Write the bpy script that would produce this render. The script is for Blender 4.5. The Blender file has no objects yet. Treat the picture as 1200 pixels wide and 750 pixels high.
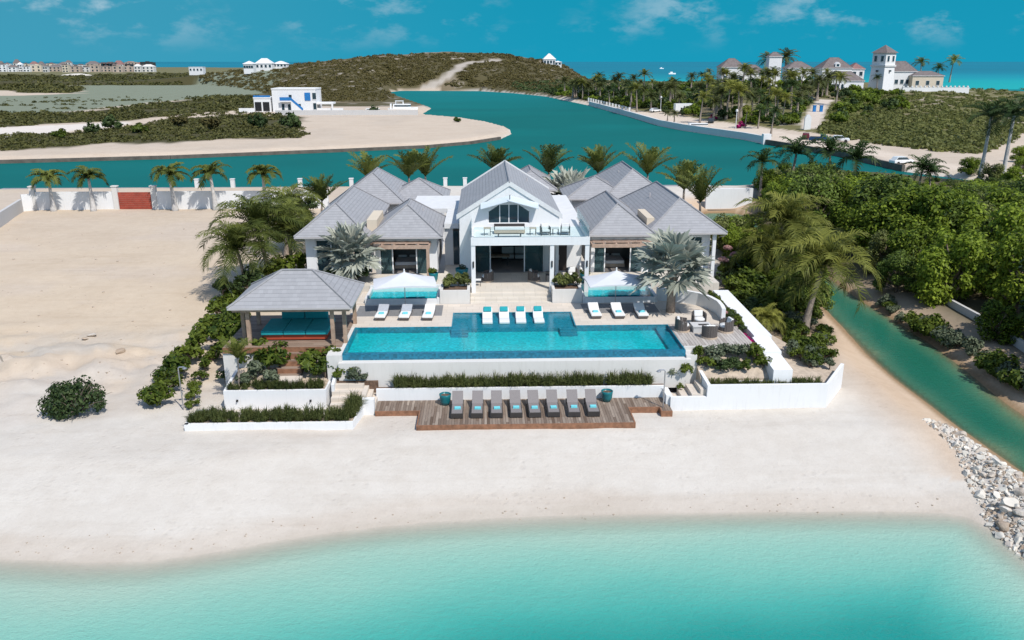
import bpy, math, random
import numpy as np
from mathutils import Vector, Matrix

# ------------------------------------------------------------------ camera, sky, sun, exposure
S = bpy.context.scene
HC = 20.3
F = 29.0/36.0*1200.0
PITCH = math.radians(17.4)
YAW = math.radians(1.9)
cam_d = bpy.data.cameras.new("camera")
cam_d.lens = 29.0; cam_d.sensor_width = 36.0; cam_d.clip_start = 0.5; cam_d.clip_end = 60000
cam = bpy.data.objects.new("camera", cam_d)
cam.location = (0, 0, HC)
cam.rotation_euler = (math.pi/2-PITCH, 0, -YAW)
S.collection.objects.link(cam); S.camera = cam

SUN_EL, SUN_AZ = math.radians(52), math.radians(147)      # azimuth clockwise from +Y
sun_pos = Vector((math.sin(SUN_AZ)*math.cos(SUN_EL), math.cos(SUN_AZ)*math.cos(SUN_EL), math.sin(SUN_EL)))
sd_ = bpy.data.lights.new("sun", 'SUN'); sd_.energy = 3.6; sd_.angle = math.radians(0.53); sd_.color = (1.0, 0.957, 0.893)
sun = bpy.data.objects.new("sun", sd_); sun.rotation_euler = (-sun_pos).to_track_quat('-Z', 'Y').to_euler()
S.collection.objects.link(sun)

wd = bpy.data.worlds.new("World"); S.world = wd; wd.use_nodes = True
nt = wd.node_tree; nt.nodes.clear()
def wn(t, **k):
    n = nt.nodes.new(t)
    for a, b in k.items(): setattr(n, a, b)
    return n
sky = wn('ShaderNodeTexSky', sky_type='NISHITA', sun_disc=False, sun_elevation=SUN_EL, sun_rotation=SUN_AZ,
         altitude=20, air_density=1.0, dust_density=0.4, ozone_density=2.0)
tc = wn('ShaderNodeTexCoord'); sep = wn('ShaderNodeSeparateXYZ')
nt.links.new(tc.outputs['Generated'], sep.inputs[0])
ramp = wn('ShaderNodeValToRGB')                 # the clear teal of the air over the tropical sea, near the horizon
cr = ramp.color_ramp
cr.elements[0].position = 0.0; cr.elements[0].color = (0.06, 1.85, 2.85, 1)
cr.elements[1].position = 0.09; cr.elements[1].color = (0.05, 1.72, 2.65, 1)
nt.links.new(sep.outputs['Z'], ramp.inputs[0])
mr = wn('ShaderNodeMapRange'); mr.inputs[1].default_value = 0.08; mr.inputs[2].default_value = 0.33
mr.inputs[3].default_value = 1.0; mr.inputs[4].default_value = 0.0
nt.links.new(sep.outputs['Z'], mr.inputs[0])
mixt = wn('ShaderNodeMix', data_type='RGBA')
nt.links.new(mr.outputs[0], mixt.inputs[0]); nt.links.new(sky.outputs[0], mixt.inputs[6]); nt.links.new(ramp.outputs[0], mixt.inputs[7])
# thin trade-wind clouds
mp = wn('ShaderNodeMapping'); mp.inputs['Scale'].default_value = (1.0, 1.0, 2.3)
nt.links.new(tc.outputs['Generated'], mp.inputs[0])
n1 = wn('ShaderNodeTexNoise'); n1.inputs['Scale'].default_value = 13; n1.inputs['Detail'].default_value = 6; n1.inputs['Roughness'].default_value = 0.62
nt.links.new(mp.outputs[0], n1.inputs['Vector'])
n2 = wn('ShaderNodeTexNoise'); n2.inputs['Scale'].default_value = 4; n2.inputs['Detail'].default_value = 3
nt.links.new(mp.outputs[0], n2.inputs['Vector'])
c1 = wn('ShaderNodeMapRange', interpolation_type='SMOOTHSTEP'); c1.inputs[1].default_value = 0.50; c1.inputs[2].default_value = 0.70
nt.links.new(n1.outputs[0], c1.inputs[0])
c2 = wn('ShaderNodeMapRange'); c2.inputs[1].default_value = 0.36; c2.inputs[2].default_value = 0.6
nt.links.new(n2.outputs[0], c2.inputs[0])
mul = wn('ShaderNodeMath', operation='MULTIPLY'); nt.links.new(c1.outputs[0], mul.inputs[0]); nt.links.new(c2.outputs[0], mul.inputs[1])
hz = wn('ShaderNodeMapRange', interpolation_type='SMOOTHSTEP'); hz.inputs[1].default_value = 0.004; hz.inputs[2].default_value = 0.05
nt.links.new(sep.outputs['Z'], hz.inputs[0])
mul2 = wn('ShaderNodeMath', operation='MULTIPLY'); nt.links.new(mul.outputs[0], mul2.inputs[0]); nt.links.new(hz.outputs[0], mul2.inputs[1])
mul3 = wn('ShaderNodeMath', operation='MULTIPLY'); mul3.inputs[1].default_value = 0.55; nt.links.new(mul2.outputs[0], mul3.inputs[0])
# a faint grey veil to the left (west) of the sky
vl = wn('ShaderNodeMapRange', interpolation_type='SMOOTHSTEP'); vl.inputs[1].default_value = 0.1; vl.inputs[2].default_value = -0.55
vl.inputs[3].default_value = 0.0; vl.inputs[4].default_value = 0.14
nt.links.new(sep.outputs['X'], vl.inputs[0])
mixv = wn('ShaderNodeMix', data_type='RGBA'); mixv.inputs[7].default_value = (1.9, 2.7, 3.1, 1)
nt.links.new(vl.outputs[0], mixv.inputs[0]); nt.links.new(mixt.outputs[2], mixv.inputs[6])
mixc = wn('ShaderNodeMix', data_type='RGBA'); mixc.inputs[7].default_value = (3.2, 4.0, 4.5, 1)
nt.links.new(mul3.outputs[0], mixc.inputs[0]); nt.links.new(mixv.outputs[2], mixc.inputs[6])
bg = wn('ShaderNodeBackground'); bg.inputs['Strength'].default_value = 0.135
nt.links.new(mixc.outputs[2], bg.inputs['Color'])
wo = wn('ShaderNodeOutputWorld'); nt.links.new(bg.outputs[0], wo.inputs[0])

S.render.engine = 'CYCLES'
S.view_settings.view_transform = 'Standard'; S.view_settings.look = 'None'
S.view_settings.gamma = 1.0; S.view_settings.exposure = 0.37; S.view_settings.use_curve_mapping = False
S.cycles.max_bounces = 7; S.cycles.transparent_max_bounces = 16

random.seed(7); rng = np.random.default_rng(11)
R = math.radians

# ------------------------------------------------------------------ helpers
def ray(px, py):
    x = (px-600)/F; y = -(py-375)/F
    cp, sp = math.cos(PITCH), math.sin(PITCH)
    dx, dy, dz = x, cp+y*sp, -sp+y*cp
    c, s = math.cos(-YAW), math.sin(-YAW)
    return (dx*c-dy*s, dx*s+dy*c, dz)
def G(px, py, z=0.0):
    d = ray(px, py); t = (z-HC)/d[2]
    return (d[0]*t, d[1]*t)
def W(px, py, Y):
    d = ray(px, py); t = Y/d[1]
    return (d[0]*t, HC+d[2]*t)
def U(x, y, z=2.0):
    c, s = math.cos(YAW), math.sin(YAW)
    xc = x*c-y*s; yc = x*s+y*c
    cp, sp = math.cos(PITCH), math.sin(PITCH)
    return 600+F*xc/(yc*cp+(HC-z)*sp)

COL = S.collection
def tag(o, label=None, cat=None, group=None, kind=None):
    if label: o['label'] = label
    if cat: o['category'] = cat
    if group: o['group'] = group
    if kind: o['kind'] = kind
    return o
def empty(name, loc=(0, 0, 0), rz=0.0, label=None, cat=None, group=None):
    o = bpy.data.objects.new(name, None); COL.objects.link(o)
    o.empty_display_size = 0.3
    o.location = loc; o.rotation_euler = (0, 0, rz)
    return tag(o, label, cat, group)
KIDS = {}
def link(name, mesh, parent=None):
    o = bpy.data.objects.new(name, mesh); COL.objects.link(o)
    if parent is not None:
        o.parent = parent; KIDS.setdefault(parent.name, []).append(o)
    return o
def copy_tree(o, parent=None):
    c = o.copy(); COL.objects.link(c)
    if parent is not None:
        c.parent = parent; KIDS.setdefault(parent.name, []).append(c)
    for ch in list(KIDS.get(o.name, [])): copy_tree(ch, c)
    return c
def place(o, loc, rz=0.0, sc=1.0, label=None, group=None):
    o.location = loc; o.rotation_euler = (0, 0, rz)
    o.scale = (sc, sc, sc) if not isinstance(sc, tuple) else sc
    if label: o['label'] = label
    if group: o['group'] = group
    return o

class MB:
    def __init__(s): s.v = []; s.f = []; s.m = []; s.t = []; s.mi = 0; s.tint = 0.5
    def add(s, vs, fs, tint=None):
        b = len(s.v); s.v += [tuple(p) for p in vs]
        for f in fs:
            s.f.append([b+i for i in f]); s.m.append(s.mi); s.t.append(s.tint if tint is None else tint)
        return s
    def box(s, x0, x1, y0, y1, z0, z1, M=None):
        vs = [(x, y, z) for z in (z0, z1) for y in (y0, y1) for x in (x0, x1)]
        if M: vs = [M @ Vector(p) for p in vs]
        return s.add(vs, [(0, 2, 3, 1), (4, 5, 7, 6), (0, 1, 5, 4), (2, 6, 7, 3), (0, 4, 6, 2), (1, 3, 7, 5)])
    def cbox(s, cx, cy, cz, sx, sy, sz, rz=0.0, rx=0.0):
        M = Matrix.Translation((cx, cy, cz)) @ Matrix.Rotation(rz, 4, 'Z') @ Matrix.Rotation(rx, 4, 'X')
        return s.box(-sx/2, sx/2, -sy/2, sy/2, -sz/2, sz/2, M)
    def prism(s, poly, z0, z1, M=None):           # poly in XY, counter-clockwise
        n = len(poly); z1s = z1 if isinstance(z1, (list, tuple)) else [z1]*n
        vs = [(p[0], p[1], z0) for p in poly]+[(p[0], p[1], z1s[i]) for i, p in enumerate(poly)]
        if M: vs = [M @ Vector(p) for p in vs]
        fs = [tuple(range(n-1, -1, -1)), tuple(range(n, 2*n))]+[(i, (i+1) % n, n+(i+1) % n, n+i) for i in range(n)]
        return s.add(vs, fs)
    def extr_x(s, prof, x0, x1):                   # profile in (y, z)
        n = len(prof); vs = [(x0, p[0], p[1]) for p in prof]+[(x1, p[0], p[1]) for p in prof]
        fs = [tuple(range(n)), tuple(range(2*n-1, n-1, -1))]+[(i, n+i, n+(i+1) % n, (i+1) % n) for i in range(n)]
        return s.add(vs, fs)
    def extr_y(s, prof, y0, y1):                   # profile in (x, z)
        n = len(prof); vs = [(p[0], y0, p[1]) for p in prof]+[(p[0], y1, p[1]) for p in prof]
        fs = [tuple(range(n-1, -1, -1)), tuple(range(n, 2*n))]+[(i, (i+1) % n, n+(i+1) % n, n+i) for i in range(n)]
        return s.add(vs, fs)
    def tube(s, pts, rad, n=8, cap=True):
        pts = [Vector(p) for p in pts]; rs = rad if isinstance(rad, (list, tuple)) else [rad]*len(pts)
        b = len(s.v); fs = []
        for i, p in enumerate(pts):
            d = (pts[min(i+1, len(pts)-1)]-pts[max(i-1, 0)]).normalized()
            a = d.cross(Vector((0, 1, 0)) if abs(d.y) < 0.9 else Vector((1, 0, 0))).normalized(); c = d.cross(a)
            for k in range(n):
                an = 2*math.pi*k/n
                s.v.append(tuple(p+rs[i]*(math.cos(an)*a+math.sin(an)*c)))
        for i in range(len(pts)-1):
            for k in range(n):
                fs.append((b+i*n+k, b+i*n+(k+1) % n, b+(i+1)*n+(k+1) % n, b+(i+1)*n+k))
        if cap:
            fs.append(tuple(b+k for k in range(n-1, -1, -1))); fs.append(tuple(b+(len(pts)-1)*n+k for k in range(n)))
        for f in fs: s.f.append(list(f)); s.m.append(s.mi); s.t.append(s.tint)
        return s
    def lathe(s, prof, cx=0, cy=0, n=20):          # profile (r, z)
        b = len(s.v)
        for r, z in prof:
            for k in range(n):
                an = 2*math.pi*k/n; s.v.append((cx+r*math.cos(an), cy+r*math.sin(an), z))
        for i in range(len(prof)-1):
            for k in range(n):
                s.f.append([b+i*n+k, b+i*n+(k+1) % n, b+(i+1)*n+(k+1) % n, b+(i+1)*n+k]); s.m.append(s.mi); s.t.append(s.tint)
        return s
    def mesh(s, name, mats, smooth=False):
        me = bpy.data.meshes.new(name); me.from_pydata(s.v, [], s.f)
        for m in (mats if isinstance(mats, (list, tuple)) else [mats]): me.materials.append(m)
        me.polygons.foreach_set('material_index', s.m)
        if smooth: me.polygons.foreach_set('use_smooth', [True]*len(s.f))
        at = me.attributes.new('tint', 'FLOAT', 'FACE'); at.data.foreach_set('value', s.t)
        me.update(); return me
    def build(s, name, mats, parent=None, smooth=False, bevel=0.0):
        o = link(name, s.mesh(name, mats, smooth), parent)
        if bevel:
            b = o.modifiers.new('bevel', 'BEVEL'); b.width = bevel; b.segments = 2; b.limit_method = 'ANGLE'
        return o
def np_mesh(name, V, Q, mats, tint=None, smooth=False, cover=None, alpha=None):
    me = bpy.data.meshes.new(name)
    V = np.asarray(V, dtype=np.float32); Q = np.asarray(Q, dtype=np.int32)
    k = Q.shape[1]; n = len(Q)
    me.vertices.add(len(V)); me.vertices.foreach_set('co', V.ravel())
    me.loops.add(n*k); me.loops.foreach_set('vertex_index', Q.ravel())
    me.polygons.add(n); me.polygons.foreach_set('loop_start', np.arange(0, n*k, k, dtype=np.int32))
    try: me.polygons.foreach_set('loop_total', np.full(n, k, dtype=np.int32))
    except Exception: pass
    if smooth: me.polygons.foreach_set('use_smooth', np.ones(n, dtype=bool))
    for m in (mats if isinstance(mats, (list, tuple)) else [mats]): me.materials.append(m)
    if tint is not None:
        at = me.attributes.new('tint', 'FLOAT', 'FACE'); at.data.foreach_set('value', np.asarray(tint, dtype=np.float32))
    if cover is not None:
        at = me.attributes.new('cover', 'FLOAT_COLOR', 'POINT')
        c4 = np.ones((len(V), 4), dtype=np.float32); c4[:, :3] = cover
        if alpha is not None: c4[:, 3] = alpha
        at.data.foreach_set('color', c4.ravel())
    me.update(calc_edges=True); me.validate()
    return me

# ------------------------------------------------------------------ materials
class NT:
    def __init__(s, name):
        s.m = bpy.data.materials.new(name); s.m.use_nodes = True
        s.t = s.m.node_tree; s.p = s.t.nodes['Principled BSDF']; s.out = s.t.nodes['Material Output']
    def n(s, t, ins=None, **k):
        x = s.t.nodes.new(t)
        for a, b in k.items(): setattr(x, a, b)
        for a, b in (ins or {}).items(): s.set(x, a, b)
        return x
    def set(s, x, a, b):
        if hasattr(b, 'is_output') or isinstance(b, bpy.types.NodeSocket): s.t.links.new(b, x.inputs[a])
        else: x.inputs[a].default_value = b
    def math(s, op, a, b=0.0, c=None):
        x = s.n('ShaderNodeMath', {0: a, 1: b}, operation=op)
        if c is not None: s.set(x, 2, c)
        return x.outputs[0]
    def mix(s, f, a, b, blend='MIX'):
        x = s.n('ShaderNodeMix', data_type='RGBA', blend_type=blend)
        s.set(x, 0, f); s.set(x, 6, a); s.set(x, 7, b); return x.outputs[2]
    def noise(s, scale, detail=3, rough=0.55, vec=None):
        x = s.n('ShaderNodeTexNoise', {'Scale': scale, 'Detail': detail, 'Roughness': rough})
        if vec is None: vec = s.pos()
        s.t.links.new(vec, x.inputs['Vector']); return x.outputs[0]
    def pos(s):
        if not hasattr(s, '_p'): s._p = s.n('ShaderNodeNewGeometry')
        return s._p.outputs['Position']
    def obj(s):
        if not hasattr(s, '_o'): s._o = s.n('ShaderNodeTexCoord')
        return s._o.outputs['Object']
    def rng(s, v, a, b, c, d):
        x = s.n('ShaderNodeMapRange', {0: v, 1: a, 2: b, 3: c, 4: d}); return x.outputs[0]
    def bump(s, h, strength=0.3, dist=0.05):
        x = s.n('ShaderNodeBump', {'Height': h, 'Strength': strength, 'Distance': dist})
        s.t.links.new(x.outputs[0], s.p.inputs['Normal']); return x
def c4(c): return (c[0], c[1], c[2], 1.0)
def mat(name, col, rough=0.6, var=0.12, scale=1.2, bump=0.0, bscale=8.0, spec=0.35, metal=0.0, dirt=None):
    t = NT(name); p = t.p
    n = t.noise(scale, 4)
    c = t.mix(t.rng(n, 0.3, 0.7, 0, 1), c4([x*(1-var) for x in col]), c4([min(1, x*(1+var)) for x in col]))
    if dirt:
        d = t.rng(t.noise(scale*0.45, 6, 0.7), 0.5, 0.75, 0.0, dirt[3]); c = t.mix(d, c, c4(dirt[:3]))
    t.set(p, 'Base Color', c); p.inputs['Roughness'].default_value = rough
    p.inputs['Specular IOR Level'].default_value = spec; p.inputs['Metallic'].default_value = metal
    if bump: t.bump(t.noise(bscale, 4), bump, 0.03)
    return t.m
def leaf_mat(name, dark, light, trans=0.25, rough=0.5):
    t = NT(name); p = t.p
    a = t.n('ShaderNodeAttribute', attribute_name='tint')
    ob = t.n('ShaderNodeObjectInfo')
    f = t.math('ADD', a.outputs['Fac'], t.rng(ob.outputs['Random'], 0, 1, -0.2, 0.2))
    c = t.mix(t.n('ShaderNodeClamp', {0: f}).outputs[0], c4(dark), c4(light))
    t.set(p, 'Base Color', c); p.inputs['Roughness'].default_value = rough; p.inputs['Specular IOR Level'].default_value = 0.14
    tr = t.n('ShaderNodeBsdfTranslucent', {'Color': c})
    mx = t.n('ShaderNodeMixShader', {0: trans, 1: p.outputs[0], 2: tr.outputs[0]})
    t.t.links.new(mx.outputs[0], t.out.inputs[0]); return t.m

def wall_mat(name, col=(0.72, 0.72, 0.72), dirty=0.42):
    t = NT(name); p = t.p
    n = t.rng(t.noise(0.7, 5, 0.65), 0.35, 0.75, 0, 1)
    mpv = t.n('ShaderNodeMapping', {'Scale': (3.0, 3.0, 0.35)}); t.t.links.new(t.pos(), mpv.inputs[0])
    st = t.rng(t.noise(1.6, 5, 0.7, mpv.outputs[0]), 0.52, 0.78, 0.0, dirty)
    c = t.mix(n, c4([x*0.95 for x in col]), c4(col)); c = t.mix(st, c, c4((col[0]*0.74, col[1]*0.72, col[2]*0.68)))
    t.set(p, 'Base Color', c); p.inputs['Roughness'].default_value = 0.75; p.inputs['Specular IOR Level'].default_value = 0.2
    t.bump(t.noise(14, 4), 0.12, 0.02); return t.m

def tile_roof_mat(name, col):
    t = NT(name); p = t.p
    s = t.n('ShaderNodeSeparateXYZ'); t.t.links.new(t.pos(), s.inputs[0])
    geo = t._p
    ns = t.n('ShaderNodeSeparateXYZ'); t.t.links.new(geo.outputs['True Normal'], ns.inputs[0])
    row = t.math('DIVIDE', s.outputs[2], 0.165)
    fr = t.math('FRACT', row); rid = t.math('FLOOR', row)
    along = t.mix(t.math('GREATER_THAN', t.math('ABSOLUTE', ns.outputs[0]), t.math('ABSOLUTE', ns.outputs[1])), s.outputs[0], s.outputs[1])
    al = t.math('ADD', t.math('DIVIDE', along, 0.28), t.math('MULTIPLY', rid, 0.5))
    fa = t.math('FRACT', al)
    wn_ = t.n('ShaderNodeTexWhiteNoise', noise_dimensions='2D')
    cm = t.n('ShaderNodeCombineXYZ', {0: t.math('FLOOR', al), 1: rid}); t.t.links.new(cm.outputs[0], wn_.inputs['Vector'])
    c = t.mix(wn_.outputs[0], c4([x*0.93 for x in col]), c4([x*1.07 for x in col]))
    stain = t.rng(t.noise(0.45, 5, 0.65), 0.4, 0.75, 0, 0.3); c = t.mix(stain, c, c4([x*0.86 for x in col]))
    joint = t.math('MAXIMUM', t.math('LESS_THAN', fr, 0.14), t.math('MULTIPLY', t.math('LESS_THAN', fa, 0.06), 0.3))
    c = t.mix(t.math('MULTIPLY', joint, 0.34), c, c4([x*0.35 for x in col]))
    t.set(p, 'Base Color', c); p.inputs['Roughness'].default_value = 0.62; p.inputs['Specular IOR Level'].default_value = 0.3
    t.bump(t.math('SUBTRACT', 1.0, fr), 0.6, 0.03); return t.m

def plank_mat(name, cols, width=0.14, axis=0, rough=0.7):
    t = NT(name); p = t.p
    s = t.n('ShaderNodeSeparateXYZ'); t.t.links.new(t.pos(), s.inputs[0])
    q = t.math('DIVIDE', s.outputs[axis], width); i = t.math('FLOOR', q); fr = t.math('FRACT', q)
    seg = t.math('FLOOR', t.math('ADD', t.math('DIVIDE', s.outputs[1-axis], 2.4), t.math('MULTIPLY', i, 0.37)))
    w = t.n('ShaderNodeTexWhiteNoise', noise_dimensions='2D')
    cm = t.n('ShaderNodeCombineXYZ', {0: i, 1: seg}); t.t.links.new(cm.outputs[0], w.inputs['Vector'])
    rp = t.n('ShaderNodeValToRGB'); e = rp.color_ramp.elements
    e[0].color = c4(cols[0]); e[1].color = c4(cols[-1])
    for k, c in enumerate(cols[1:-1]): x = e.new((k+1)/(len(cols)-1)); x.color = c4(c)
    t.t.links.new(w.outputs[0], rp.inputs[0])
    mpv = t.n('ShaderNodeMapping', {'Scale': (16, 1.2, 4) if axis == 0 else (1.2, 16, 4)}); t.t.links.new(t.pos(), mpv.inputs[0])
    g = t.noise(1.0, 5, 0.6, mpv.outputs[0])
    c = t.mix(t.rng(g, 0.3, 0.75, 0, 0.45), rp.outputs[0], c4([x*0.5 for x in cols[0]]))
    gap = t.math('LESS_THAN', fr, 0.09)
    c = t.mix(t.math('MULTIPLY', gap, 0.8), c, (0.02, 0.016, 0.012, 1))
    t.set(p, 'Base Color', c); p.inputs['Roughness'].default_value = rough; p.inputs['Specular IOR Level'].default_value = 0.25
    t.bump(t.math('ADD', t.math('MULTIPLY', gap, -1.0), t.math('MULTIPLY', g, 0.3)), 0.5, 0.02); return t.m

def paving_mat(name, col, sx=0.9, sy=0.6):
    t = NT(name); p = t.p
    b = t.n('ShaderNodeTexBrick', {'Color1': c4(col), 'Color2': c4([x*0.9 for x in col]), 'Mortar': c4([x*0.72 for x in col]), 'Scale': 1.0,
        'Mortar Size': 0.012, 'Brick Width': sx, 'Row Height': sy}); t.t.links.new(t.pos(), b.inputs['Vector'])
    n = t.rng(t.noise(0.8, 5, 0.65), 0.35, 0.75, 0, 0.35)
    c = t.mix(n, b.outputs[0], c4((col[0]*0.8, col[1]*0.76, col[2]*0.7)))
    t.set(p, 'Base Color', c); p.inputs['Roughness'].default_value = 0.7; p.inputs['Specular IOR Level'].default_value = 0.25
    t.bump(t.noise(9, 4), 0.15, 0.02); return t.m

def glass_mat(name, tint=(0.75, 0.9, 0.92), mixf=0.25, rough=0.03):
    t = NT(name); p = t.p
    p.inputs['Base Color'].default_value = c4((0.25, 0.42, 0.45)); p.inputs['Roughness'].default_value = rough; p.inputs['Specular IOR Level'].default_value = 0.6
    tr = t.n('ShaderNodeBsdfTransparent', {'Color': c4(tint)})
    fz = t.n('ShaderNodeFresnel', {'IOR': 1.5})
    f = t.math('ADD', t.math('MULTIPLY', fz.outputs[0], 0.8), mixf)
    mx = t.n('ShaderNodeMixShader', {0: f, 1: tr.outputs[0], 2: p.outputs[0]}); t.t.links.new(mx.outputs[0], t.out.inputs[0]); return t.m

def water_mat(name, tint=(0.55, 0.93, 0.95), ior=1.33, scale=3.0, strength=0.12):
    t = NT(name); p = t.p
    tr = t.n('ShaderNodeBsdfTransparent', {'Color': c4(tint)})
    b = t.n('ShaderNodeBump', {'Height': t.noise(scale, 4, 0.6), 'Strength': strength, 'Distance': 0.1})
    gl = t.n('ShaderNodeBsdfGlossy', {'Roughness': 0.06, 'Color': (1, 1, 1, 1), 'Normal': b.outputs[0]})
    fz = t.n('ShaderNodeFresnel', {'IOR': ior, 'Normal': b.outputs[0]})
    mx = t.n('ShaderNodeMixShader', {0: fz.outputs[0], 1: tr.outputs[0], 2: gl.outputs[0]}); t.t.links.new(mx.outputs[0], t.out.inputs[0]); return t.m

def pool_tile_mat(name, col, size=0.12, cau=0.0):
    t = NT(name); p = t.p
    s = t.n('ShaderNodeSeparateXYZ'); t.t.links.new(t.pos(), s.inputs[0])
    fl = [t.math('FLOOR', t.math('DIVIDE', s.outputs[k], size)) for k in range(3)]
    cm = t.n('ShaderNodeCombineXYZ', {0: fl[0], 1: fl[1], 2: fl[2]})
    w = t.n('ShaderNodeTexWhiteNoise', noise_dimensions='3D'); t.t.links.new(cm.outputs[0], w.inputs['Vector'])
    c = t.mix(w.outputs[0], c4([x*0.72 for x in col]), c4([min(1, x*1.25) for x in col]))
    t.set(p, 'Base Color', c); p.inputs['Roughness'].default_value = 0.35; return t.m

M = {}
M['white'] = wall_mat('white_render')
M['white2'] = wall_mat('white_stucco_weathered', (0.62, 0.60, 0.57), 0.4)
M['cream'] = wall_mat('cream_render', (0.60, 0.52, 0.41), 0.25)
M['cap'] = mat('white_coping', (0.62, 0.62, 0.615), 0.7, 0.05, 2, 0.1)
M['roof'] = tile_roof_mat('grey_shingle_roof', (0.305, 0.303, 0.312))
M['ridge'] = mat('grey_ridge_tile', (0.27, 0.265, 0.272), 0.6, 0.1, 3, 0.2)
M['fascia'] = mat('fascia_grey', (0.42, 0.40, 0.40), 0.6, 0.05)
M['terrace'] = paving_mat('limestone_paving', (0.62, 0.55, 0.475))
M['terrace2'] = paving_mat('upper_limestone_paving', (0.62, 0.57, 0.50), 0.8, 0.8)
M['greypave'] = paving_mat('grey_paving_inset', (0.21, 0.21, 0.215), 0.5, 0.5)
M['deck'] = plank_mat('weathered_deck', [(0.13, 0.088, 0.062), (0.24, 0.18, 0.14), (0.31, 0.25, 0.20), (0.17, 0.125, 0.095), (0.38, 0.31, 0.25)], 0.15, 0)
M['deckedge'] = mat('red_wood_edge', (0.235, 0.115, 0.065), 0.6, 0.3, 4, 0.2)
M['greydeck'] = plank_mat('silvered_deck', [(0.36, 0.32, 0.29), (0.46, 0.42, 0.38), (0.52, 0.48, 0.44)], 0.2, 0)
M['pavdeck'] = plank_mat('pavilion_deck', [(0.22, 0.15, 0.11), (0.30, 0.22, 0.17), (0.36, 0.27, 0.21)], 0.15, 1)
M['post'] = mat('timber_post', (0.36, 0.25, 0.18), 0.65, 0.25, 3, 0.2, 20)
M['redwood'] = plank_mat('red_wood_boards', [(0.34, 0.055, 0.028), (0.40, 0.075, 0.036), (0.30, 0.048, 0.026)], 0.2, 1)
M['pergola'] = mat('bleached_pergola_wood', (0.40, 0.28, 0.21), 0.65, 0.2, 4, 0.2, 18)
M['teal'] = mat('teal_upholstery', (0.012, 0.27, 0.30), 0.8, 0.1, 5, 0.15, 30)
M['teal2'] = mat('teal_glazed_pot', (0.01, 0.14, 0.16), 0.25, 0.2, 3, spec=0.5)
M['aqua'] = mat('aqua_towel', (0.16, 0.55, 0.60), 0.9, 0.1, 6, 0.2, 40)
M['cushion'] = mat('white_cushion', (0.68, 0.675, 0.66), 0.85, 0.04, 5, 0.15, 20)
M['shadecush'] = mat('shaded_white_cushion', (0.36, 0.38, 0.42), 0.85, 0.08, 5, 0.15, 20)  # parasol shade on white back cushions, put into the colour
M['sling'] = mat('taupe_sling', (0.20, 0.18, 0.175), 0.75, 0.1, 20, 0.1, 60)
M['darkframe'] = mat('dark_frame', (0.045, 0.04, 0.038), 0.5, 0.2)
M['wicker'] = mat('dark_wicker', (0.10, 0.085, 0.078), 0.7, 0.3, 30, 0.4, 60)
M['lightwood'] = mat('light_teak', (0.46, 0.36, 0.27), 0.6, 0.15, 8)
M['canopy'] = mat('white_canopy', (0.55, 0.56, 0.585), 0.85, 0.04, 1.5, 0.05)
M['metal'] = mat('brushed_metal', (0.45, 0.45, 0.46), 0.35, 0.1, 6, metal=0.8)
M['alu'] = mat('white_aluminium', (0.76, 0.76, 0.76), 0.4, 0.03)
M['black'] = mat('black_fitting', (0.015, 0.015, 0.017), 0.5, 0.1)
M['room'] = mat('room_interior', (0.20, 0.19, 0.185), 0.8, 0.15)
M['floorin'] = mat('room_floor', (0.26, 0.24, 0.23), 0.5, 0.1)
M['darkdoor'] = mat('dark_door', (0.03, 0.022, 0.02), 0.5, 0.2)
M['greywall'] = wall_mat('grey_concrete', (0.52, 0.51, 0.50), 0.5)
M['seawall'] = wall_mat('pale_seawall', (0.62, 0.63, 0.63), 0.5)
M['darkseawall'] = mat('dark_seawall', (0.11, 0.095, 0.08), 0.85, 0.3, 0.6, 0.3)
M['dockgrey'] = mat('grey_dock', (0.26, 0.25, 0.26), 0.7, 0.2, 0.8)
M['pooltile'] = pool_tile_mat('pool_floor_mosaic', (0.002, 0.40, 0.445))
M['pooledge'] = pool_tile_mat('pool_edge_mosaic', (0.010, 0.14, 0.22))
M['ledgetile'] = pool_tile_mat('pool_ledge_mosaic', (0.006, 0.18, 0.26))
M['plungetile'] = pool_tile_mat('plunge_mosaic', (0.003, 0.42, 0.49))
M['poolwater'] = water_mat('pool_water', (0.80, 0.97, 0.97), 1.22)
M['canopyglass'] = mat('frosted_canopy', (0.50, 0.56, 0.60), 0.25, 0.05, spec=0.5)
M['railglass'] = glass_mat('rail_glass', (0.90, 0.97, 0.97), 0.03)
M['winglass'] = glass_mat('window_glass', (0.42, 0.55, 0.56), 0.12)
M['darkglass'] = mat('far_window_glass', (0.025, 0.05, 0.065), 0.08, 0.3, 0.5, spec=0.6)
M['soil'] = mat('brown_mulch', (0.12, 0.075, 0.05), 0.95, 0.4, 6, 0.6, 14)
M['sandsoil'] = mat('sandy_soil', (0.44, 0.36, 0.28), 0.95, 0.2, 3, 0.5, 10)
M['trunk'] = mat('palm_trunk', (0.27, 0.22, 0.18), 0.9, 0.3, 5, 0.7, 12)
M['royaltrunk'] = mat('royal_palm_trunk', (0.46, 0.44, 0.42), 0.85, 0.2, 3, 0.4, 8)
M['bark'] = mat('shrub_bark', (0.16, 0.12, 0.09), 0.9, 0.3, 6, 0.6, 14)
M['mangrove'] = leaf_mat('mangrove_leaf', (0.016, 0.042, 0.006), (0.315, 0.405, 0.046), 0.4)
M['hedge'] = leaf_mat('hedge_leaf', (0.014, 0.038, 0.006), (0.165, 0.205, 0.03), 0.28)
M['greyleaf'] = leaf_mat('grey_shrub_leaf', (0.035, 0.055, 0.03), (0.19, 0.215, 0.135), 0.2)
M['darkleaf'] = leaf_mat('dark_shrub_leaf', (0.010, 0.026, 0.010), (0.095, 0.135, 0.045), 0.25)
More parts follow.
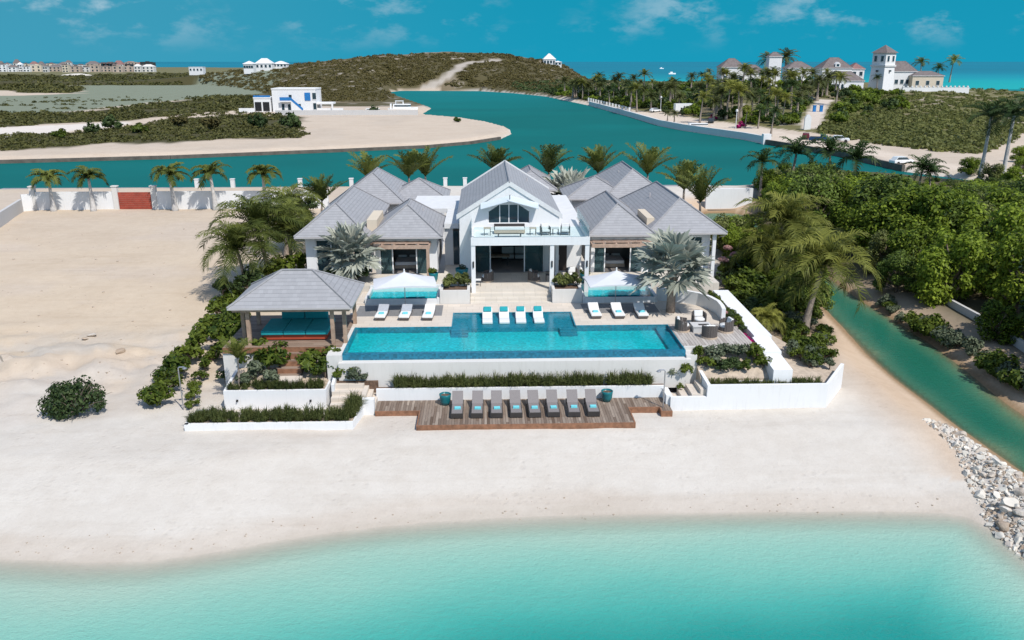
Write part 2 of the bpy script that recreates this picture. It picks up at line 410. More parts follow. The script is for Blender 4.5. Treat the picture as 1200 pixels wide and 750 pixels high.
M['grass'] = leaf_mat('fountain_grass_blade', (0.014, 0.032, 0.008), (0.16, 0.18, 0.06), 0.3)
M['coco'] = leaf_mat('coconut_frond', (0.014, 0.034, 0.007), (0.30, 0.30, 0.062), 0.33)
M['cocodark'] = leaf_mat('dark_frond', (0.010, 0.030, 0.012), (0.07, 0.11, 0.03), 0.25)
M['bism'] = leaf_mat('silver_fan_leaf', (0.12, 0.14, 0.115), (0.44, 0.45, 0.375), 0.15)
M['date'] = leaf_mat('date_frond', (0.03, 0.05, 0.015), (0.14, 0.15, 0.05), 0.25)
M['scrub'] = leaf_mat('scrub_leaf', (0.072, 0.066, 0.023), (0.150, 0.124, 0.045), 0.3)
M['scrubg'] = leaf_mat('marsh_scrub_leaf', (0.042, 0.050, 0.015), (0.120, 0.115, 0.036), 0.25)
M['scrubr'] = leaf_mat('slope_scrub_leaf', (0.085, 0.098, 0.028), (0.21, 0.215, 0.065), 0.33)
M['palmgreen'] = leaf_mat('feather_palm_frond', (0.013, 0.034, 0.009), (0.185, 0.205, 0.045), 0.3)
M['mangrove2'] = leaf_mat('dark_wood_leaf', (0.008, 0.022, 0.008), (0.20, 0.275, 0.05), 0.33)
M['mangrove3'] = leaf_mat('olive_wood_leaf', (0.022, 0.034, 0.010), (0.25, 0.275, 0.085), 0.3)
M['bougain'] = leaf_mat('magenta_bract', (0.16, 0.004, 0.05), (0.55, 0.02, 0.20), 0.25)
M['pinkflower'] = leaf_mat('pale_flower', (0.45, 0.22, 0.25), (0.75, 0.5, 0.45), 0.25)
def rock_mat(name, cols):
    t = NT(name); p = t.p
    ob = t.n('ShaderNodeObjectInfo'); rp = t.n('ShaderNodeValToRGB'); e = rp.color_ramp.elements
    e[0].color = c4(cols[0]); e[1].color = c4(cols[-1])
    for k, c in enumerate(cols[1:-1]): x = e.new((k+1)/(len(cols)-1)); x.color = c4(c)
    t.t.links.new(ob.outputs['Random'], rp.inputs[0])
    n = t.rng(t.noise(2.6, 5, 0.7), 0.38, 0.72, 0, 0.6); c = t.mix(n, rp.outputs[0], (0.30, 0.22, 0.15, 1))
    t.set(p, 'Base Color', c); p.inputs['Roughness'].default_value = 0.92; p.inputs['Specular IOR Level'].default_value = 0.15
    t.bump(t.noise(7, 5, 0.65), 0.7, 0.05); return t.m
M['rock'] = rock_mat('limestone_rock', [(0.36, 0.28, 0.21), (0.54, 0.49, 0.43), (0.62, 0.60, 0.56), (0.44, 0.36, 0.28), (0.58, 0.55, 0.51)])
M['rockw'] = mat('white_limestone_rock', (0.58, 0.54, 0.475), 0.9, 0.2, 1.1, 0.6, 5)
M['gatewood'] = mat('red_gate_wood', (0.29, 0.052, 0.03), 0.6, 0.2, 1.2, 0.2, 12)
M['brownroof'] = mat('brown_shingle_roof', (0.15, 0.125, 0.12), 0.8, 0.2, 0.8, 0.3, 3)
M['redroof'] = mat('reddish_shingle_roof', (0.22, 0.12, 0.11), 0.8, 0.2, 0.8, 0.3, 3)
M['townwall'] = mat('tan_town_wall', (0.42, 0.34, 0.28), 0.8, 0.25, 0.05)
M['blue'] = mat('blue_paint', (0.02, 0.16, 0.42), 0.5, 0.1)
M['carpaint_w'] = mat('white_car_paint', (0.75, 0.75, 0.75), 0.25, 0.02, spec=0.5)
M['carpaint_d'] = mat('dark_car_paint', (0.03, 0.04, 0.05), 0.25, 0.02, spec=0.5)
M['carpaint_b'] = mat('navy_car_paint', (0.015, 0.05, 0.12), 0.25, 0.02, spec=0.5)
M['carpaint_m'] = mat('maroon_car_paint', (0.10, 0.012, 0.02), 0.25, 0.02, spec=0.5)
M['rubber'] = mat('rubber', (0.02, 0.02, 0.02), 0.8, 0.1)
M['boatwhite'] = mat('boat_gelcoat', (0.8, 0.8, 0.8), 0.3, 0.02, spec=0.5)
# ------------------------------------------------------------------ terrain and water
T, FL = 3.8, 4.4
def _h(i, j, s):
    n = (i*374761393+j*668265263+s*1442695041) & 0xffffffff
    n = ((n ^ (n >> 13))*1274126177) & 0xffffffff
    return ((n ^ (n >> 16)) & 0xffff)/65535.0
def vnoise(x, y, s=0):
    x = np.asarray(x, float); y = np.asarray(y, float)
    i = np.floor(x).astype(np.int64); j = np.floor(y).astype(np.int64); fx = x-i; fy = y-j
    fx = fx*fx*(3-2*fx); fy = fy*fy*(3-2*fy)
    return (_h(i, j, s)*(1-fx)+_h(i+1, j, s)*fx)*(1-fy)+(_h(i, j+1, s)*(1-fx)+_h(i+1, j+1, s)*fx)*fy
def fbm(x, y, s=0, o=4):
    r = 0; a = 0.5
    for k in range(o): r = r+a*vnoise(x*2**k, y*2**k, s+k*17); a *= 0.5
    return r/(1-0.5**o)
def poly_sd(x, y, poly):
    x = np.asarray(x, float); y = np.asarray(y, float)
    d2 = np.full(x.shape, 1e18); ins = np.zeros(x.shape, bool)
    n = len(poly)
    for k in range(n):
        ax, ay = poly[k]; bx, by = poly[(k+1) % n]
        ex, ey = bx-ax, by-ay; L = ex*ex+ey*ey+1e-12
        t = np.clip(((x-ax)*ex+(y-ay)*ey)/L, 0, 1)
        d2 = np.minimum(d2, (x-ax-t*ex)**2+(y-ay-t*ey)**2)
        c = ((ay > y) != (by > y))
        xi = ax+(y-ay)*ex/(ey if abs(ey) > 1e-9 else 1e-9)
        ins ^= c & (x < xi)
    d = np.sqrt(d2); return np.where(ins, d, -d)
def PZ(pts, z=0.0): return [G(p[0], p[1], z) for p in pts]
def smooth_poly(pts, it=2):
    for _ in range(it):
        q = []
        for k in range(len(pts)):
            a, b = pts[k], pts[(k+1) % len(pts)]
            q.append((a[0]*.75+b[0]*.25, a[1]*.75+b[1]*.25)); q.append((a[0]*.25+b[0]*.75, a[1]*.25+b[1]*.75))
        pts = q
    return pts
POLY_MAIN = smooth_poly(PZ([(-2000, 640), (-100, 652), (0, 655), (150, 661), (250, 648), (350, 629), (480, 613), (600, 606), (750, 601), (900, 600), (1050, 599),
    (1125, 602), (1160, 618), (1200, 648), (1262, 690), (2600, 700), (2600, 246), (1250, 232), (1100, 214), (990, 206), (900, 208), (868, 222),
    (830, 224), (600, 224), (300, 226), (0, 228), (-2000, 236)]), 1)
POLY_CHAN = smooth_poly(PZ([(812, 249.5), (876, 249.5), (893, 266), (932, 297), (1000, 347), (1058, 382), (1112, 418), (1174, 470), (1200, 488), (1300, 553), (1420, 620), (1420, 780),
    (1275, 700), (1290, 645), (1250, 592), (1200, 556), (1156, 525), (1116, 497), (1084, 470), (1052, 446), (1012, 410), (973, 371), (952, 349), (925, 322), (884, 298), (850, 284), (812, 268)]), 1)
POLY_FAR = PZ([(-2200, 200), (0, 191.5), (200, 186), (400, 178), (500, 173.5), (550, 169), (585, 163.5), (599, 157), (597, 152), (575, 146), (545, 141), (505, 137.5), (493, 134.5),
    (505, 127), (480, 118), (452, 108.5), (470, 106.3), (560, 106.6), (600, 109), (640, 113), (690, 123.5), (738, 137), (772, 147.5), (800, 153), (870, 163.5), (897, 169),
    (985, 183.5), (1060, 201), (1250, 226), (2600, 262), (2600, 140), (1300, 114), (1140, 106), (1050, 99), (960, 97), (760, 97), (700, 94), (600, 88), (450, 84), (340, 80), (200, 79), (0, 79), (-2200, 79)])
def ip(u, tab): return np.interp(u, [a for a, b in tab], [b for a, b in tab])
def zslope(py): return np.array([ray(600, p)[2]/ray(600, p)[1] for p in np.atleast_1d(py)])
SL_Y = np.linspace(40, 300, 521); SL_V = zslope(SL_Y)
def slope_at(py): return np.interp(py, SL_Y, SL_V)
def ydist(py, z=0.0): return (z-HC)/np.minimum(slope_at(py), -1e-4)
def sstep(t): t = np.clip(t, 0, 1); return t*t*(3-2*t)
JETTY = PZ([(1086, 500), (1112, 494), (1160, 527), (1200, 556), (1275, 612), (1275, 668), (1200, 636), (1168, 606), (1146, 570), (1120, 530)], 0.6)
def height(x, y, detail=True):
    x = np.asarray(x, float); y = np.asarray(y, float)
    d1 = poly_sd(x, y, POLY_MAIN); d2 = -poly_sd(x, y, POLY_CHAN); d3 = poly_sd(x, y, POLY_FAR)
    wob = (fbm(x/6, y/6, 3)-0.5)
    a = np.minimum(np.minimum(d1*0.14, (d2+wob*0.8)*0.33), 1.02)
    inside = np.minimum(d1, d2) > 0
    rise = sstep((y-46)/50)*1.0
    a = np.where(inside, a+rise*np.clip(np.minimum(d1, d2)/8, 0, 1), np.maximum(a*0.9, -3.0))
    a = np.where(inside, a+np.clip(d1/6, 0, 1)*np.clip(d2/6, 0, 1)*((fbm(x/9, y/9, 5)-0.5)*0.25+(fbm(x/2.2, y/2.2, 8, 3)-0.5)*0.09), a)
    # rough spoil heaps on the vacant lot
    m = np.exp(-((y-52)/6.5)**2)*np.clip((-16-x)/5, 0, 1)
    a = a+np.where(inside, m*(np.abs(fbm(x/5, y/3.2, 21, 5)-0.5)*2.4+(fbm(x/1.8, y/1.4, 22, 3)-0.5)*0.7), 0)
    dj = poly_sd(x, y, JETTY); a = np.where(inside, a+np.clip(dj*0.35, 0, 0.55), a)
    b = np.where(d3 > 0, np.minimum(d3*0.6, 1.2), np.maximum(d3*0.3, -3))
    u = U(x, np.maximum(y, 5))
    yr = 760.0
    ridge = ip(u, [(150, 98), (215, 92), (260, 86), (300, 80.5), (340, 78.5), (400, 71), (455, 66), (520, 63), (575, 65.5), (600, 68), (640, 73), (665, 81), (685, 93), (697, 99), (1300, 99)])
    zr = np.maximum(HC+slope_at(ridge)*yr, 0)
    yb = ip(u, [(180, 900), (290, 620), (345, 420), (452, 430), (475, 590), (700, 560)])
    t = np.where(y < yr, np.clip((y-yb)/np.maximum(yr-yb, 1), 0, 1)**0.85, 1-sstep((y-yr)/260))
    hill = zr*t*(0.88+0.24*fbm(x/45, y/45, 9))
    yr2 = 450.0
    crest = ip(u, [(600, 118), (690, 105), (740, 104), (790, 103.5), (830, 101), (870, 99.5), (950, 101), (1000, 104), (1100, 105), (1140, 108), (1180, 113), (1260, 118), (1500, 118)])
    zc = np.maximum(HC+slope_at(crest)*yr2-1.2, 0)
    yb2 = ydist(ip(u, [(640, 111), (690, 116), (738, 127), (800, 142), (870, 153), (897, 158), (985, 171), (1060, 186), (1250, 210), (1600, 230)]), 1.2)
    t2 = np.where(y < yr2, np.clip((y-yb2)/np.maximum(yr2-yb2, 1), 0, 1)**0.9, 1-sstep((y-yr2)/200))
    hill2 = np.where(u > 620, zc*t2*np.clip((u-620)/80, 0, 1)*(0.9+0.2*fbm(x/20, y/20, 12)), 0)
    b = b+np.where(d3 > 0, np.clip(d3/25, 0, 1)*np.maximum(hill, hill2), 0)
    return np.maximum(a, b)
def drop(px, py, lift=0.0):
    d = ray(px, py)
    t = np.geomspace(18, 2600, 900)
    h = hq(d[0]*t, d[1]*t)
    z = HC+d[2]*t
    k = np.argmax(z < h+lift)
    if k == 0: k = len(t)-1
    t0, t1 = t[max(k-1, 0)], t[k]
    tt = np.linspace(t0, t1, 24); hh = hq(d[0]*tt, d[1]*tt); zz = HC+d[2]*tt
    j = np.argmax(zz < hh+lift)
    return (d[0]*tt[j], d[1]*tt[j], float(hh[j]))
def H(x, y): return float(hq(np.array([x]), np.array([y]))[0])

SAND, LOT, TAN = (0.568, 0.528, 0.474), (0.545, 0.447, 0.338), (0.53, 0.42, 0.32)
def cover_poly(c, x, y, pts, col, z=1.0, soft=1.5, amp=6.0, seed=0, strength=1.0, scale=None):
    P = PZ(pts, z)
    s = y*0.012+0.5 if scale is None else scale
    n1_ = (fbm(x/(amp*0.8), y/(amp*1.6), 31+seed)-0.5)*amp; n2_ = (fbm(x/(amp*0.8), y/(amp*1.6), 57+seed)-0.5)*amp*2
    f = np.clip(0.5+poly_sd(x+n1_, y+n2_, P)/soft, 0, 1)*strength
    return c*(1-f[:, None])+np.array(col)[None, :]*f[:, None], f
SCRUB_BANDS = [
    [(-300, 176), (0, 177), (130, 167), (200, 166), (290, 160), (340, 157), (352, 146), (352, 138), (300, 134), (210, 138), (150, 150), (60, 158), (-300, 168)],
    [(-300, 149), (0, 150), (60, 145), (150, 141), (215, 133), (300, 128), (300, 113), (250, 113), (180, 122), (90, 132), (-300, 138)],
    [(-300, 108), (0, 104), (30, 109), (88, 109), (92, 103), (40, 100), (220, 100), (300, 92), (240, 85), (100, 88), (-300, 88)],
    [(283, 163), (300, 157), (335, 153), (359, 157), (345, 161)],
]
MOUND = [(-200, 165), (0, 164), (60, 156), (140, 147), (148, 143), (60, 147), (-200, 152)]
LAGOON = [(-300, 140), (0, 137), (90, 130), (180, 120), (290, 112), (335, 104), (310, 97), (160, 98), (95, 100), (90, 110), (20, 112), (-300, 113)]
ROADS = [[(775, 141), (800, 147), (870, 160), (897, 164), (985, 179), (1060, 196), (1135, 207), (1140, 196), (1060, 181), (990, 168), (900, 152), (830, 142), (740, 128), (660, 113), (650, 113)]]
def cover(x, y, z):
    n = len(x)
    c = np.tile(np.array(SAND), (n, 1))
    d1 = poly_sd(x, y, POLY_MAIN); d2 = -poly_sd(x, y, POLY_CHAN); d3 = poly_sd(x, y, POLY_FAR)
    def mixc(f, col):
        nonlocal c
        f = np.clip(f, 0, 1)[:, None]; c = c*(1-f)+np.array(col)[None, :]*f
    w = fbm(x/7, y/4, 2)
    mixc(sstep((y-44+(w-0.5)*10)/7)*np.clip((-10-x)/8, 0, 1), LOT)
    mixc(sstep((y-60+(w-0.5)*20)/40)*0.35*np.clip((-10-x)/8, 0, 1), (0.48, 0.405, 0.335))
    m = np.exp(-((y-52)/6)**2)*np.clip((-16-x)/5, 0, 1)*sstep((fbm(x/3, y/2, 40)-0.42)*5)
    mixc(m*0.75, (0.47, 0.44, 0.40))
    mixc(sstep((fbm(x/11, y/5, 44)-0.52)*6)*0.35*(d1 > 6), (0.50, 0.43, 0.37))
    # wet swash band and the tan strip above it
    ds = d1+(fbm(x/5, y/5, 6)-0.5)*1.6
    front = (y < 48) & (x < 40)
    mixc(np.where(front, sstep((2.3-ds)/1.2), 0)*0.75, (0.515, 0.455, 0.39))
    mixc(np.where(front, sstep((0.75-ds)/0.7), 0)*0.45, (0.43, 0.38, 0.315))
    mixc(np.where(front & (z < 0), sstep((-0.3-d1)/1.2), 0), (0.50, 0.49, 0.41))
    # channel banks
    ch = np.where((d1 > 3) & (x > 5), sstep((6.5-d2)/4.5), 0)
    mixc(ch*(x > 12), (0.53, 0.405, 0.295))
    mixc(np.where((d1 > 3) & (x > 5), sstep((0.9-d2)/0.7), 0), (0.28, 0.19, 0.11))
    # garden soil around the house and under the mangroves
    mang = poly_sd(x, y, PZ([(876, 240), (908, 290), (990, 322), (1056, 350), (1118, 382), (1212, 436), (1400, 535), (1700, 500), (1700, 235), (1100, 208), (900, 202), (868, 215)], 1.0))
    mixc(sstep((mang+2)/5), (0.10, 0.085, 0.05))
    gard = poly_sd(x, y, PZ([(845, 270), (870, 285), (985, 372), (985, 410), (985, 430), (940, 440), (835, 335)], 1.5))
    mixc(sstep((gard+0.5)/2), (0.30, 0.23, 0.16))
    # far country
    mixc(np.clip(poly_sd(x, y, JETTY)+.4, 0, 1)*.9, (0.60, 0.565, 0.52))
    far = d3 > 0
    mixc(np.where(far, 1, 0), (0.535, 0.445, 0.355))
    gx = (fbm(x/16, y/30, 14)-0.5)
    mixc(np.where(far, sstep((gx-0.03)*8)*0.4, 0), (0.47, 0.40, 0.33))
    u = U(x, np.maximum(y, 5))
    hillm = np.where(far & ((z > 1.7) | ((u > 700) & (y > 330))), 1, 0)
    hillm = np.where(far & (u > 240) & (u < 720) & (y > 380), 1, hillm)
    mixc(hillm, (0.095, 0.082, 0.04))
    mixc(hillm*(u > 700), (0.15, 0.14, 0.06))
    mixc(hillm*sstep((fbm(x/30, y/30, 71)-0.56)*9)*0.6, (0.24, 0.19, 0.13))
    mixc(hillm*sstep((fbm(x/9, y/9, 72)-0.66)*12)*0.7, (0.45, 0.40, 0.35))
    mixc(np.where(far & (y > 600) & (u < 330), 1, 0), (0.16, 0.15, 0.075))
    f = None
    for k, (P, col, sft, am) in enumerate([(LAGOON, (0.20, 0.225, 0.165), 8, 14)]+[(b, (0.07, 0.064, 0.028), 4, 10) for b in SCRUB_BANDS]+[(MOUND, (0.66, 0.60, 0.54), 3, 6)]):
        c2_, f = cover_poly(c, x, y, P, col, 1.2, sft, am, k)
        c = np.where(far[:, None], c2_, c)
    for P in ROADS:
        c2_, f = cover_poly(c, x, y, P, (0.60, 0.51, 0.42), 1.4, 2, 2, 5); c = np.where(far[:, None], c2_, c)
    return c
# hill road, drive and bare scars are laid along lines on the ground
def line_cover(c, x, y, pts, wid, col):
    best = np.full(len(x), 1e9)
    for a, b in zip(pts[:-1], pts[1:]):
        ex, ey = b[0]-a[0], b[1]-a[1]; L = ex*ex+ey*ey+1e-9
        t = np.clip(((x-a[0])*ex+(y-a[1])*ey)/L, 0, 1)
        best = np.minimum(best, np.hypot(x-a[0]-t*ex, y-a[1]-t*ey))
    f = np.clip((wid-best+(fbm(x/6, y/6, 90)-0.5)*wid*0.5)/(wid*0.25), 0, 1)[:, None]
    return c*(1-f)+np.array(col)[None, :]*f
# fast lookups on a grid of the same ground, for placing things
NR, NC = 470, 430
yy = np.concatenate([np.geomspace(15, 1000, NR-45), np.geomspace(1000, 4200, 46)[1:]])
tt = np.concatenate([np.linspace(-2.0, -0.75, 41)[:-1], np.linspace(-0.75, 0.80, NC-80), np.linspace(0.80, 2.1, 41)[1:]])
YY, TT = np.meshgrid(yy, tt, indexing='ij'); XX = YY*TT
gx, gy = XX.ravel(), YY.ravel(); gz = height(gx, gy); GZ = gz.reshape(NR, NC)
def hq(x, y):
    x = np.asarray(x, float); y = np.maximum(np.asarray(y, float), 15.1)
    i = np.interp(y, yy, np.arange(NR)); j = np.clip(np.interp(x/y, tt, np.arange(NC)), 0, NC-1.001)
    i0 = np.minimum(i.astype(int), NR-2); j0 = j.astype(int); a = i-i0; b = j-j0
    return (GZ[i0, j0]*(1-b)+GZ[i0, j0+1]*b)*(1-a)+(GZ[i0+1, j0]*(1-b)+GZ[i0+1, j0+1]*b)*a
hill_road = [drop(*p)[:2] for p in ((498, 103.5), (512, 97), (524, 91), (534, 83), (541, 76), (556, 72.5), (584, 70.5))]
drive = [drop(*p)[:2] for p in ((950, 150), (953, 140), (956, 132), (962, 122), (968, 117))]
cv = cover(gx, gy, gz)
cv = line_cover(cv, gx, gy, hill_road, 4.2, (0.40, 0.36, 0.31))
cv = line_cover(cv, gx, gy, drive, 3.2, (0.58, 0.50, 0.43))
ii = np.arange((NR-1)*(NC-1)); r_, c_ = ii//(NC-1), ii % (NC-1); b_ = r_*NC+c_
Q = np.stack([b_, b_+1, b_+NC+1, b_+NC], 1)
t = NT('island_ground'); p = t.p
at = t.n('ShaderNodeAttribute', attribute_name='cover')
nf = t.noise(1.1, 6, 0.65); nf2 = t.noise(0.16, 5, 0.6); nf3 = t.noise(7.0, 4, 0.7)
col = t.mix(t.rng(nf, 0.35, 0.7, 0, 0.20), at.outputs['Color'], (0.62, 0.57, 0.52, 1), 'MULTIPLY')
col = t.mix(t.rng(nf2, 0.42, 0.66, 0, 0.18), col, (0.70, 0.63, 0.56, 1), 'MULTIPLY')
col = t.mix(t.rng(nf3, 0.5, 0.8, 0, 0.18), col, (0.6, 0.55, 0.5, 1), 'MULTIPLY')
mps = t.n('ShaderNodeMapping', {'Scale': (0.10, 1.1, 1), 'Rotation': (0, 0, 0.45)}); t.t.links.new(t.pos(), mps.inputs[0])
streak = t.noise(1.0, 5, 0.6, mps.outputs[0])
col = t.mix(t.rng(streak, 0.52, 0.72, 0, 0.22), col, (0.72, 0.66, 0.60, 1), 'MULTIPLY')
# trampled patches: dimples where people have walked
vo = t.n('ShaderNodeTexVoronoi', {'Scale': 2.3, 'Randomness': 1.0}, feature='SMOOTH_F1'); t.t.links.new(t.pos(), vo.inputs['Vector'])
dim = t.math('MULTIPLY', t.rng(vo.outputs['Distance'], 0.05, 0.33, 1, 0), t.rng(t.noise(0.22, 4, 0.6), 0.46, 0.6, 0, 1))
col = t.mix(t.math('MULTIPLY', dim, 0.16), col, (0.6, 0.55, 0.5, 1), 'MULTIPLY')
t.set(p, 'Base Color', col); p.inputs['Roughness'].default_value = 0.95; p.inputs['Specular IOR Level'].default_value = 0.12
t.bump(t.math('SUBTRACT', t.math('ADD', t.math('MULTIPLY', nf3, 0.5), nf), t.math('MULTIPLY', dim, 0.5)), 0.36, 0.12)
M['ground'] = t.m
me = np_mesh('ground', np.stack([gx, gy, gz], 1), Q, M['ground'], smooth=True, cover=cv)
tag(link('ground', me), kind='structure')
# deep floor that carries on to the horizon under the sea
fb = MB(); fb.add([(-60000, -400, -3.6), (60000, -400, -3.6), (60000, 60000, -3.6), (-60000, 60000, -3.6)], [(0, 1, 2, 3)])
tag(fb.build('sea_floor', mat('sea_floor', (0.2, 0.3, 0.28), 0.9)), kind='structure')

# water sheets
def ramp_np(d, tab):
    ks = [a for a, b in tab]; return np.stack([np.interp(d, ks, [b[i] for a, b in tab]) for i in range(3)], 1)
def water_sheet(name, yy, tt, fcol, mt):
    YY, TT = np.meshgrid(yy, tt, indexing='ij'); x = (YY*TT).ravel(); y = YY.ravel()
    nr, nc = len(yy), len(tt); ii = np.arange((nr-1)*(nc-1)); b = (ii//(nc-1))*nc+ii % (nc-1)
    Q = np.stack([b, b+1, b+nc+1, b+nc], 1)
    c, a = fcol(x, y)
    me = np_mesh(name, np.stack([x, y, np.zeros_like(x)], 1), Q, mt, smooth=True, cover=c, alpha=a)
    return tag(link(name, me), kind='structure')
def sea_mat(name, s1, s2, strength, rough=0.12, dist=0.1, spec=0.3, stretch=(1, 1, 1), gloss=None):
    t = NT(name); p = t.p
    at = t.n('ShaderNodeAttribute', attribute_name='cover')
    mpv = t.n('ShaderNodeMapping', {'Scale': stretch, 'Rotation': (0, 0, 0.35)}); t.t.links.new(t.pos(), mpv.inputs[0])
    a = t.noise(s1, 3, 0.55, mpv.outputs[0]); b = t.noise(s2, 4, 0.6, mpv.outputs[0])
    col = t.mix(t.rng(a, 0.35, 0.7, 0, 0.22), at.outputs['Color'], (0.72, 0.86, 0.86, 1), 'MULTIPLY')
    t.set(p, 'Base Color', col); p.inputs['Roughness'].default_value = rough; p.inputs['Specular IOR Level'].default_value = spec
    bp = t.bump(t.math('ADD', t.math('MULTIPLY', a, 0.6), t.math('MULTIPLY', b, 0.5)), strength, dist)
    if gloss is not None:                              # wind-ruffled water far off: body colour with a small share of sheen
        df = t.n('ShaderNodeBsdfDiffuse', {'Color': col}); gl = t.n('ShaderNodeBsdfGlossy', {'Roughness': 0.35})
        t.t.links.new(bp.outputs[0], gl.inputs['Normal'])
        mg = t.n('ShaderNodeMixShader', {0: gloss, 1: df.outputs[0], 2: gl.outputs[0]}); t.t.links.new(mg.outputs[0], t.out.inputs[0]); return t.m
    tr = t.n('ShaderNodeBsdfTransparent')
    mx = t.n('ShaderNodeMixShader', {0: at.outputs['Alpha'], 1: tr.outputs[0], 2: p.outputs[0]}); t.t.links.new(mx.outputs[0], t.out.inputs[0])
    return t.m
M['bay'] = sea_mat('bay_water', 2.6, 9.0, 0.6, 0.14, 0.16, 0.3, (0.8, 1.6, 1))
M['canal'] = sea_mat('canal_water', 0.9, 3.0, 0.35, 0.3, 0.12, 0.02, (0.6, 1.2, 1), 0.07)
M['ocean'] = sea_mat('ocean_water', 0.02, 0.15, 0.4, 0.4, 1.0, 0.05, (0.25, 1.6, 1), 0.10)
def bay_col(x, y):
    d1 = -poly_sd(x, y, POLY_MAIN); d2 = poly_sd(x, y, POLY_CHAN)
    w = (fbm(x/6, y/3.2, 61)-0.5)*2.2
    d = d1*.97+w*.8*np.clip(d1/4, 0, 1)+np.clip((x+2)/14, -1.0, 1.0)*np.clip(d1/6, 0, 1)*.9
    c = ramp_np(d, [(0, (.44, .45, .36)), (1.3, (.34, .46, .37)), (3.2, (.235, .45, .365)), (5.2, (.14, .41, .335)), (7.3, (.05, .34, .285)), (9.2, (.010, .25, .215)), (12, (0.0, .19, .175)), (25, (0, .13, .14))])
    a = np.clip(d1/1.9, 0.0, 1)**0.7
    # green channel
    e = np.clip(d2, 0, 30)+(fbm(x/4, y/4, 66)-0.5)*1.6
    cc = ramp_np(e, [(0, (.16, .20, .11)), (0.7, (.06, .165, .095)), (1.8, (.012, .13, .078)), (5, (.004, .122, .066))])
    cc = cc*(0.85+0.35*fbm(x/9, y/9, 67))[:, None]
    f = (d2 > -0.5)
    c = np.where(f[:, None], cc, c); a = np.where(f, np.clip((d2+0.2)/0.7, 0, 1), a)
    return c, a
def canal_col(x, y):
    d = -poly_sd(x, y, POLY_FAR)
    n = fbm(x/40, y/25, 68)
    c = np.array([0.0, 0.116, 0.108])[None, :]*(0.8+0.4*n)[:, None]
    lite = np.clip((y-330)/330, 0, 1)[:, None]
    c = c*(1-lite*0.75)+np.array([0.0, 0.175, 0.19])[None, :]*lite*0.75
    return c, np.ones(len(x))
def ocean_col(x, y):
    u = U(x, y); n = fbm(x/700, y/2500, 69)
    py = np.interp(y, [700, 900, 1100, 1600, 3000, 60000], [0, 1, 2, 3, 4, 5])
    c = ramp_np(py, [(0, (0.003, .31, .31)), (1, (.001, .28, .295)), (2, (.0, .215, .265)), (3, (.0, .165, .23)), (5, (.0, .15, .225))])
    return c*(0.82+0.36*n)[:, None], np.ones(len(x))
water_sheet('sea_bay', np.linspace(12, 116, 330), np.linspace(-2.0, 2.1, 480), bay_col, M['bay'])
water_sheet('canal', np.geomspace(116.0, 640, 120), np.linspace(-2.0, 2.1, 220), canal_col, M['canal'])
water_sheet('ocean', np.geomspace(640.0, 58000, 160), np.linspace(-2.0, 2.1, 160), ocean_col, M['ocean'])
def bank(name, pts, z0, z1, thick, m, label, cat='seawall', inset=0.0):
    b = MB(); 
    for k in range(len(pts)-1):
        a = Vector(pts[k]); c = Vector(pts[k+1]); d = (c-a).normalized(); nrm = Vector((-d.y, d.x))*thick
        b.prism([a[:], c[:], (c+nrm)[:], (a+nrm)[:]], z0, z1)
    return tag(b.build(name, m), label, cat)
# ------------------------------------------------------------------ terrace slabs (ground surfaces)
def struct(name, b, m): return tag(b.build(name, m), kind='structure')
PX0, PX1, PY0, PY1 = -8.40, 11.90, 46.30, 51.35          # main pool
LX0, LX1, LY1 = -2.25, 5.90, 54.45                       # shallow ledge
b = MB()
b.box(PX0-0.9, LX0, PY1, 56.55, 1.0, T); b.box(LX0, LX1, LY1, 56.55, 1.0, T); b.box(LX1, 16.3, PY1, 56.55, 1.0, T)
b.box(12.3, 16.3, 56.55, 58.0, 1.0, T)
struct('terrace', b, M['terrace'])
b = MB(); b.box(-13.5, 17.6, 59.6, 63.2, 1.5, FL); b.box(-1.1, 4.75, 58.2, 59.6, 1.5, FL); b.box(-1.1, 4.75, 57.67, 58.2, 1.5, FL-0.2); b.box(-1.1, 4.75, 57.13, 57.67, 1.5, FL-0.4)
b.box(-1.1, 4.75, 56.55, 57.13, 1.5, T+0.02)
struct('upper_terrace', b, M['terrace2'])
b = MB(); b.box(-8.9, -3.0, 53.75, 56.3, T-0.1, T+0.005); b.box(6.75, 12.0, 54.0, 56.3, T-0.1, T+0.005)
struct('paving_inset', b, M['greypave'])
b = MB(); b.box(11.95, 16.35, 47.1, PY1, T-0.35, T+0.012); struct('lounge_deck', b, M['greydeck'])
b = MB(); b.box(-15.9, -8.75, 47.55, 54.2, T-0.3, T+0.012); struct('pavilion_deck', b, M['pavdeck'])
# steps to the sand, landings and path
b = MB()
for k in range(4): b.box(-12.45, -11.05, 47.55-0.36*(k+1), 47.55-0.36*k, 1.6, T-0.33*(k+1)+0.05)
struct('timber_stairs', b, M['pavdeck'])
b = MB()
for k in range(4): b.box(-12.44, -11.06, 47.53-0.36*(k+1), 47.545-0.36*(k+1), 1.6, T-0.33*(k+1)+0.01)
struct('timber_riser', b, M['deckedge'])

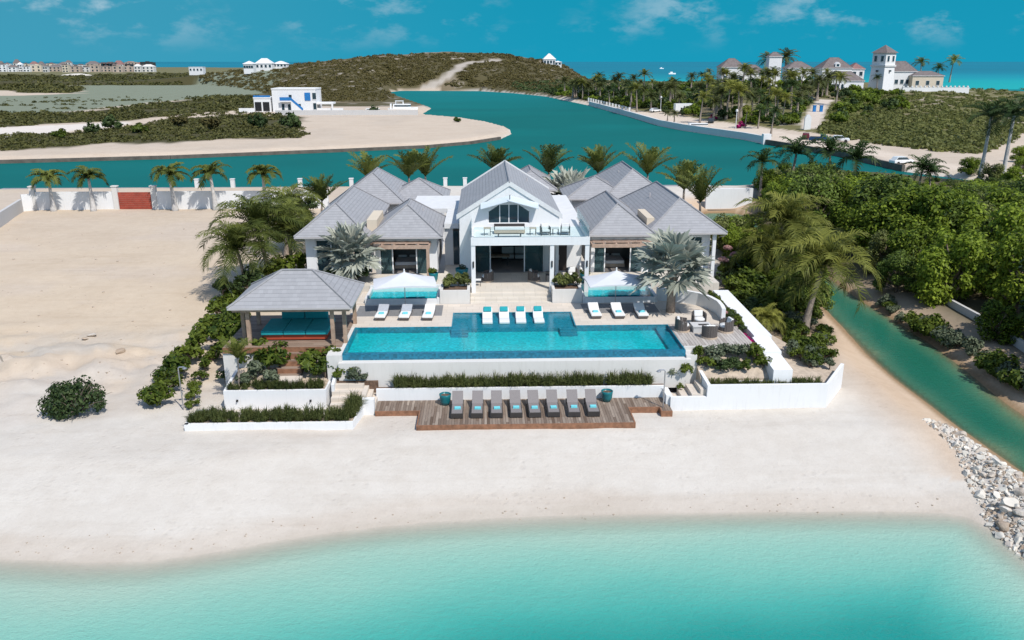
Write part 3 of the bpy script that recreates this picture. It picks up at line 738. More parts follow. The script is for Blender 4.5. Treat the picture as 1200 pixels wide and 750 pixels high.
# ------------------------------------------------------------------ swimming pool
sp = empty('swimming_pool', (1.75, 48.8, T), 0, 'long turquoise swimming pool with shallow loungers ledge behind', 'pool')
def at_parent(b, off):
    b.v = [(v[0]-off[0], v[1]-off[1], v[2]-off[2]) for v in b.v]; return b
def child(b, name, m, root, smooth=False, bevel=0):
    at_parent(b, root.location); return b.build(name, m, root, smooth, bevel)
b = MB(); D = 0.40
b.add([(PX0, PY0+.3, T-D), (PX1, PY0+.3, T-D), (PX1, PY1, T-D), (PX0, PY1, T-D)], [(0, 1, 2, 3)])
child(b, 'pool_floor', M['pooltile'], sp)
b = MB()
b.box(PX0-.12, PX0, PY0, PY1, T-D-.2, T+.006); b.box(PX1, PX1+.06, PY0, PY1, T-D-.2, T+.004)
b.box(PX0, LX0, PY1-.07, PY1-.004, T-D-.2, T-.004); b.box(LX1, PX1, PY1-.07, PY1-.004, T-D-.2, T-.004); b.box(LX0, LX1, PY1-.07, PY1-.004, T-D-.2, T-.15); b.box(PX1-.75, PX1-.002, PY0+.31, PY1-.08, T-D-.2, T-.2)  # last box: dark-tiled bench added to stand for the shaded right end wall
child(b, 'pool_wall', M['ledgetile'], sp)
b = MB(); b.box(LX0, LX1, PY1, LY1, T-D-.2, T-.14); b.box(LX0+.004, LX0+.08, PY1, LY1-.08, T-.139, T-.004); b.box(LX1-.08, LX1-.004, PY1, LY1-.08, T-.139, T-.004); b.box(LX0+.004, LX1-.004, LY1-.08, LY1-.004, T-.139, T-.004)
child(b, 'sun_ledge', M['ledgetile'], sp)
for x0 in (LX0, LX1-1.1):
    b = MB()
    for k in range(3): b.box(x0, x0+1.1, PY1-.08-.35*(k+1), PY1-.08-.35*k, T-D, T-.15-.07*k)
    child(b, 'pool_steps', M['ledgetile'], sp)
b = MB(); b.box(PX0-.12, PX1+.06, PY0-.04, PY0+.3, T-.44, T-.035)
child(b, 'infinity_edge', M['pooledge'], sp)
b = MB(); b.add([(PX0, PY0+.25, T-.03), (PX1, PY0+.25, T-.03), (PX1, PY1, T-.03), (LX1-.08, PY1, T-.03), (LX1-.08, LY1-.08, T-.03), (LX0+.08, LY1-.08, T-.03), (LX0+.08, PY1, T-.03), (PX0, PY1, T-.03)], [tuple(range(8))])
child(b, 'water', M['poolwater'], sp)
b = MB(); b.box(PX0-.3, PX1+.3, 45.75, PY0-.04, 1.6, T-.42); b.box(PX0-1.0, PX0-.12, 46.0, PY1, 1.6, T-.004); b.box(PX1+.06, 12.6, 46.0, 47.1, 1.6, T-.25)
tag(b.build('retaining_wall', M['white2']), 'long weathered white wall below the pool infinity edge', 'retaining wall')

def plunge(x0, x1, lab, end_left):
    z = T+.43; y0, y1 = 56.6, 59.5
    r = empty('plunge_pool', ((x0+x1)/2, y0, T), 0, lab, 'plunge pool')
    b = MB(); b.box(x0, x1, y0+.05, y1, T-.4, T-.3); child(b, 'pool_floor', M['plungetile'], r)
    b = MB(); b.box(x0, x1, y0+1.5, y1-.01, T-.29, z-.3); child(b, 'bench', M['plungetile'], r)
    b = MB(); b.box(x0-.02, x1+.02, y0-.05, y0+.14, T-.5, z-.05); child(b, 'front_wall', M['white'], r)
    b = MB(); b.box(x0, x1, y0+.145, y0+.18, T-.4, z-.03); child(b, 'tile_band', M['pooledge'], r)
    b = MB(); b.add([(x0, y0+.1, z-.03), (x1, y0+.1, z-.03), (x1, y1, z-.03), (x0, y1, z-.03)], [(0, 1, 2, 3)]); child(b, 'water', M['poolwater'], r)
    b = MB(); b.box(x0-.22, x0-.021, y0-.05, y1, T-.5, z+.03); b.box(x1+.021, x1+.22, y0-.05, y1, T-.5, z+.03); b.box(x0-.22, x1+.22, y1+.002, y1+.3, T-.5, FL+.006); child(b, 'rim', M['cap'], r)
plunge(-8.35, -3.5, 'raised plunge pool beside the pavilion, behind the shaded loungers', True)
plunge(7.15, 12.1, 'raised plunge pool behind three white loungers near the silver palm', False)
b = MB(); b.box(-9.2, -8.6, 56.56, 59.6, 1.5, T+.1); struct('service_paving', b, M['terrace'])

# entrance planters that flank the main stairs
def soilbox(name, x0, x1, y0, y1, z0, z1, lab, wall='white2', soil='soil', thick=.2):
    r = empty(name, ((x0+x1)/2, (y0+y1)/2, z0), 0, lab, 'planter')
    b = MB(); b.box(x0, x1, y0, y0+thick, z0, z1); b.box(x0, x1, y1-thick, y1, z0, z1); b.box(x0, x0+thick, y0+thick, y1-thick, z0, z1); b.box(x1-thick, x1, y0+thick, y1-thick, z0, z1)
    child(b, 'planter_wall', M[wall], r)
    b = MB(); b.box(x0+thick, x1-thick, y0+thick, y1-thick, z0, z1-.12); child(b, 'planting_soil', M[soil], r)
    return r
soilbox('planter', -3.25, -1.12, 56.6, 58.55, 2.5, 4.78, 'white stone planter on the left flank of the main stairs')
soilbox('planter', 4.77, 6.9, 56.6, 58.55, 2.5, 4.78, 'white stone planter on the right flank of the main stairs')

# ------------------------------------------------------------------ villa
V = empty('villa', (1.85, 70, FL), 0, 'large white beach villa with grey shingle roofs and glass balcony', 'villa')
def vp(b, name, m, smooth=False): return child(b, name, M[m], V, smooth)
def hip(b, x0, x1, y0, y1, ze, zr, th=.14, fall=None):
    hx, hy = (x1-x0)/2, (y1-y0)/2
    if hx <= hy: r0, r1 = ((x0+x1)/2, y0+hx), ((x0+x1)/2, y1-hx)
    else: r0, r1 = (x0+hy, (y0+y1)/2), (x1-hy, (y0+y1)/2)
    A = [(x0, y0, ze), (x1, y0, ze), (x1, y1, ze), (x0, y1, ze)]; Bm = [(p[0], p[1], ze-th) for p in A]
    Rr = [(r0[0], r0[1], zr), (r1[0], r1[1], zr)]
    vs = A+Bm+Rr
    if hx <= hy: fs = [(0, 1, 8), (1, 2, 9, 8), (2, 3, 9), (3, 0, 8, 9)]
    else: fs = [(0, 1, 9, 8), (1, 2, 9), (2, 3, 8, 9), (3, 0, 8)]
    if abs(hx-hy) < 1e-6: fs = [(0, 1, 8), (1, 2, 8), (2, 3, 8), (3, 0, 8)]; vs = A+Bm+[Rr[0], Rr[0]]
    b.add(vs, fs)
    b.mi = 1; b.add([*A, *Bm], [(0, 4, 5, 1), (1, 5, 6, 2), (2, 6, 7, 3), (3, 7, 4, 0), (4, 7, 6, 5)]); b.mi = 0
    # ridge and hip caps
    b.mi = 2
    segs = [(A[0], Rr[0]), (A[1], Rr[0] if hx <= hy else Rr[1]), (A[2], Rr[1]), (A[3], Rr[1] if hx <= hy else Rr[0]), (Rr[0], Rr[1])]
    for a, c in segs:
        if (Vector(a)-Vector(c)).length > .3: b.tube([Vector(a)+Vector((0, 0, .03)), Vector(c)+Vector((0, 0, .03))], .065, 6)
    b.mi = 0
    return b
ROOFM = [M['roof'], M['fascia'], M['ridge']]
def hip_part(x0, x1, y0, y1, ze, zr):
    b = hip(MB(), x0, x1, y0, y1, ze, zr); at_parent(b, V.location); return b.build('hip_roof', ROOFM, V)
# left wing
hip_part(-14.60, -8.92, 62.5, 77.4, 7.50, 9.64)
hip_part(-8.90, -3.30, 62.2, 70.6, 7.512, 9.55)
hip_part(-14.2, -7.6, 78.2, 88.6, 7.524, 9.95)
hip_part(-9.55, -3.55, 80.2, 86.2, 7.50, 9.15)
# right wing
hip_part(12.68, 19.0, 63.15, 79.0, 7.50, 9.72)
hip_part(7.95, 13.25, 62.45, 74.4, 7.512, 9.50)
hip_part(11.6, 18.3, 80.0, 93.4, 7.524, 9.95)
hip_part(7.9, 14.4, 80.1, 86.9, 7.50, 9.25)
# rear gate house
hip_part(2.4, 7.8, 88.0, 98.0, 7.2, 8.95)
def walls(rects, name='wall', m='white'):
    b = MB()
    for r in rects: b.box(*r)
    return vp(b, name, m)
# left wing body: piers, header and side walls around the glazing
walls([(-14.0, -13.2, 63.6, 63.9, FL, 7.36), (-14.0, -13.75, 63.9, 76.6, FL, 7.36), (-9.75, -8.95, 63.6, 63.9, FL, 7.36), (-13.2, -9.75, 63.62, 63.88, 7.05, 7.36), (-13.75, -9, 76.4, 76.6, FL, 7.36)])
walls([(-8.55, -8.2, 63.1, 63.4, FL, 7.36), (-4.35, -3.75, 63.1, 63.4, FL, 7.36), (-8.2, -4.35, 63.12, 63.38, 6.95, 7.36), (-3.99, -3.75, 63.4, 70.2, FL, 7.36)])
walls([(-13.5, -4.3, 79.5, 87, 2.0, 7.36)])
walls([(-9.3, -8.5, 64.6, 69.0, 7.2, 8.40)], 'curved_parapet', 'cream')
# right wing body
walls([(12.95, 13.35, 64.2, 64.5, FL, 7.36), (17.35, 17.95, 64.2, 64.5, FL, 7.36), (13.35, 17.35, 64.22, 64.48, 7.0, 7.36), (17.65, 17.95, 64.5, 78, FL, 7.36), (13, 17.6, 77.6, 77.8, FL, 7.36)])
walls([(8.3, 8.55, 63.1, 63.4, FL, 7.36), (12.35, 12.95, 63.1, 63.4, FL, 7.36), (8.55, 12.35, 63.12, 63.38, 6.95, 7.36), (8.3, 8.55, 63.4, 73.8, FL, 7.36)])
walls([(8.6, 17.5, 81, 92.5, 2.0, 7.36)]); walls([(3.2, 7.0, 89, 97, 2.0, 7.08)])
walls([(13.0, 13.6, 65.2, 69.4, 7.2, 8.32)], 'curved_parapet', 'cream')
b = MB(); b.box(18.0, 18.26, 63.5, 63.76, 1.2, 7.36); vp(b, 'porch_column', 'white')
# rooms behind the bedroom glazing
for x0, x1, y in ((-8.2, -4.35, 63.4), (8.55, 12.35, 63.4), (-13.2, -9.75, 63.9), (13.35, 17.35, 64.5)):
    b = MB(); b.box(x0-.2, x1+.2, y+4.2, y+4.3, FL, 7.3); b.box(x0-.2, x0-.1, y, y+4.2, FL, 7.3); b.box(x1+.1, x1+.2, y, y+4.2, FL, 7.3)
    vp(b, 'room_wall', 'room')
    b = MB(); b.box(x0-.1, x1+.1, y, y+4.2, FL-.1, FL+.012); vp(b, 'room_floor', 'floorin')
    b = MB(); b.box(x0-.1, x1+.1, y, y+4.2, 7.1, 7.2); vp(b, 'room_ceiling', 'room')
def glazing(x0, x1, y, z0, z1, panes, openp=(), name='sliding_door'):
    n = len(panes); tot = sum(panes); x = x0
    b = MB(); fw = .09
    xs = [x0]
    for w in panes: x += (x1-x0)*w/tot; xs.append(x)
    for k, xx in enumerate(xs): b.box(max(xx-fw/2, x0), min(xx+fw/2, x1), y-.05, y+.05, z0, z1)
    b.box(x0+fw/2, x1-fw/2, y-.045, y+.045, z1-.08, z1-.002)
    fr = vp(b, name, 'alu')
    for k in range(n):
        if k in openp: continue
        b = MB(); b.box(xs[k]+fw/2, xs[k+1]-fw/2, y-.012, y+.012, z0+.02, z1-.08)
        at_parent(b, V.location); b.build('pane', M['winglass'], fr)
    return fr
glazing(-8.2, -4.35, 63.2, FL+.012, 6.95, (1.25, 2.4, 1.3), (1,))
glazing(8.55, 12.35, 63.2, FL+.012, 6.95, (1, 2.4, 1.1), (1,))
glazing(-13.2, -9.75, 63.72, FL+.012, 7.05, (1, 1, 1))
glazing(13.35, 17.35, 64.35, FL+.012, 7.0, (1.1, 1.7, .2, 1))
# curtains by the bedroom doors
for x0, x1 in ((-8.1, -7.2), (-5.3, -4.45), (8.65, 9.4), (11.5, 12.25), (14.9, 15.5), (16.3, 17.2)):
    b = MB(); yv = 63.75 if x0 < 13 else 64.8; n = 14
    for k in range(n):
        xa, xb = x0+(x1-x0)*k/n, x0+(x1-x0)*(k+1)/n; ya, yb_ = yv+(.06 if k % 2 else -.06), yv+(-.06 if k % 2 else .06)
        b.add([(xa, ya, FL+.05), (xb, yb_, FL+.05), (xb, yb_, 7.0), (xa, ya, 7.0)], [(0, 1, 2, 3)])
    vp(b, 'curtain', 'greywall')
# timber sun louvres under the two inner eaves
for x0, x1 in ((-8.75, -4.2), (8.15, 12.9)):
    b = MB(); b.box(x0, x1, 61.55, 61.68, 6.72, 7.0); b.box(x0, x0+.12, 61.68, 63.1, 6.75, 6.98); b.box(x1-.12, x1, 61.68, 63.1, 6.75, 6.98)
    n = 5
    for k in range(1, n): xx = x0+(x1-x0)*k/n; b.box(xx-.06, xx+.06, 61.68, 63.1, 6.78, 7.02)
    for k in range(3): b.box(x0+.12, x1-.12, 61.9+.4*k, 62.05+.4*k, 7.03, 7.07)
    pg = vp(b, 'pergola', 'pergola')
    b = MB(); b.box(x1-.28, x1-.05, 61.52, 61.72, FL-.1, 6.72); at_parent(b, V.location); b.build('pergola_post', M['pergola'], pg)
# main pavilion of the house
GX0, GX1, GY, EZ, AZ = -2.05, 5.78, 62.0, 9.28, 11.66; GXC = (GX0+GX1)/2
b = MB()
gab = [(GX0+.12, 8.02), (GX1-.12, 8.02), (GX1-.12, EZ-.08), (GXC, AZ-.14), (GX0+.12, EZ-.08)]
wl, wr, wz0, ws, wt = .23, 3.42, 8.55, 9.42, 9.98
wp = [(wl, wz0), (wr, wz0), (wr, ws), (wr-.85, wt), (wl+.85, wt), (wl, ws)]
def ring_face(b, outer, inner, y0, y1):
    # wall panel with an opening, as strips between the outer outline and the window outline
    def at(p): return p
    parts = [[outer[0], (wl, outer[0][1]), (wl, ws), outer[4]], [(wr, outer[0][1]), outer[1], outer[2], (wr, ws)],
             [(wl, outer[0][1]), (wr, outer[0][1]), (wr, wz0), (wl, wz0)], [outer[4], (wl, ws), (wl+.85, wt), (wr-.85, wt), (wr, ws), outer[2], outer[3]]]
    for q in parts: b.extr_y(q, y0, y1)
ring_face(b, gab, wp, GY, GY+.25)
b.box(GX0+.1, -.98, GY+.002, GY+.26, FL-2, 8.02); b.box(GX0+.1, GX0+.35, GY+.26, 75.2, FL-2, EZ); b.box(GX1-.35, GX1-.1, GY+.26, 75.2, FL-2, EZ)
b.box(GX0+.35, GX1-.35, 75.0, 75.2, FL-2, EZ)
vp(b, 'gable_wall', 'white')
b = MB(); y0, y1 = GY-.03, 75.6
def slopes(b, d):
    for sgn in (-1, 1):
        xe = GX0-.06 if sgn < 0 else GX1+.06
        prof = [(xe, EZ-.1), (GXC, AZ+.02), (GXC, AZ-.14), (xe, EZ-.26)]
        if sgn > 0: prof = prof[::-1]
        b.extr_y(prof, y0, y1)
slopes(b, 0); at_parent(b, V.location); b.build('gable_roof', [M['roof']], V)
for ya, yb_ in ((GY-.09, GY-.028), (75.55, 75.85)):
    b = MB()
    for sgn in (-1, 1):
        xe = GX0-.10 if sgn < 0 else GX1+.10
        prof = [(xe, EZ-.02), (GXC, AZ+.12), (GXC, AZ-.25), (xe, EZ-.40)]
        if sgn > 0: prof = prof[::-1]
        b.extr_y(prof, ya, yb_)
    vp(b, 'bargeboard', 'cap')
b = MB(); b.tube([(GXC, GY-.1, AZ+.04), (GXC, 75.55, AZ+.04)], .07, 6); vp(b, 'ridge_cap', 'ridge')
for vx, vy, vz in ((-13.2, 70, 8.65), (-5.0, 67.0, 8.55), (14.6, 72.5, 8.9), (17.2, 68.0, 8.6), (3.6, 70.5, 10.5), (-10.3, 84.0, 9.3), (14.0, 86.5, 9.1)):
    b = MB(); b.tube([(vx, vy, vz-.3), (vx, vy, vz+.35)], .055, 8); vp(b, 'vent_pipe', 'fascia')
for vx, vy in ((-14.62, 62.7), (-3.27, 62.5), (19.02, 63.4), (7.9, 62.7)):
    b = MB(); b.tube([(vx, vy, 7.36), (vx, vy+.5, 7.1), (vx*.985, vy+1.0, 6.9)], .04, 6); vp(b, 'rain_pipe', 'fascia')
# upper window with four panes
b = MB(); fw = .06
for x in (wl+.03, wl+.9, (wl+wr)/2, wr-.9, wr-.03):
    zt = wt if wl+.8 < x < wr-.8 else ws
    b.box(x-.035, x+.035, GY+.06, GY+.16, wz0, zt)
b.box(wl, wr, GY+.065, GY+.155, wz0, wz0+.06)
win = vp(b, 'upper_window', 'alu')
b = MB(); b.extr_y(wp, GY+.1, GY+.12); at_parent(b, V.location); b.build('pane', M['darkglass'], win)
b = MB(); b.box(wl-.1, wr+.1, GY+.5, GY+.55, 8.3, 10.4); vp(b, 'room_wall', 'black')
# folded canopy over the window
b = MB(); zc = 10.42
for sgn in (-1, 1):
    xe = GXC+sgn*2.18
    q = [(xe, GY-.75, zc-.62), (GXC, GY-.75, zc-.02), (GXC, GY-.095, zc+.30), (xe, GY-.095, zc-.30)]
    lo = [(p_[0], p_[1], p_[2]-.045) for p_ in q]
    b.add(q+lo, [(0, 1, 2, 3), (7, 6, 5, 4), (0, 4, 5, 1), (1, 5, 6, 2), (2, 6, 7, 3), (3, 7, 4, 0)])
vp(b, 'window_canopy', 'canopyglass')
b = MB(); b.tube([(GXC, GY-.9, zc+.1), (GXC, GY-.9, zc+.45)], .03, 6); vp(b, 'finial', 'black')
# balcony: slab, columns, glass railing
BX0, BX1, BY = -1.02, 7.52, 58.0
b = MB(); b.box(BX0, BX1, BY, 63.6, 7.80, 8.02); b.box(BX0, BX1, BY-.02, BY+.2, 7.72, 8.30); b.box(BX0, BX0+.2, BY+.2, 62.0, 7.74, 8.28); b.box(BX1-.2, BX1, BY+.2, 63.6, 7.74, 8.28)
vp(b, 'balcony', 'white')
for x in (BX0+.16, 4.82, BX1-.16):
    b = MB(); b.box(x-.15, x+.15, BY+.03, BY+.33, FL-1.8, 7.8); vp(b, 'column', 'white')
    b = MB(); b.box(x-.05, x+.05, BY-.05, BY+.028, 6.1, 6.55); vp(b, 'wall_light', 'black')
rl = MB(); rl.box(BX0+.22, BX1-.22, BY+.05, BY+.064, 8.30, 9.05); o = vp(rl, 'railing', 'railglass')
rl = MB(); rl.box(BX0+.05, BX0+.064, BY+.06, 61.9, 8.28, 9.05); vp(rl, 'railing', 'railglass')
rl = MB(); rl.box(BX1-.064, BX1-.05, BY+.06, 66.0, 8.28, 9.05); vp(rl, 'railing', 'railglass')
b = MB(); b.box(GX1, BX1, 63.6, 68.0, 7.6, 8.0); vp(b, 'roof_deck', 'cap')
# ground floor living room behind the columns
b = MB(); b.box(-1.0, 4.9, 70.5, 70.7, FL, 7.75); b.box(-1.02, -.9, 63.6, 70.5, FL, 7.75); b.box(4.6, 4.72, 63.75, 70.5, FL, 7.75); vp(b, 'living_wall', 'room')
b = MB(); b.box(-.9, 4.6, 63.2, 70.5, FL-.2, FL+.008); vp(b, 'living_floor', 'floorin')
glazing(-.9, 4.6, 63.5, FL+.012, 7.72, (1.15, 2.4, 1.35), (1,))
b = MB(); b.box(4.62, 5.7, 63.6, 63.75, FL, 7.79); b.box(6.45, 7.6, 63.6, 63.75, FL, 7.79); b.box(5.7, 6.45, 63.6, 63.75, 6.9, 7.79); b.box(7.4, 7.55, 58.4, 63.6, FL, 4.9); vp(b, 'entry_wall', 'white')
b = MB(); b.box(5.7, 6.45, 63.66, 63.72, FL+.01, 6.9); dd = vp(b, 'front_door', 'darkdoor')
b = MB(); b.box(5.8, 5.84, 63.58, 63.66, 5.3, 5.7); at_parent(b, V.location); b.build('handle', M['metal'], dd)
# flat roofed links
b = MB(); b.box(5.9, 7.9, 67.9, 80, 7.5, 7.9); vp(b, 'flat_roof', 'cap')
b = MB(); b.box(-3.28, -2.12, 65.8, 79, 7.45, 7.85); b.box(-6.5, -2.12, 72.5, 79.8, 7.55, 7.93); b.box(-3.28, -2.6, 66.0, 66.25, FL, 7.45); b.box(-3.28, -2.12, 70.4, 70.6, FL, 7.45); vp(b, 'flat_roof', 'cap')
for q_ in ((-2.58, -2.12, 66.05, 66.15, FL, 7.2), (5.9, 6.6, 72, 72.1, FL, 7.4), (6.9, 7.7, 72, 72.1, FL, 7.4)):
    b = MB(); b.box(*q_); vp(b, 'link_window', 'darkglass')
b = MB(); b.box(-3.25, -2.1, 59.6, 66, FL-.5, FL+.01); vp(b, 'side_path', 'terrace2')

# ------------------------------------------------------------------ pavilion by the pool
P = empty('pavilion', (-11.8, 50.8, T), 0, 'open timber cabana with grey hipped roof over a teal daybed', 'pavilion')
b = hip(MB(), -15.35, -7.98, 47.4, 52.9, 6.32, 7.95, .12); at_parent(b, P.location); b.build('roof', ROOFM, P)
for x, y in ((-14.35, 48.0), (-9.30, 48.0), (-8.62, 48.3), (-15.0, 49.2), (-8.62, 52.2), (-14.9, 52.2)):
    b = MB(); b.box(x-.11, x+.11, y-.11, y+.11, T, 6.2); child(b, 'post', M['post'], P)
b = MB(); b.box(-15.15, -8.18, 47.6, 47.78, 6.02, 6.19); b.box(-15.15, -8.18, 52.5, 52.68, 6.02, 6.19); b.box(-15.15, -14.97, 47.79, 52.49, 6.02, 6.19); b.box(-8.36, -8.18, 47.79, 52.49, 6.02, 6.19)
child(b, 'beam', M['post'], P)
b = MB(); b.box(-15.9, -8.75, 47.5, 47.545, T-.34, T+.016); tag(b.build('deck_fascia', M['deckedge']), kind='structure')
b = MB(); b.box(-15.95, -9.4, 47.6, 54.0, 1.2, T-.31); tag(b.build('retaining_wall', M['white2']), 'white base wall under the pavilion deck, behind the shrubs', 'retaining wall')
# daybed
dbx = empty('daybed', (-11.75, 49.7, T+.012), 0, 'wide teal upholstered daybed on dark red timber base in the cabana', 'daybed')
b = MB(); b.box(-13.75, -9.85, 48.75, 51.2, T+.1, T+.42); child(b, 'base', M['redwood'], dbx)
for k in range(3):
    x0 = -13.85+k*1.37
    b = MB(); b.box(x0+.01, x0+1.36, 48.6, 51.3, T+.425, T+.70); child(b, 'mattress', M['teal'], dbx, bevel=.05)
for k in range(2):
    b = MB(); b.cbox(-12.4+k*1.5, 51.35, T+.98, 1.45, .35, .62, 0, -.2); child(b, 'back_cushion', M['teal'], dbx, bevel=.06)

# ------------------------------------------------------------------ walls and planters towards the beach
def wallseg(pts, z0, z1, thick, label, m='white', name='garden_wall', cat='garden wall', tops=None):
    b = MB(); pts = [Vector(p_) for p_ in pts]; n = len(pts)
    nr = []
    for k in range(n):
        d = (pts[min(k+1, n-1)]-pts[max(k-1, 0)]).normalized(); nr.append(Vector((-d.y, d.x)))
    for k in range(n-1):
        za, zb = (tops[k], tops[k+1]) if tops else (z1, z1)
        a, c = pts[k], pts[k+1]
        b.prism([a[:], c[:], (c+nr[k+1]*thick)[:], (a+nr[k]*thick)[:]], z0, [za, zb, zb, za])
    return tag(b.build(name, M[m]), label, cat)
# strip behind the beach deck
wallseg([(-6.45, 45.0), (10.55, 45.0)], .6, 2.02, .18, 'white wall behind the eight loungers on the beach deck')
b = MB(); b.box(-6.4, 10.6, 45.19, 45.75, .6, 1.86); struct('grass_bed', b, M['soil'])
# beach deck
b = MB(); DZ = 1.30
b.box(-3.78, 8.12, 41.5, 45.0, DZ-.08, DZ); b.box(-6.35, -3.78, 43.5, 45.0, DZ-.08, DZ-.001); b.box(8.12, 10.5, 43.6, 45.0, DZ-.08, DZ-.001); b.box(10.0, 10.58, 43.0, 43.6, DZ-.08, DZ-.001)
struct('beach_deck', b, M['deck'])
b = MB(); b.box(-3.80, 8.14, 41.42, 41.50, .7, DZ+.01); b.box(-3.86, -3.79, 41.42, 43.44, .7, DZ+.009); b.box(8.13, 8.2, 41.42, 43.52, .7, DZ+.009); b.box(-6.35, -3.80, 43.42, 43.5, .7, DZ+.008); b.box(8.14, 9.95, 43.52, 43.6, .7, DZ+.008); b.box(9.93, 10.0, 42.93, 43.52, .7, DZ+.007); b.box(10.0, 10.58, 42.93, 43.0, .7, DZ+.007)
struct('deck_edge', b, M['deckedge'])
# right hand garden wall, stair and terraces
RY = 43.75
zr_ = W(900, 451, RY)[1]; zl_ = W(800, 465.5, RY)[1]
wallseg([(10.62, RY), (12.72, RY)], .3, zl_, .2, 'low white wall in front of the right hand garden stair')
wallseg([(12.72, RY), (19.75, RY), (22.0, 46.9)], .3, zr_, .2, 'tall white garden wall at the right, bending back at its end', tops=[zr_, zr_, zr_+.05])
wallseg([(12.95, 44.0), (12.75, 46.6)], .3, 2.3, .2, 'short sloping white wall beside the right garden stair', tops=[zr_, 2.95])
b = MB()
for k in range(4): b.box(10.9+.5*k, 12.75 if k == 3 else 11.4+.5*k, 44.0, 45.6, .6, 1.35+.27*k)
struct('stone_stairs', b, M['terrace'])
b = MB(); b.box(10.4, 10.75, 43.95, 45.2, .5, 1.85); tag(b.build('stair_pier', M['white']), 'small white pier where the deck meets the right stair', 'pier')
b = MB(); b.box(12.96, 17.3, 43.95, 44.75, .6, 2.12); b.prism([(17.3, 43.95), (19.7, 43.95), (21.9, 46.9), (19.5, 55), (18.1, 58), (18.1, 44)], .6, [2.1, 2.0, 1.9, 2.2, 2.6, 2.1]); struct('grass_bed', b, M['sandsoil'])
wallseg([(12.96, 44.75), (16.75, 44.75)], .6, 2.35, .28, 'cream ledge between the grass strip and shrub bed on the right', 'white2')
b = MB(); b.prism([(12.6, 44.9), (16.8, 44.9), (16.8, 46.95), (12.6, 46.95)], .6, [2.5, 2.5, 3.38, 3.38]); b.prism([(16.36, 46.951), (16.8, 46.951), (16.8, 49.5), (16.36, 49.5)], .6, 3.4); b.prism([(16.36, 49.5), (16.78, 49), (16.78, 57.8), (16.0, 57.8), (16.36, 53)], .8, [3.4, 3.4, 3.95, 3.95, 3.7]); struct('shrub_bed', b, M['sandsoil'])
b = MB(); b.box(12.0, 16.33, 46.95, 47.09, 1.0, T-.02); tag(b.build('retaining_wall', M['white2']), 'pale wall under the front edge of the grey lounge deck', 'retaining wall')
# stepped walkway wall
wk = empty('stepped_wall', (17.4, 51, .6), 0, 'long broad white wall stepping down beside the right lounge', 'garden wall')
lv = [(58.4, 48.6, 4.15, 3.88), (48.6, 46.4, 3.78, 3.58), (46.4, 44.3, 3.40, 3.2)]
for ya, yb_, z, z2 in lv:
    xo = (58.4-ya)*-.012
    b = MB(); b.prism([(16.82+xo, yb_), (17.95+xo, yb_), (17.95+xo, ya-.002), (16.82+xo, ya-.002)], .6, [z2, z2, z, z]); child(b, 'step_block', M['white'], wk)
# curved lounge wall
cw = [(12.3, 57.0), (13.3, 56.75), (14.2, 56.3), (15.0, 55.6), (15.5, 54.7), (15.75, 53.6), (15.72, 52.6), (15.6, 51.75)]
cw2 = [tuple(Vector(cw[max(k-1, 0)]).lerp(Vector(cw[k]), f)) for k in range(1, len(cw)) for f in (0, .34, .67)]+[cw[-1]]
wallseg(cw2[::-1], T-.5, T+.92, -.26, 'curved white wall around the outdoor lounge corner')
soilbox('palm_bed', 12.15, 13.45, 53.5, 54.7, T-.2, T+.04, 'square mulch bed in the paving around the right silver palm', 'terrace', 'soil', .05)
# left hand planters
LY = G(300, 458, 2.2)[1]
zt1 = 2.2
wallseg([(-15.2, LY+4.5), (-15.15, LY), (-9.3, LY), (-9.05, LY+2.4)], .3, zt1, .2, 'upper white planter wall in front of the cabana stairs', tops=[zt1+.5, zt1, zt1, zt1+.25])
b = MB(); b.prism([(-15.0, LY+.2), (-9.35, LY+.2), (-9.3, 47.55), (-15.0, 47.55)], .4, [zt1-.15, zt1-.15, 2.55, 2.5]); struct('shrub_bed', b, M['sandsoil'])
b = MB(); b.box(-12.6, -10.9, LY+.75, 46.1, .5, 2.52); struct('stair_landing', b, M['terrace'])
wallseg([(-16.5, 41.75), (-7.35, 41.75), (-7.0, 43.7)], .3, 1.42, .2, 'low white planter wall holding the front strip of grass', tops=[1.42, 1.42, 1.62])
wallseg([(-16.55, 43.3), (-16.5, 41.75)], .3, 1.42, .2, 'short white end wall of the front grass planter')
b = MB(); b.prism([(-16.4, 41.95), (-7.45, 41.95), (-7.15, 43.7), (-8.0, 43.7), (-8.1, 43.1), (-16.4, 43.1)], .3, [1.3, 1.3, 1.5, 1.5, 1.3, 1.3]); struct('grass_bed', b, M['sandsoil'])
b = MB()
for k in range(5): b.box(-9.0, -7.2, 43.6+.42*k, 44.02+.42*k if k < 4 else 47.0, .5, 1.25+.24*k)
struct('stone_stairs', b, M['terrace'])
b = MB()
for k in range(3): b.box(-7.2+.27*k, -6.93+.27*k, 44.1, 45.6, .5, 2.05-.24*k)
struct('side_stairs', b, M['terrace'])
wallseg([(-7.1, 43.62), (-6.42, 43.62)], .3, 1.95, .4, 'small white wall between the left stair and beach deck')
b = MB(); b.box(-9.0, -6.4, 45.62, 46.0, .5, 2.3); struct('shrub_bed', b, M['soil'])
wallseg([(-8.98, 47.2), (-9.02, 44.9)], .5, 2.75, .16, 'low white wall sloping down along the left stair', tops=[3.1, 2.4])
b = MB(); b.box(-16.45, -15.7, 43.3, 43.75, .4, 1.45); tag(b.build('utility_box', M['greywall']), 'small grey concrete box behind the left end of grass', 'utility box')

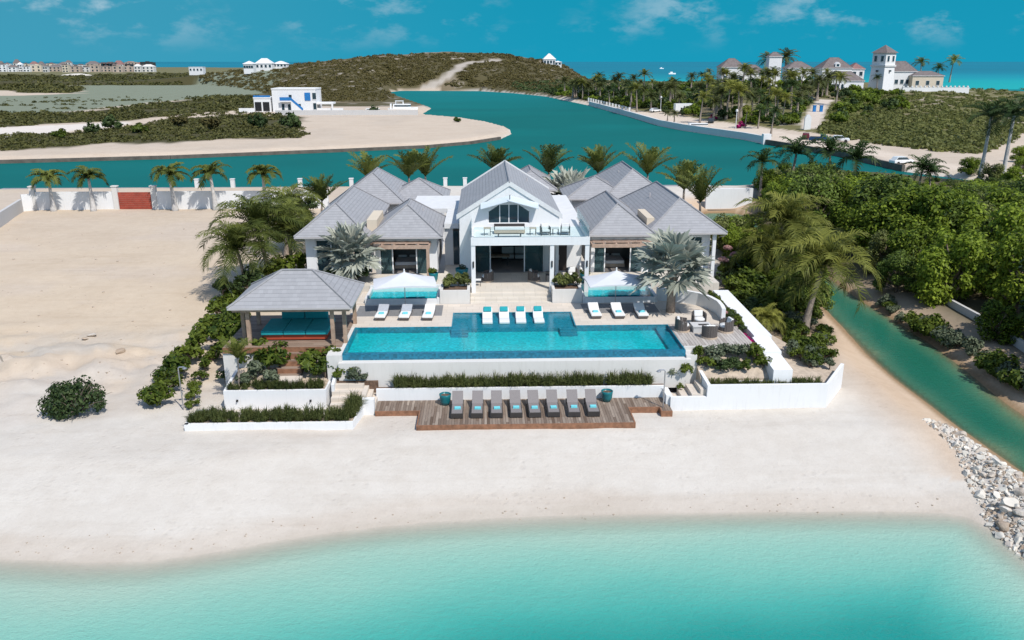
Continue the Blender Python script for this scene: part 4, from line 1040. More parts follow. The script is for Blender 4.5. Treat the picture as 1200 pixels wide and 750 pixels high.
# ------------------------------------------------------------------ boundary walls, gate and dock
gl = G(40, 247, 2.0); gr_ = G(352, 240, 2.0); WY = 107.5
def xat(px, z=2.0): return W(px, 240, WY)[0]
b = MB()
for xa, xb in ((xat(39), xat(137)), (xat(183.5), xat(385))): b.box(xa, xb, WY, WY+.3, 1.0, 4.35)
tag(b.build('boundary_wall', M['white']), 'long white boundary wall behind the row of five palms', 'wall')
b = MB()
for px, lab_ in ((40, 'white square pier at the left end of boundary wall'), (136.5, 'white square pier on the left of red gate'), (181.5, 'white square pier on the right of red gate')):
    x = xat(px); b = MB(); b.box(x-.32, x+.32, WY-.12, WY+.42, 1.0, 5.0); b.box(x-.4, x+.4, WY-.2, WY+.5, 5.0, 5.12); tag(b.build('gate_pier', M['white2']), lab_, 'pier')
gt = empty('gate', (xat(159.5), WY+.1, 1.8), 0, 'closed red wooden gate of horizontal boards in the white wall', 'gate')
b = MB()
xa, xb = xat(137)+.05, xat(183)-.05
for k in range(9): b.box(xa, xb, WY+.1, WY+.16, 1.9+.265*k, 1.9+.265*k+.25)
child(b, 'board_panel', M['gatewood'], gt)
b = MB(); b.box(xa-.04, xa+.1, WY+.06, WY+.2, 1.85, 4.35); b.box(xb-.1, xb+.04, WY+.06, WY+.2, 1.85, 4.35); child(b, 'gate_frame', M['gatewood'], gt)
p0 = G(28, 249, 1.9); p1 = G(-60, 309, 1.9)
wallseg([p1, p0], .8, 3.6, .35, 'grey concrete wall running back along the left edge', 'greywall', 'boundary_wall', 'wall')
wallseg([p0, (xat(41), WY+.05)], .8, 4.15, .3, 'short angled white wall joining the two left boundary walls', 'white', 'boundary_wall', 'wall')
wb = [W(833, 248, 115.2), W(876, 248, 115.2)]
b = MB(); b.box(W(826, 248, 115.2)[0], W(880, 248, 115.2)[0], 115.0, 115.5, -1, 3.25); tag(b.build('boundary_wall', M['white']), 'white wall standing over the end of the green channel', 'wall')
b = MB(); b.box(W(828, 248, 115.2)[0], W(880, 248, 115.2)[0], 114.6, 114.98, -1, .35); tag(b.build('dock_footing', M['darkseawall']), 'dark concrete footing along the channel below white wall', 'footing')
b = MB(); b.box(-75, 36, 126.5, 131.5, -.6, 1.45); struct('canal_dock', b, M['dockgrey'])
for k, px in enumerate((231, 273, 252, 300, 352, 412, 522, 545)):
    if px in (252, 300): continue
    x = W(px, 217, 127.5)[0]; b = MB(); b.box(-.28, .28, -.28, .28, 0, 1.75); b.box(-.34, .34, -.34, .34, 1.75, 1.85)
    o = b.build('bollard', M['cap']); place(o, (x, 127.5, 1.45)); tag(o, ['white dock bollard left of the fourth wall palm', 'white dock bollard between the fourth and fifth wall palms', 'white dock bollard right of the fifth wall palm',
        'white dock bollard just left of the left wing ridge', 'white dock bollard left of the two near the main gable', 'white dock bollard nearest the main gable'][[231, 273, 352, 412, 522, 545].index(px)], 'bollard', 'white bollards along the canal dock')
# pale wall glimpsed through the wood
wallseg([G(a, c, 1.0) for a, c in ((996, 296), (1030, 318), (1065, 336), (1100, 355), (1160, 388), (1205, 418), (1300, 470))], .5, 1.75, .25, 'pale blue grey wall glimpsed between the mangroves', 'greywall', 'wood_wall', 'wall')
# seawalls of the far bank
def edge_pts(px): return [G(a, c, 0) for a, c in px]
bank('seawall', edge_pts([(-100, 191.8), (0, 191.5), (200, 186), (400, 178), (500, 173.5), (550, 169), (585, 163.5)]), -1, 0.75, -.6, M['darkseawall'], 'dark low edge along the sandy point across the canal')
bank('seawall', edge_pts([(690, 123.5), (738, 137), (772, 147.5), (800, 153), (870, 163.5), (896, 168.5)]), -1, 1.9, .8, M['seawall'], 'pale concrete seawall along the far right bank')
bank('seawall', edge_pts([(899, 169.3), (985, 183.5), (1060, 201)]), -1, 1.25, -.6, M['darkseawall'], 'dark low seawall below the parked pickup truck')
x, y = G(897.5, 169, 0)
b = MB(); b.box(-1, 1, -.8, .8, -1, 2.6); o = b.build('pier_block', M['white']); place(o, (x, y, 0)); tag(o, 'white block at the corner where the pale seawall ends', 'pier')
b = MB()
sgp = edge_pts([(690, 122.2), (738, 135.5)]); a, c = Vector(sgp[0]), Vector(sgp[1]); n = 14
for k in range(n+1):
    q = a.lerp(c, k/n); b.box(q.x-.35, q.x+.35, q.y+1.0, q.y+1.6, 1.2, 3.1)
for z in (2.0, 2.9): 
    d = (c-a).normalized(); nn = Vector((-d.y, d.x)); b.prism([(a.x, a.y+1.2), (c.x, c.y+1.2), (c.x, c.y+1.4), (a.x, a.y+1.4)], z-.1, z+.1)
tag(b.build('white_fence', M['cap']), 'white post and rail fence on the far seawall', 'fence')
# ------------------------------------------------------------------ vegetation
def leaves(blobs, n, size, seed, up=0.45, shell=0.55, clump=0.0, stretch=1.0, tb=(0.1, 0.9)):
    g = np.random.default_rng(seed)
    B = np.array(blobs, float)                       # x y z rx ry rz
    w = B[:, 3]*B[:, 4]+B[:, 5]*B[:, 4]; k = g.choice(len(B), n, p=w/w.sum())
    d = g.normal(size=(n, 3)); d /= np.linalg.norm(d, axis=1)[:, None]
    if clump > 0:                                     # leaves gather in twig-end clumps
        m = max(6, n//12); cd = g.normal(size=(m, 3)); cd /= np.linalg.norm(cd, axis=1)[:, None]
        ci = g.integers(0, m, n); d = cd[ci]+g.normal(size=(n, 3))*clump; d /= np.linalg.norm(d, axis=1)[:, None]
        rr = (0.78+0.3*g.random(m))[ci]
        ct = g.random(m)[ci]
    else: rr = 1.0; ct = g.random(n)
    r = (shell+(1-shell)*g.random(n)**0.6)*rr
    P = B[k, :3]+d*B[k, 3:6]*r[:, None] if not np.isscalar(r) else B[k, :3]+d*B[k, 3:6]*r
    nrm = d+g.normal(size=(n, 3))*0.55+np.array([0, 0, up]); nrm /= np.linalg.norm(nrm, axis=1)[:, None]
    a = np.cross(nrm, g.normal(size=(n, 3))); a /= np.linalg.norm(a, axis=1)[:, None]+1e-9; b = np.cross(nrm, a)
    s = size*(0.6+0.8*g.random(n)); l = s*stretch
    a = a*l[:, None]; b = b*(s*0.55)[:, None]
    V = np.stack([P-a, P+b*1.0, P+a, P-b*1.0], 1).reshape(-1, 3)
    Q = np.arange(n*4).reshape(-1, 4)
    tt = np.clip(tb[0]+(tb[1]-tb[0])*(0.5*ct+0.5*g.random(n)), 0, 1)
    return V, Q, tt
def cat_leaves(parts):
    V, Q, T_ = [], [], []; o = 0
    for v, q, t_ in parts: V.append(v); Q.append(q+o); T_.append(t_); o += len(v)
    return np.concatenate(V), np.concatenate(Q), np.concatenate(T_)
def blob_crown(rad, h, n, seed, flat=0.7, sub=0.5):
    g = np.random.default_rng(seed); out = []
    for k in range(n):
        a = g.random()*6.283; r = rad*(0.25+0.6*g.random()**0.7) if k else 0
        s = rad*sub*(0.7+0.6*g.random())
        z = h*(0.45+0.5*g.random())*(1-0.35*(r/rad)**2)
        out.append((math.cos(a)*r, math.sin(a)*r, z, s, s, s*flat))
    return out
def trunk_mesh(name, blobs, r0, mt, h0=0.0):
    b = MB(); top = max(q[2] for q in blobs)
    b.tube([(0, 0, -.4), (0.05, 0.02, top*.35), (0, 0.05, top*.75)], [r0, r0*.75, r0*.4], 7)
    for q in blobs:
        z0 = min(q[2]*.4, top*.4); b.tube([(0.03, 0.02, z0), (q[0]*.55, q[1]*.55, z0+(q[2]-z0)*.55), (q[0], q[1], q[2])], [r0*.55, r0*.4, r0*.15], 5)
    return b.mesh(name, mt, True)
def plant_proto(name, blobs, n, size, seed, leafm, r0, crown='crown', stem='trunk', **k):
    V, Q, tt_ = leaves(blobs, n, size, seed, **k)
    return (name, trunk_mesh(stem, blobs, r0, M['bark']), np_mesh(crown, V, Q, M[leafm], tint=tt_), crown, stem)
def plant(pr, loc, rz, sc, label, cat, group=None):
    r = empty(pr[0], loc, rz, label, cat, group); r.scale = (sc, sc, sc) if not isinstance(sc, tuple) else sc
    link(pr[4], pr[1], r); link(pr[3], pr[2], r); return r

# --- palms
def frond(V, Q, Tn, base, az, el, L, droop, nseg, leafl, wid, g, tint, twist=0.0, vee=0.5):
    ca, sa = math.cos(az), math.sin(az)
    p_ = np.array(base, float); e = el; st = L/nseg; prev = p_; wind = np.array([-.42, .1, .0])
    pts = [p_.copy()]; dirs = []
    for i in range(nseg):
        d = np.array([ca*math.cos(e), sa*math.cos(e), math.sin(e)]); dirs.append(d)
        d = d+wind*(i/nseg)*.8; d /= np.linalg.norm(d); dirs[-1] = d
        p_ = p_+d*st; pts.append(p_.copy()); e -= droop/nseg*(0.5+1.0*i/nseg)
    side0 = np.array([-sa, ca, 0.0])
    def quad(a, b, c, d, tn):
        o = len(V); V.extend([a, b, c, d]); Q.append((o, o+1, o+2, o+3)); Tn.append(tn)
    for i in range(nseg):                              # rachis
        w = 0.05*(1-i/nseg)+.012; s = side0*w; quad(pts[i]-s, pts[i]+s, pts[i+1]+s*.8, pts[i+1]-s*.8, tint*.6)
    for i in range(1, nseg+1):
        f = i/nseg; ll = leafl*(0.55+0.9*math.sin(math.pi*min(1, f*.82+.12)))*(0.85+.3*g.random())
        d = dirs[min(i, nseg-1)]; up = np.cross(d, side0); up = -up if up[2] < 0 else up
        for sgn in (-1, 1):
            for sub in (0.0, 0.5):
                q = pts[i-1]*(1-sub)+pts[i]*sub if sub else pts[i]
                v = side0*sgn*0.8+d*(0.55+.3*f)+up*(vee*(1-.6*f))+g.normal(size=3)*.10
                v /= np.linalg.norm(v); mid = q+v*ll*.5; tip = q+v*ll*.95+np.array([0, 0, -ll*(.22+.25*g.random())])
                n_ = np.cross(v, side0*sgn); wv = d*wid
                tn = min(1, max(0, tint+(g.random()-.5)*.35))
                o = len(V); V.extend([q-wv*.5, q+wv*.5, mid+wv*.6, mid-wv*.6, tip]); Q.append((o, o+1, o+2, o+3)); Tn.append(tn); Q.append((o+3, o+2, o+4, o+4)); Tn.append(tn)
def palm_proto(name, h, lean, r0, nf, L, droop, nseg, leafl, wid, seed, leafm='coco', trunkm='trunk', el=(0.0, 1.35), bulge=1.3, vee=.5, dead=.08, shaft=0.0):
    g = np.random.default_rng(seed)
    pts, rs = [], []
    for k in range(9):
        f = k/8; pts.append((lean*f**1.6, 0.12*math.sin(f*3+seed)*h*.06, h*f-.3*(1-f))); rs.append(r0*(bulge*(1-f)**3+1.0-.28*f))
    b = MB(); b.tube(pts, rs, 9); 
    tm = b.mesh('trunk', M[trunkm], True)
    if shaft:
        pass
    V, Q, Tn = [], [], []
    top = np.array(pts[-1])
    for k in range(nf):
        az = k*2.399963+g.random()*.5; f = k/(nf-1)
        e = el[1]*(1-f)+el[0]*f+(g.random()-.5)*.2
        tn = .62+.25*g.random()-.35*f
        if g.random() < dead and f > .6: tn = 1.0
        frond(V, Q, Tn, top+np.array([0, 0, .15*(1-f)]), az, e, L*(.78+.3*g.random())*(.8+.25*min(1, 2*f)), droop*(.7+.6*g.random()), nseg, leafl, wid, g, tn, vee=vee)
    V = np.array(V); Q = np.array(Q)
    # 4-gons with a repeated last index are triangles: split them out
    tri = Q[:, 2] == Q[:, 3]
    me = bpy.data.meshes.new('crown')
    me.from_pydata([tuple(v) for v in V], [], [tuple(q[:3]) if t_ else tuple(q) for q, t_ in zip(Q.tolist(), tri)])
    me.materials.append(M[leafm]); at_ = me.attributes.new('tint', 'FLOAT', 'FACE'); at_.data.foreach_set('value', np.array(Tn, dtype=np.float32)); me.update()
    return (name, tm, me, 'crown', 'trunk')
def fan_palm_proto(name, h, r0, nl, pet, fan, seed, leafm='bism', trunkm='trunk'):
    g = np.random.default_rng(seed)
    b = MB(); b.tube([(0, 0, -.3), (.02, 0, h*.5), (0, 0, h)], [r0*1.25, r0, r0*1.1], 10)
    for k in range(14):
        a = k*2.4; z = h*.45+h*.55*k/14; b.tube([(math.cos(a)*r0*.8, math.sin(a)*r0*.8, z), (math.cos(a)*r0*1.6, math.sin(a)*r0*1.6, z+.28)], [.07, .03], 5)
    tm = b.mesh('trunk', M[trunkm], True)
    V, Q, Tn = [], [], []
    for k in range(nl):
        az = k*2.399963+g.random()*.4; f = k/(nl-1); e = 1.35*(1-f)-.55*f+(g.random()-.5)*.2
        d = np.array([math.cos(az)*math.cos(e), math.sin(az)*math.cos(e), math.sin(e)]); s = np.array([-math.sin(az), math.cos(az), 0]); u = np.cross(s, d); u = u if u[2] > 0 else -u
        base = np.array([0, 0, h]); c = base+d*pet*(.8+.4*g.random())
        o = len(V); V.extend([base-s*.035, base+s*.035, c+s*.02, c-s*.02]); Q.append((o, o+1, o+2, o+3)); Tn.append(.4)
        roll = (g.random()-.5)*.9; s2 = s*math.cos(roll)+u*math.sin(roll); u2 = np.cross(s2, d); u2 = u2 if u2[2] > 0 else -u2
        nb = 19; tn = .35+.5*g.random()
        for j in range(nb):
            a = (j/(nb-1)-.5)*math.radians(250); R_ = fan*(.85+.25*g.random())*(1-.15*abs(j/(nb-1)-.5))
            dd = d*math.cos(a)+s2*math.sin(a)+u2*.25*abs(math.sin(a)); pp = -d*math.sin(a)+s2*math.cos(a)
            mid = c+dd*R_*.62; tip = c+dd*R_-np.array([0, 0, R_*(.05+.18*g.random())]); w = R_*.085
            fold = u2*w*.5*(1 if j % 2 else -1)
            o = len(V); V.extend([c, mid-pp*w+fold, mid+pp*w-fold, tip]); Q.append((o, o+1, o+3, o+2)); Tn.append(min(1, max(0, tn+(g.random()-.5)*.4)))
    me = bpy.data.meshes.new('crown'); me.from_pydata([tuple(v) for v in V], [], Q); me.materials.append(M[leafm])
    at_ = me.attributes.new('tint', 'FLOAT', 'FACE'); at_.data.foreach_set('value', np.array(Tn, dtype=np.float32)); me.update()
    return (name, tm, me, 'crown', 'trunk')
COCO = [palm_proto('coconut_palm', 4.6, .9, .17, 26, 3.8, 1.55, 17, 1.0, .068, 3, el=(-.15, 1.35)), palm_proto('coconut_palm', 4.6, -.6, .16, 24, 3.6, 1.4, 17, .95, .068, 5, el=(-.1, 1.4)), palm_proto('coconut_palm', 3.6, .3, .17, 26, 3.6, 1.6, 17, .95, .068, 8, el=(-.15, 1.4))]
COCOD = [palm_proto('coconut_palm', 4.6, .7, .17, 25, 3.8, 1.5, 17, 1.0, .07, 63, 'palmgreen', el=(-.15, 1.35)), palm_proto('coconut_palm', 4.0, -.5, .16, 24, 3.6, 1.45, 17, .95, .07, 65, 'palmgreen', el=(-.1, 1.4))]
WALLP = [palm_proto('adonidia_palm', 4.6, .1, .24, 18, 2.6, 1.6, 12, .72, .13, 13, 'palmgreen', 'royaltrunk', (.1, 1.2), 1.2, .55, 0), palm_proto('adonidia_palm', 4.6, -.12, .24, 16, 2.7, 1.7, 12, .72, .13, 15, 'palmgreen', 'royaltrunk', (.15, 1.25), 1.2, .55, 0)]
HPALM = [palm_proto('feather_palm', 5.2, .3, .15, 17, 3.3, .55, 14, .75, .085, 23, 'palmgreen', 'trunk', (.62, 1.5), 1.1, .7, .12), palm_proto('feather_palm', 5.0, -.2, .15, 14, 3.6, .5, 14, .75, .085, 27, 'palmgreen', 'trunk', (.7, 1.5), 1.1, .7, .15)]
FARP = [palm_proto('coconut_palm', 6.5, .5, .2, 14, 3.3, 1.4, 8, .9, .14, 33, 'cocodark'), palm_proto('coconut_palm', 7.5, -.6, .2, 13, 3.4, 1.3, 8, .9, .14, 35, 'coco'), palm_proto('date_palm', 6.0, .1, .34, 26, 3.4, 1.1, 8, .8, .12, 37, 'date', 'trunk', (-.4, 1.35), 1.1)]
ROYAL = [palm_proto('royal_palm', 9.2, .2, .26, 15, 4.2, 1.5, 13, 1.0, .10, 43, 'cocodark', 'royaltrunk', (-.1, 1.3), .5, .9, 0)]
BISM = [fan_palm_proto('silver_fan_palm', 2.2, .20, 26, 1.15, 1.15, 51), fan_palm_proto('silver_fan_palm', 3.0, .22, 28, 1.2, 1.2, 53)]
pc = [0]
def palm(pr, x, y, z, sc, label, group=None, rz=None, cat='palm'):
    pc[0] += 1
    return plant(pr, (x, y, z), (pc[0]*2.1) % 6.28 if rz is None else rz, sc, label, cat, group)
# five palms in front of the boundary wall
for k, (px, base, top) in enumerate(((63, 247, 196), (110, 247.5, 193), (205, 244.5, 192), (253, 244, 189), (312, 242, 192))):
    x, y = G(px, base, 1.95); y = min(y, 106.6); x = W(px, base, y)[0]
    zt = W(px, top, y)[1]; sc = (zt-1.9)/6.4
    pl_ = palm(WALLP[k % 2], x, y, H(x, y), sc*(1.0, .96, 1.05, .98, 1.03)[k], ['short palm with smooth grey trunk, far left of the white wall', 'short palm midway between the far left palm and red gate', 'short palm just right of the red gate',
        'short palm second to the right of the red gate', 'short palm near the house, rightmost along the white wall'][k], 'palms along the boundary wall'); pl_.rotation_euler = ((.02, -.02, .01, .03, -.02)[k], (-.02, .02, .03, -.02, .02)[k], k*1.9+.4)
# palms behind the villa
for k, (px, py, Y, n_, lab) in enumerate(((373, 222, 84, 0, 'feathery palm leaning beside the left wing roof edge'), (431, 195, 98, 1, 'upright palm behind the peak of the left wing'), (480, 193, 97, 0, 'left palm of the close pair behind the left wing'),
        (500, 190, 99, 1, 'right palm of the close pair behind the left wing'), (584, 188, 99, 0, 'palm rising behind the main gable peak'), (643, 187, 99, 1, 'palm just right of the main gable peak'), (698, 188, 98, 0, 'palm behind the right wing, left of its peak'),
        (758, 187, 97, 1, 'tall upright palm right of the right wing peak'), (803, 206, 86, 0, 'ragged palm beyond the right wing, behind its neighbour'), (824, 218, 80, 1, 'pale ragged palm at the right end of the house'))):
    x, zc = W(px, py, Y); g0 = 2.0; palm(HPALM[n_], x, Y, g0, max(.8, (zc-g0)/6.6), lab, 'palms behind the villa')
x, zc = W(668, 214, 92); palm(BISM[0], x, 92, 2, 1.7, 'grey green fan palm behind the right of main gable', rz=.4)
# silver palms on the terraces
x, z0 = G(413, 331, FL)[0], FL; y = 60.6; x = W(411, 300, y)[0]
palm(BISM[0], x, y, T, 1.24, 'large silver fan palm in front of the left wing', rz=1.0)
palm(BISM[0], 12.75, 54.1, T, 1.36, 'silver fan palm in the paving by the right lounge', rz=2.2)
# coconut palms
for px, py, z, n_, sc, lab, rz in ((318, 335, 2.0, 0, 1.15, 'dark coconut palm leaning left behind the cabana', 3.4), (344, 322, 2.2, 1, 1.05, 'coconut palm nearest the left wing, behind cabana', 1.2), (292, 352, 1.9, 2, .95, 'low coconut palm left of cabana overhanging the sand', 2.9), (336, 300, 2.2, 2, 1.0, 'coconut palm farthest back in the cluster by left wing', .4),
        (942, 390, 1.6, 0, 1.12, 'large coconut palm leaning over the green channel', .15), (905, 330, 1.8, 1, 1.2, 'coconut palm behind the stepped wall among shrubs', 2.0), (897, 338, 2.0, 2, .95, 'coconut palm near the house end of the channel', 4.0), (925, 322, 1.3, 2, 1.15, 'coconut palm on the near bank of the channel, mid garden', 5.2)):
    x, y, z = drop(px, py); palm(COCOD[n_ % 2] if px < 400 else COCO[n_], x, y, z, sc, lab, rz=rz)
x, y, z = drop(895, 397); palm(COCO[2], x, y, z, .42, 'young bright green palm beside the stepped wall')
x, y = G(281, 452, 2.2); palm(HPALM[1], x, y, 2.1, .36, 'young yellowing palm in the upper left planter')
# royal palms far right
for px, py, sc, lab in ((1149, 207, 1.12, 'royal palm with dark trunk, left of the far right pair'), (1174, 212, 1.18, 'royal palm with pale trunk, right of the far right pair'), (1204, 222, 1.3, 'royal palm cut by the right edge of the view')):
    x, y = G(px, py, 1.6); palm(ROYAL[0], x, y, 1.2, sc, lab)
for px, py, sc, lab in ((894, 190, .7, 'wind bent palm in front of canal, left of three'), (929, 180, .85, 'wind bent palm in front of canal, middle of three'), (977, 178, .85, 'wind bent palm in front of canal, right of three'), (1004, 186, .8, 'dark palm between the canal and the dirt road'), (1078, 198, .9, 'dark palm above mangroves near the dirt road'), (1094, 202, .8, 'leaning palm above mangroves, left of royal palms')):
    y = 116 if px < 1000 else 110; x, zc = W(px, py, y); palm(FARP[0], x, y, .8, (zc-.8)/6.6, lab)

# --- mangrove wood on the right
MG = []
for s in range(6):
    bl = blob_crown(2.9, 6.2, 17, 100+s, .95, .36); bl = bl+[(q[0]*1.05, q[1]*1.05, q[2]*.42, q[3]*.95, q[4]*.95, q[5]) for q in bl[::2]]; MG.append(plant_proto('mangrove_tree', bl, 6800, .165, 200+s, ['mangrove', 'mangrove', 'mangrove2', 'mangrove', 'mangrove3', 'mangrove'][s], .22, shell=.6, clump=.17, up=.7, tb=(.0, 1.0)))
mg_poly = PZ([(908, 268), (940, 296), (992, 326), (1056, 359), (1118, 394), (1208, 448), (1400, 545), (1500, 420), (1500, 236), (1250, 231), (1100, 219), (990, 212), (905, 213), (882, 226), (892, 247)], 1.0)
g = np.random.default_rng(5); cand = []
WWALL = [G(a, c, 1.0) for a, c in ((996, 296), (1030, 318), (1065, 336), (1100, 355), (1160, 388), (1205, 418), (1300, 470), (1302, 474), (1205, 424), (1160, 393), (1100, 360), (1065, 341), (1030, 323), (996, 301))]
xs = np.array([q[0] for q in mg_poly]); ys_ = np.array([q[1] for q in mg_poly])
pts = []
for _ in range(5200):
    x, y = g.uniform(xs.min(), xs.max()), g.uniform(ys_.min(), ys_.max())
    if x/y > .80: continue
    cand.append((x, y))
cand = np.array(cand); sdv = poly_sd(cand[:, 0], cand[:, 1], mg_poly)
for (x, y), s in zip(cand, sdv):
    if s < 1.0: continue
    md = (3.1 if y < 110 else 3.8)*(.8+.5*vnoise(x/7, y/7, 3))
    if all((x-a)**2+(y-c)**2 > md*md for a, c in pts): pts.append((x, y))
pts = sorted(pts, key=lambda q: q[1])[:285]
for k, (x, y) in enumerate(pts):
    s = float(poly_sd(np.array([x]), np.array([y]), mg_poly)[0]); sc = (.55+.5*min(1, s/7))*(.78+.4*g.random())
    if poly_sd(np.array([x]), np.array([y]), WWALL)[0] > .1: continue
    sc *= (.72+.62*float(vnoise(x/6.0, y/6.0, 44)))
    uu = U(x, y, 4.0); line = float(np.interp(uu, [840, 880, 960, 1000, 1060, 1120, 1200], [199, 187, 187, 196, 204, 208, 204]))+15*g.random()**1.5
    zs = max(.3, min(sc*(.8+.55*g.random()), (W(uu, line, y)[1]-.9)/6.3))
    sc = min(sc, zs*1.45)
    plant(MG[k % 6], (x, y, 0.9), g.random()*6.28, (sc, sc, zs), 'dense bright green mangrove tree in the wood right of the channel', 'tree', 'mangrove trees right of the channel')
nb_poly = PZ([(850, 292), (880, 296), (905, 312), (955, 352), (945, 364), (905, 348), (862, 318), (846, 305)], 1.0); nb = []
g = np.random.default_rng(6)
for _ in range(900):
    px, py = g.uniform(844, 966), g.uniform(288, 368); q = G(px, py, 1.0)
    if poly_sd(np.array([q[0]]), np.array([q[1]]), nb_poly)[0] > .2 and all((q[0]-a)**2+(q[1]-c)**2 > 4.2 for a, c in nb): nb.append(q)
for k, (x, y) in enumerate(nb):
    sc = .42+.28*g.random(); plant(MG[(k*5) % 6], (x, y, H(x, y)-.1), g.random()*6.28, (sc, sc, sc*1.15), 'leafy tree on the near bank of the channel beside the house', 'tree', 'trees on the near channel bank')
def bed_z(x, y):
    if 12.6 <= x <= 16.8 and 44.7 <= y <= 46.96: return 2.5+(y-44.9)*.43
    P_ = [(17.3, 43.95), (19.7, 43.95), (21.9, 46.9), (19.5, 55), (18.1, 58), (18.1, 44)]
    if poly_sd(np.array([x]), np.array([y]), P_)[0] > 0: return 2.05+max(0, (y-47))*.03
    if -15 <= x <= -9.3 and LY < y < 47.6: return 2.05+(y-LY)*.15
    return H(x, y)
def on_bed(px, py):
    d = ray(px, py)
    for t_ in np.linspace(36, 70, 700):
        x, y, z = d[0]*t_, d[1]*t_, HC+d[2]*t_
        b_ = bed_z(x, y)
        if z < b_: return x, y, b_
    return drop(px, py)
# --- shrubs
SH = [plant_proto('shrub', blob_crown(.62, 1.0, 7, 300+s, .8, .5), 620, .10, 310+s, 'hedge', .05, crown='foliage', stem='stem', shell=.5, clump=.3) for s in range(3)]
GS = [plant_proto('shrub', blob_crown(.6, .8, 6, 330+s, .8, .5), 560, .085, 340+s, 'greyleaf', .05, crown='foliage', stem='stem', shell=.5, clump=.3) for s in range(2)]
DS = [plant_proto('shrub', blob_crown(.7, 1.0, 9, 350+s, .75, .42), 900, .085, 360+s, 'darkleaf', .06, crown='foliage', stem='stem', shell=.45, clump=.3) for s in range(2)]
FS = plant_proto('shrub', blob_crown(.45, .45, 6, 371, .7, .5), 420, .08, 372, 'bougain', .03, crown='foliage', stem='stem', shell=.4)
PF = plant_proto('shrub', blob_crown(.5, .9, 6, 373, .8, .5), 380, .10, 374, 'pinkflower', .03, crown='foliage', stem='stem', shell=.6)
def shrub(pr, px, py, sc, label, z=None, group=None):
    if z is None: x, y, z = drop(px, py)
    elif z == 'bed': x, y, z = on_bed(px, py)
    else: x, y = G(px, py, z)
    pc[0] += 1
    return plant(pr, (x, y, z-.02), pc[0]*1.7 % 6.28, sc, label, 'shrub', group)
x, y, z = drop(84, 492)
bl = [(-.9, 0, .55, .7, .7, .5), (-.4, .3, .85, .75, .7, .55), (.3, .5, 1.0, .75, .7, .5), (.8, .2, .8, .6, .6, .45), (.1, -.3, .55, .8, .6, .45), (-.5, -.4, .35, .6, .5, .35), (1.05, -.1, .45, .35, .4, .3), (-.7, .6, .95, .6, .6, .4)]
wbush = plant(plant_proto('wild_bush', bl, 3600, .08, 377, 'darkleaf', .07, crown='foliage', stem='stem', shell=.35, clump=.2), (x, y+.6, z-.05), .2, (1.22, 1.15, 1.45), 'dark wild bush alone on the sand at left', 'bush')
b = MB(); gw = np.random.default_rng(4)
for k in range(22):
    a = gw.uniform(-2.2, 2.2); e = gw.uniform(.1, 1.1); l_ = gw.uniform(1.25, 1.75); dv = Vector((math.cos(a)*math.cos(e), math.sin(a)*math.cos(e), math.sin(e)*.75))
    b.tube([Vector((0, 0, .2))+dv*.4, Vector((0, 0, .25))+dv*l_*.75+Vector((0, 0, .05)), Vector((.04, .05, .25))+dv*l_], [.022, .014, .006], 4)
b.build('twigs', M['bark'], wbush)
hedge = [(188, 474, 1.45), (197, 462, 1.3), (205, 448, 1.5), (213, 436, 1.3), (222, 424, 1.45), (231, 413, 1.3), (241, 401, 1.55), (248, 388, 1.5), (256, 374, 1.5), (266, 362, 1.45), (275, 351, 1.4), (288, 342, 1.35)]
for k, (px, py, sc) in enumerate(hedge):
    shrub(SH[k % 3], px, py, sc, ['end bush of the hedge, nearest the beach', None][1 if k else 0] or 'rounded leafy bush in the diagonal hedge row left of cabana', group='hedge bushes left of the cabana')
for k, (px, py, sc) in enumerate([(226, 478, .62), (228, 468, .65), (231, 457, .7), (236, 445, .75), (241, 434, .75), (248, 424, .8), (256, 414, .85), (265, 404, .9)]):
    shrub(SH[(k+1) % 3], px, py, sc, 'small bush in the inner row between hedge and planter', group='small bushes of the inner row')
